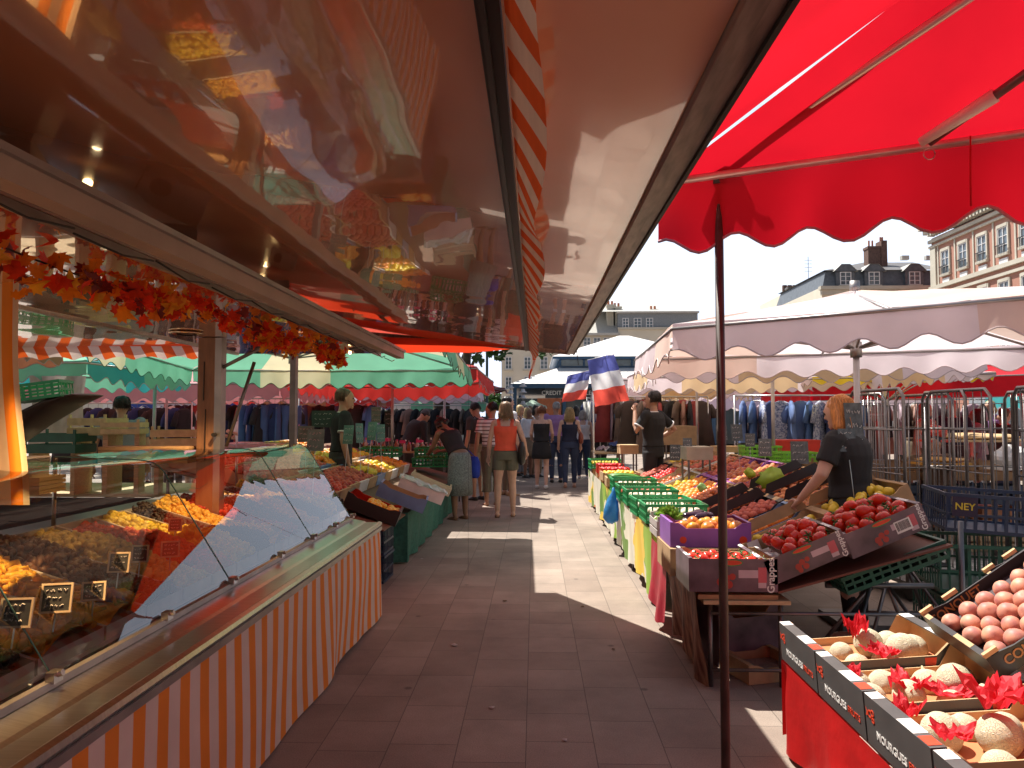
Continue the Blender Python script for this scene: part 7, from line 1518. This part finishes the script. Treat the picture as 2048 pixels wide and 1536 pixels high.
q = MB(); q.box(cx-hw-.3, cx+hw+.3, cy-hw-.3, cy+hw+.3, 2.95, 3.175)
for k in range(6):
    for s in (-1, 1): x = cx-hw+k*hw*2/5; q.box(x-.09, x+.09, cy+s*hw-.09, cy+s*hw+.09, 0, 2.949)
part('frame', q, kb, t, world=True)
q = MB(); q.box(cx-hw+1.55, cx+hw-.1, cy-hw-.11, cy-hw+.02, 2.45, 2.949); sg = part('sign_band', q, mat('sign_charcoal', (.035, .04, .045), .4), t, world=True)
p = zx(1083, 777, cy-hw-.12); tx = text('CREDIT AGRICOLE', .30, white, t, Matrix(), align='LEFT', extrude=.01); tx.matrix_local = frame(Vector((p.x, cy-hw-.125, 2.70))-Vector(t.location), (1, 0, 0), (0, 0, 1))
q = MB(); q.box(zx(1075, 800, 38).x, zx(1122, 800, 38).x, cy-hw-.08, cy-hw+.3, .0, 2.44); part('cash_panel', q, mat('burnt_orange', (.38, .11, .04), .5), t, world=True)
q = MB(); q.box(cx-hw+.1, cx+hw-.1, cy-hw+.35, cy+hw-.4, .1, 2.44); part('glazing', q, mat('kiosk_glass', (.04, .06, .07), .08, var=.4, scale=.8), t, world=True)
# lamp post, green parasol far away, lantern strings
q = MB(); q.tube([(0, 0, 0), (0, 0, .8), (0, 0, 7.5)], [.09, .06, .045], 10); solo('lamp_post', q, mat('teal_pole', (.02, .07, .08), .5), 'slim dark teal lamp post rising behind the red canopies', 'lamp post', loc=(zx(974, 760, 30).x, 30, 0))
canopy('parasol', 'small pale green parasol under the kiosk eaves', [(-.75, 34, 1.98), (.55, 34, 1.98), (.55, 35.3, 1.98), (-.75, 35.3, 1.98)], (-.1, 34.65, 2.3), .10, [fab('pale_mint', (.45, .60, .50), .3)], pole=(-.1, 34.65), scal=.5, amp=.02, ribs=False, cat='parasol')
for (px, Y, lab) in ((1021, 22, 'left string of white paper hats on display at the end of the aisle'), (1046, 21, 'right string of white paper hats on display at the end of the aisle')):
    c = zx(px, 770, Y); t = thing('hanging_hats', lab, 'hat display', (c.x, Y, 0), 0, 'hat displays'); q = MB(); q.tube([(0, 0, 0), (0, 0, 2.45)], .012, 6); part('stand', q, darksteel, t)
    for j in range(7): q = MB(); z = 2.35-j*.17; q.lathe([(.11-.004*j, z-.02), (.105, z), (.06, z+.02), (.05, z+.08)], 12); part('hat', q, whitec, t, True)
# parked vans in the background
def van(label, loc, rz, m_):
    t = thing('parked_van', label, 'van', loc, rz, 'white vans parked behind the market'); q = MB()
    pr = [(-2.4, .35), (-2.4, 2.15), (-2.25, 2.3), (1.1, 2.3), (1.5, 2.2), (2.0, 1.35), (2.55, 1.1), (2.65, .9), (2.65, .35)]
    q.grid(lambda u, v: Vector((pr[round(v*8)][0], lerp(-.95, .95, u), pr[round(v*8)][1])), 6, 8); q.poly([(x, -.95, z) for x, z in pr]); q.poly([(x, .95, z) for x, z in reversed(pr)]); q.quad((-2.4, -.95, .35), (2.65, -.95, .35), (2.65, .95, .35), (-2.4, .95, .35)); part('body', q, m_, t)
    for s in (-1, 1):
        q = MB(); q.poly([(1.0, s*.953, 1.4), (1.9, s*.953, 1.4), (1.5, s*.953, 2.05), (1.0, s*.953, 2.05)]); part('side_window', q, panem, t)
        for x in (-1.5, 1.75): q = MB(); q.tube([(x, s*.80, .33), (x, s*.97, .33)], .33, 18); wh = part('wheel', q, blackm, t); q = MB(); q.tube([(x, s*.96, .33), (x, s*.98, .33)], .18, 12); part('rim', q, steel, wh)
    q = MB(); q.poly([(1.56, -.85, 2.10), (1.56, .85, 2.10), (2.03, .88, 1.40), (2.03, -.88, 1.40)]); q.v = [(x+.012, y, z+.01) for x, y, z in q.v]; part('windscreen', q, panem, t)
vm = mat('van_white', (.62, .62, .62), .3, coat=.5, var=.04)
van('white van parked beyond the bottle stand on the left', (-5.2, 29, 0), 0, vm); van('white van behind the far left clothes canopies', (-13, 27, 0), .2, vm); van('white van behind the right-hand clothes racks', (9.5, 23.5, 0), .1, vm); van('grey van far off at the right behind the trolleys', (14.5, 20, 0), -.1, mat('van_grey', (.3, .32, .35), .3, coat=.5)); van('white van far down on the left before the terrace', (-9, 46, 0), 0, vm)
# ---------------------------------------------------------------- clothes racks
gcols = [cloth('g%d' % i, c) for i, c in enumerate(((.03, .05, .16), (.55, .53, .50), (.02, .02, .025), (.30, .05, .05), (.10, .16, .34), (.35, .20, .16), (.05, .035, .03), (.40, .30, .34), (.06, .12, .28), (.16, .12, .10)))]
gdot = mat('cloth_blue_white_dots', (.05, .09, .28), .8, scale=38, col2=(.55, .58, .68), var=.3); gcols.append(gdot)
GM = {}
def garment_me(kind, ci):
    if (kind, ci) in GM: return GM[(kind, ci)]
    q = MB(); L_ = {'dress': .95, 'shirt': .62, 'trouser': .9}[kind]
    if kind == 'trouser':
        for s in (-1, 1): q.tube([(s*.08, 0, 0), (s*.09, 0, -.4), (s*.085, 0, -.9)], [(.085, .03), (.075, .028), (.06, .025)], 10, ref=(1, 0, 0))
    else:
        w2 = .30 if kind == 'dress' else .235
        q.tube([(0, 0, .03), (0, 0, -.02), (0, 0, -.08), (0, 0, -.32), (0, 0, -L_)], [(.05, .02), (.16, .035), (.20, .045), (.19, .05), (w2, .06)], 16, ref=(1, 0, 0))
        for s in (-1, 1): q.tube([(s*.17, 0, -.05), (s*.235, 0, -.18), (s*.25, .01, -.30)], [(.05, .03), (.06, .03), (.055, .028)], 8)
    for i, v in enumerate(q.v): v = Vector(v); q.v[i] = (v.x+.02*noise.noise(v*8+Vector((ci*3, 0, 0))), v.y+.045*math.sin(v.x*45+ci)*min(1, -v.z+.05), v.z)
    GM[(kind, ci)] = q.mesh(kind, gcols[ci], True); return GM[(kind, ci)]
hang = MB(); hang.tube([(-.2, 0, -.05), (0, 0, .03), (.2, 0, -.05)], .006, 5); hang.tube([(0, 0, .03), (0, 0, .09), (.03, 0, .11)], .003, 5); hme = hang.mesh('hanger', darksteel)
cname = ['navy', 'off-white', 'black', 'dark red', 'blue', 'dusty brown', 'dark brown', 'pale mauve', 'denim blue', 'taupe', 'blue dotted']
def rack(label, x, y, ln, h_, rz, cols_, kinds_, n_, word):
    t = thing('clothes_rack', label, 'clothes rack', (x, y, 0), rz, 'clothes racks on the square'); q = MB(); q.tube([(0, 0, h_), (ln, 0, h_)], .013, 8); part('rail', q, steel, t, True)
    for e in (0, ln):
        q = MB(); q.tube([(e, 0, 0), (e, 0, h_)], .014, 8); q.tube([(e, -.3, .03), (e, .3, .03)], .014, 8); part('upright', q, steel, t, True)
    M = Matrix.Translation((x, y, 0)) @ Matrix.Rotation(rz, 4, 'Z'); rn = random.Random(int(x*100+y*7))
    for i in range(n_):
        ci = cols_[i % len(cols_)]; kd = kinds_[i % len(kinds_)]; o = bpy.data.objects.new('garment', garment_me(kd, ci)); COL.objects.link(o)
        o.location = M @ Vector((.12+(ln-.24)*i/max(1, n_-1), rn.uniform(-.02, .02), h_-.11)); o.rotation_euler = (0, 0, rz+rn.uniform(.7, 1.5)*(1 if rn.random() < .75 else .1))
        tag(o, '%s %s hanging on %s' % (cname[ci], {'dress': 'dress', 'shirt': 'shirt', 'trouser': 'pair of trousers'}[kd], word), 'garment', 'garments on '+word); part('hanger', hme, None, o)
rack('clothes rack of blue and dotted dresses behind the scales', 3.0, 11.2, 1.9, 1.78, -.1, [4, 8, 10, 0, 10, 4], ['dress', 'dress'], 13, 'the blue dress rack')
rack('clothes rack of dark garments under the second white umbrella', 1.7, 14.2, 1.6, 1.85, 0, [6, 2, 9, 5, 2, 3], ['dress', 'shirt'], 13, 'the dark rack behind the man in the black polo')
rack('tall rack of brown and mauve clothes by the third umbrella', 1.5, 17.0, 2.2, 1.95, .1, [3, 7, 9, 1, 5, 6], ['dress', 'trouser'], 14, 'the brown and mauve rack')
rack('rack of pale and navy clothes at the end of the right row', 1.45, 20.5, 2.4, 2.0, 1.3, [1, 0, 3, 7, 1, 2], ['trouser', 'dress'], 14, 'the end rack under the flags')
rack('rack of white and grey clothes far right', 4.4, 15.6, 2.6, 1.8, -.05, [1, 7, 9, 1, 4], ['shirt', 'dress'], 15, 'the pale rack on the right')
rack('rack of black skirts beside the blue dresses', 4.2, 12.6, 1.6, 1.5, -.1, [2, 2, 6, 5], ['shirt', 'trouser'], 12, 'the black skirt rack')
rack('dark clothes rack under the dark red canopy on the left', -7.9, 15.6, 2.4, 1.8, 0, [2, 6, 0, 2, 3, 1], ['dress', 'shirt'], 15, 'the left rack under the dark red canopy')
rack('clothes rack right of the dark red canopy on the left', -5.2, 15.4, 1.9, 1.8, .05, [6, 2, 4, 9, 2], ['dress', 'trouser'], 13, 'the second left rack')
rack('far left clothes rack below the blue and white scallops', -11, 20, 3, 1.8, 0, [0, 4, 1, 3, 2, 10], ['shirt', 'dress'], 15, 'the far left rack')
rack('rack of blue jeans left of the green umbrella pole', -4.6, 11.4, .9, 1.75, .2, [8, 0, 8, 2], ['trouser', 'dress'], 9, 'the jeans rack')
rack('rack of dark tops between the left canopies', -3.9, 18.4, 2.4, 1.75, 0, [2, 6, 9, 2, 5], ['shirt', 'dress'], 14, 'the dark tops rack')
rack('dark dresses at the back of the left stalls', -8.2, 12.6, 2.2, 1.7, .1, [2, 6, 2, 0], ['dress', 'shirt'], 13, 'the back rack behind the pink canopy')
rack('rack of brown clothes behind the trolleys', 6.4, 14.6, 2.4, 1.8, 0, [6, 5, 2, 7], ['shirt', 'dress'], 13, 'the rack behind the trolleys')
# a table of folded clothes and hats at the right of the aisle
t = thing('clothes_table', 'table heaped with folded clothes beside the woman in the grey top', 'stall table', (2.2, 15.4, 0)); q = MB(); q.box(-1.0, 1.0, -.5, .5, .72, .75); part('table_top', q, wood, t)
for sx in (-.9, .9):
    for sy in (-.4, .4): q = MB(); q.tube([(sx, sy, 0), (sx, sy, .72)], .015, 6); part('leg', q, darksteel, t, True)
rn = random.Random(31)
for i in range(22):
    q = MB(); s_ = rn.uniform(.12, .2); q.grid(lambda u, v: Vector(((u-.5)*2*s_, (v-.5)*1.6*s_, .02+.09*noise.noise(Vector((u*4, v*4, i)))+.08*math.sin(PI*u)*math.sin(PI*v))), 10, 8)
    ci = [1, 2, 9, 1, 7, 0][i % 6]; solo('folded_garment', q, gcols[ci], '%s crumpled garment heaped on the clothes table' % cname[ci], 'garment', 'crumpled garments on the clothes table', True, loc=(2.2+rn.uniform(-.8, .8), 15.4+rn.uniform(-.4, .35), .76+.05*(i//8)), rot=(0, 0, rn.uniform(0, 6)))
# black crate tower (stacked trays) behind the lime crates
for j in range(6):
    p = zx(1520, 900-14*j, 9.9); o = crate('black_tray', lambda: plastic_crate(.55, .4, .085), plastic('black', (.012, .012, .014)), ['lowest', 'second', 'third', 'fourth', 'fifth', 'topmost'][j]+' black plastic tray of the stack behind the lime crates', 'crate', (p.x, 9.9, .55+.095*j), (0, 0, .04*((j*3) % 5-2)), 'stack of black plastic trays')
q = MB(); q.box(zx(1490, 850, 9.9).x-.1, zx(1490, 850, 9.9).x+.7, 9.65, 10.15, 0, .548); solo('pallet_box', q, card, 'plain box under the stack of black trays', 'box')
# ---------------------------------------------------------------- wire roll cages
cagem = mat('cage_wire', (.20, .185, .18), .35, .8, var=.2)
def cage(label, x, y, rz, w_=.72, d_=.80, h_=1.68):
    t = thing('roll_cage', label, 'roll cage', (x, y, 0), rz, 'wire roll cages behind the stall')
    q = MB(); q.box(-w_/2, w_/2, -d_/2, d_/2, .14, .17); part('base', q, darksteel, t)
    for s in (-1, 1):
        q = MB(); xx = s*w_/2; q.tube([(xx, -d_/2, .17), (xx, -d_/2, h_-.06), (xx, -d_/2+.06, h_), (xx, d_/2-.06, h_), (xx, d_/2, h_-.06), (xx, d_/2, .17)], .014, 8)
        for k in range(1, 8): yy = -d_/2+k*d_/8; q.tube([(xx, yy, .17), (xx, yy, h_-.01)], .0045, 5)
        for z in (.55, 1.0, 1.35): q.tube([(xx, -d_/2, z), (xx, d_/2, z)], .006, 5)
        part('side_frame', q, cagem, t, True)
    q = MB(); q.tube([(-w_/2+.02, d_/2, .17), (-w_/2+.02, d_/2, h_-.1), (w_/2-.02, d_/2, h_-.1), (w_/2-.02, d_/2, .17)], .012, 8)
    for k in range(1, 8): xx = -w_/2+k*w_/8; q.tube([(xx, d_/2, .17), (xx, d_/2, h_-.1)], .0045, 5)
    for z in (.55, 1.0, 1.35): q.tube([(-w_/2, d_/2, z), (w_/2, d_/2, z)], .006, 5)
    part('back_frame', q, cagem, t, True)
    for sx in (-1, 1):
        for sy in (-1, 1): q = MB(); q.tube([(sx*(w_/2-.08)-.015, sy*(d_/2-.1), .065), (sx*(w_/2-.08)+.015, sy*(d_/2-.1), .065)], .06, 14); q.box(sx*(w_/2-.08)-.022, sx*(w_/2-.08)+.022, sy*(d_/2-.1)-.02, sy*(d_/2-.1)+.02, .126, .139); part('castor', q, blackm, t)
for k, (x, y, rz, lab) in enumerate(((3.22, 6.35, .10, 'leftmost wire roll cage beside the umbrella pole'), (3.95, 6.6, -.08, 'second wire roll cage from the umbrella pole'), (4.55, 6.2, .12, 'third wire roll cage, in front of the red stall'), (5.15, 6.9, .0, 'rearmost wire roll cage at the right edge'), (3.6, 7.6, .2, 'wire roll cage in the second rank behind the first two'), (4.05, 5.45, -.1, 'nearest wire roll cage, above the big navy crate'))):
    cage(lab, x, y, rz)
rn = random.Random(17)
for i in range(16):
    x = 3.1+rn.random()*2.4; y = 7.9+rn.random()*1.6; z = [0, .24, .48, .72, .0][i % 5]; x = [3.3, 3.9, 4.5, 5.1, 5.7][i // 4 if i//4 < 5 else 4]+.0; y = 8.4+.2*(i % 2)*0; z = .002+.255*(i % 4)
    key = ['wood', 'brown', 'black', 'wood2'][(i*3) % 4]
    o = crate('st_'+key, lambda: slat_crate(.54, .38, .22), {'wood': wood, 'brown': mat('old_wood', (.28, .16, .08), .8, var=.2, scale=10), 'black': bcr, 'wood2': mat('reddish_wood', (.36, .15, .07), .8, var=.2, scale=10)}[key], '%s crate in the %s stack behind the roll cages' % (['bottom', 'second', 'third', 'top'][i % 4], ['first', 'second', 'third', 'fourth'][i//4]), 'crate', (x, y, z), (0, 0, rn.uniform(-.06, .06)), 'crates stacked behind the roll cages')
for i, (px, py, Y, w_, h_, c_, lab) in enumerate(((1880, 925, 8.0, .5, .06, mat('amber_goods', (.6, .3, .05), .4), 'tray of amber coloured goods lit behind the roll cages'), (1870, 880, 8.3, .25, .16, pred, 'small red bag on the crates behind the roll cages'), (2020, 935, 7.7, .35, .22, white, 'bright white bag of vegetables at the right edge'), (1960, 880, 8.6, .9, .08, cardlight, 'long pale box lid across the stacks at the right'))):
    p = P(px, py, Y=Y); q = MB(); q.ball((0, 0, h_/2), (w_/2, .16, h_/2), 12, 8); q.v = [tuple(Vector(v)*(1+.25*noise.noise(Vector(v)*9))) for v in q.v]; q.box(-w_/2, w_/2, -.15, .15, -.02, .004); solo('goods', q, c_, lab, 'goods', 'goods on the stacks behind the roll cages', loc=p)
p = P(1890, 1075, Y=4.75); o = crate('big_crate', lambda: plastic_crate(.78, .58, .24), bcr, 'large dark navy plastic crate at the right edge behind the nectarines', 'crate', (p.x+.46, 4.95, p.z+.02), (0, .05, -.25)); o2 = crate('big_crate2', lambda: plastic_crate(.78, .58, .30), dgcr, 'dark green plastic crate under the large navy one', 'crate', (p.x+.40, 4.95, .36), (0, 0, -.2)); crate('big_crate2', lambda: plastic_crate(.78, .58, .30), dgcr, 'lowest dark green plastic crate at the right under the others', 'crate', (p.x+.42, 4.98, .03), (0, 0, -.15))
q = MB(); q.quad((-.36, -.31, .10), (-.22, -.31, .10), (-.22, -.31, .22), (-.36, -.31, .22)); lb = part('label_plate', q, mat('dark_label', (.03, .02, .05), .5), o); text('NEY', .06, mat('yellow_ink', (.7, .55, .05), .5), lb, frame((-.29, -.313, .16), (1, 0, 0), (0, 0, 1)), bold=True)
# dry leaves and paper scraps trodden on the slabs
rn = random.Random(12); lit = [('dry_leaf', mat('dry_leaf', (.16, .08, .03), .8), 'small dry brown leaf', 'leaf'), ('paper_scrap', mat('paper_scrap', (.50, .46, .42), .8), 'small pale paper scrap', 'litter')]
for k, (px, py, wd_) in enumerate(((1162, 1214, 'in the middle of the shade edge'), (985, 1415, 'near the bottom centre'), (1395, 1362, 'beside the foot of the thin red canopy leg'), (905, 1290, 'left of the aisle centre'), (1230, 1300, 'right of the aisle centre'), (845, 1118, 'by the green mesh cloth'), (1010, 1202, 'just left of the sun patch'), (1130, 1480, 'at the bottom edge of the aisle'))):
    c = gp(px, py); nm, m_, lb_, ct = lit[k % 2]; s_ = rn.uniform(.025, .045); q = MB(); i0 = 0
    pts = leafshape if k % 2 == 0 else [(-.4, 0), (.1, -.1), (.5, .2), (.4, .8), (-.2, .9)]
    for (a_, b2) in pts: q.v.append((a_*s_, b2*s_, .004+.008*abs(a_)*rn.uniform(.3, 1)))
    q.v.append((0, .4*s_, .010)); ci = len(pts)
    for e in range(ci): q.f.append((ci, e, (e+1) % ci)); q.m.append(0)
    solo(nm, q, m_, '%s on the paving %s' % (lb_, wd_), ct, 'scraps on the paving', loc=(c.x, c.y, 0.001), rot=(0, 0, rn.uniform(0, 6)))
# cardboard box lying under the front of the tomato table
for (px, py, Y, w_, h_, m_, lab) in ((1520, 1310, 4.3, .34, .10, card, 'brown cardboard box lying on the ground under the tomato table'), (1470, 1260, 4.6, .4, .34, pplum, 'dark printed carton standing under the tomato table'), (1440, 1240, 5.4, .4, .4, bcr, 'navy crate pushed under the right stall')):
    p = P(px, py, Y=Y); q = tray_box(w_, .3, h_, h_*.8); solo('under_box', q, [m_, card, liner, m_], lab, 'box', loc=(p.x, Y, .004), rot=(0, 0, .3))
# ---------------------------------------------------------------- text curves become meshes
bpy.context.view_layer.update()
dg = bpy.context.evaluated_depsgraph_get()
for o in [o for o in bpy.data.objects if o.type == 'FONT']:
    me = bpy.data.meshes.new_from_object(o.evaluated_get(dg)); par_, ml = o.parent, o.matrix_local.copy(); nm = 'lettering'
    ob = bpy.data.objects.new(nm, me); COL.objects.link(ob); ob.parent = par_; ob.matrix_local = ml; bpy.data.objects.remove(o)
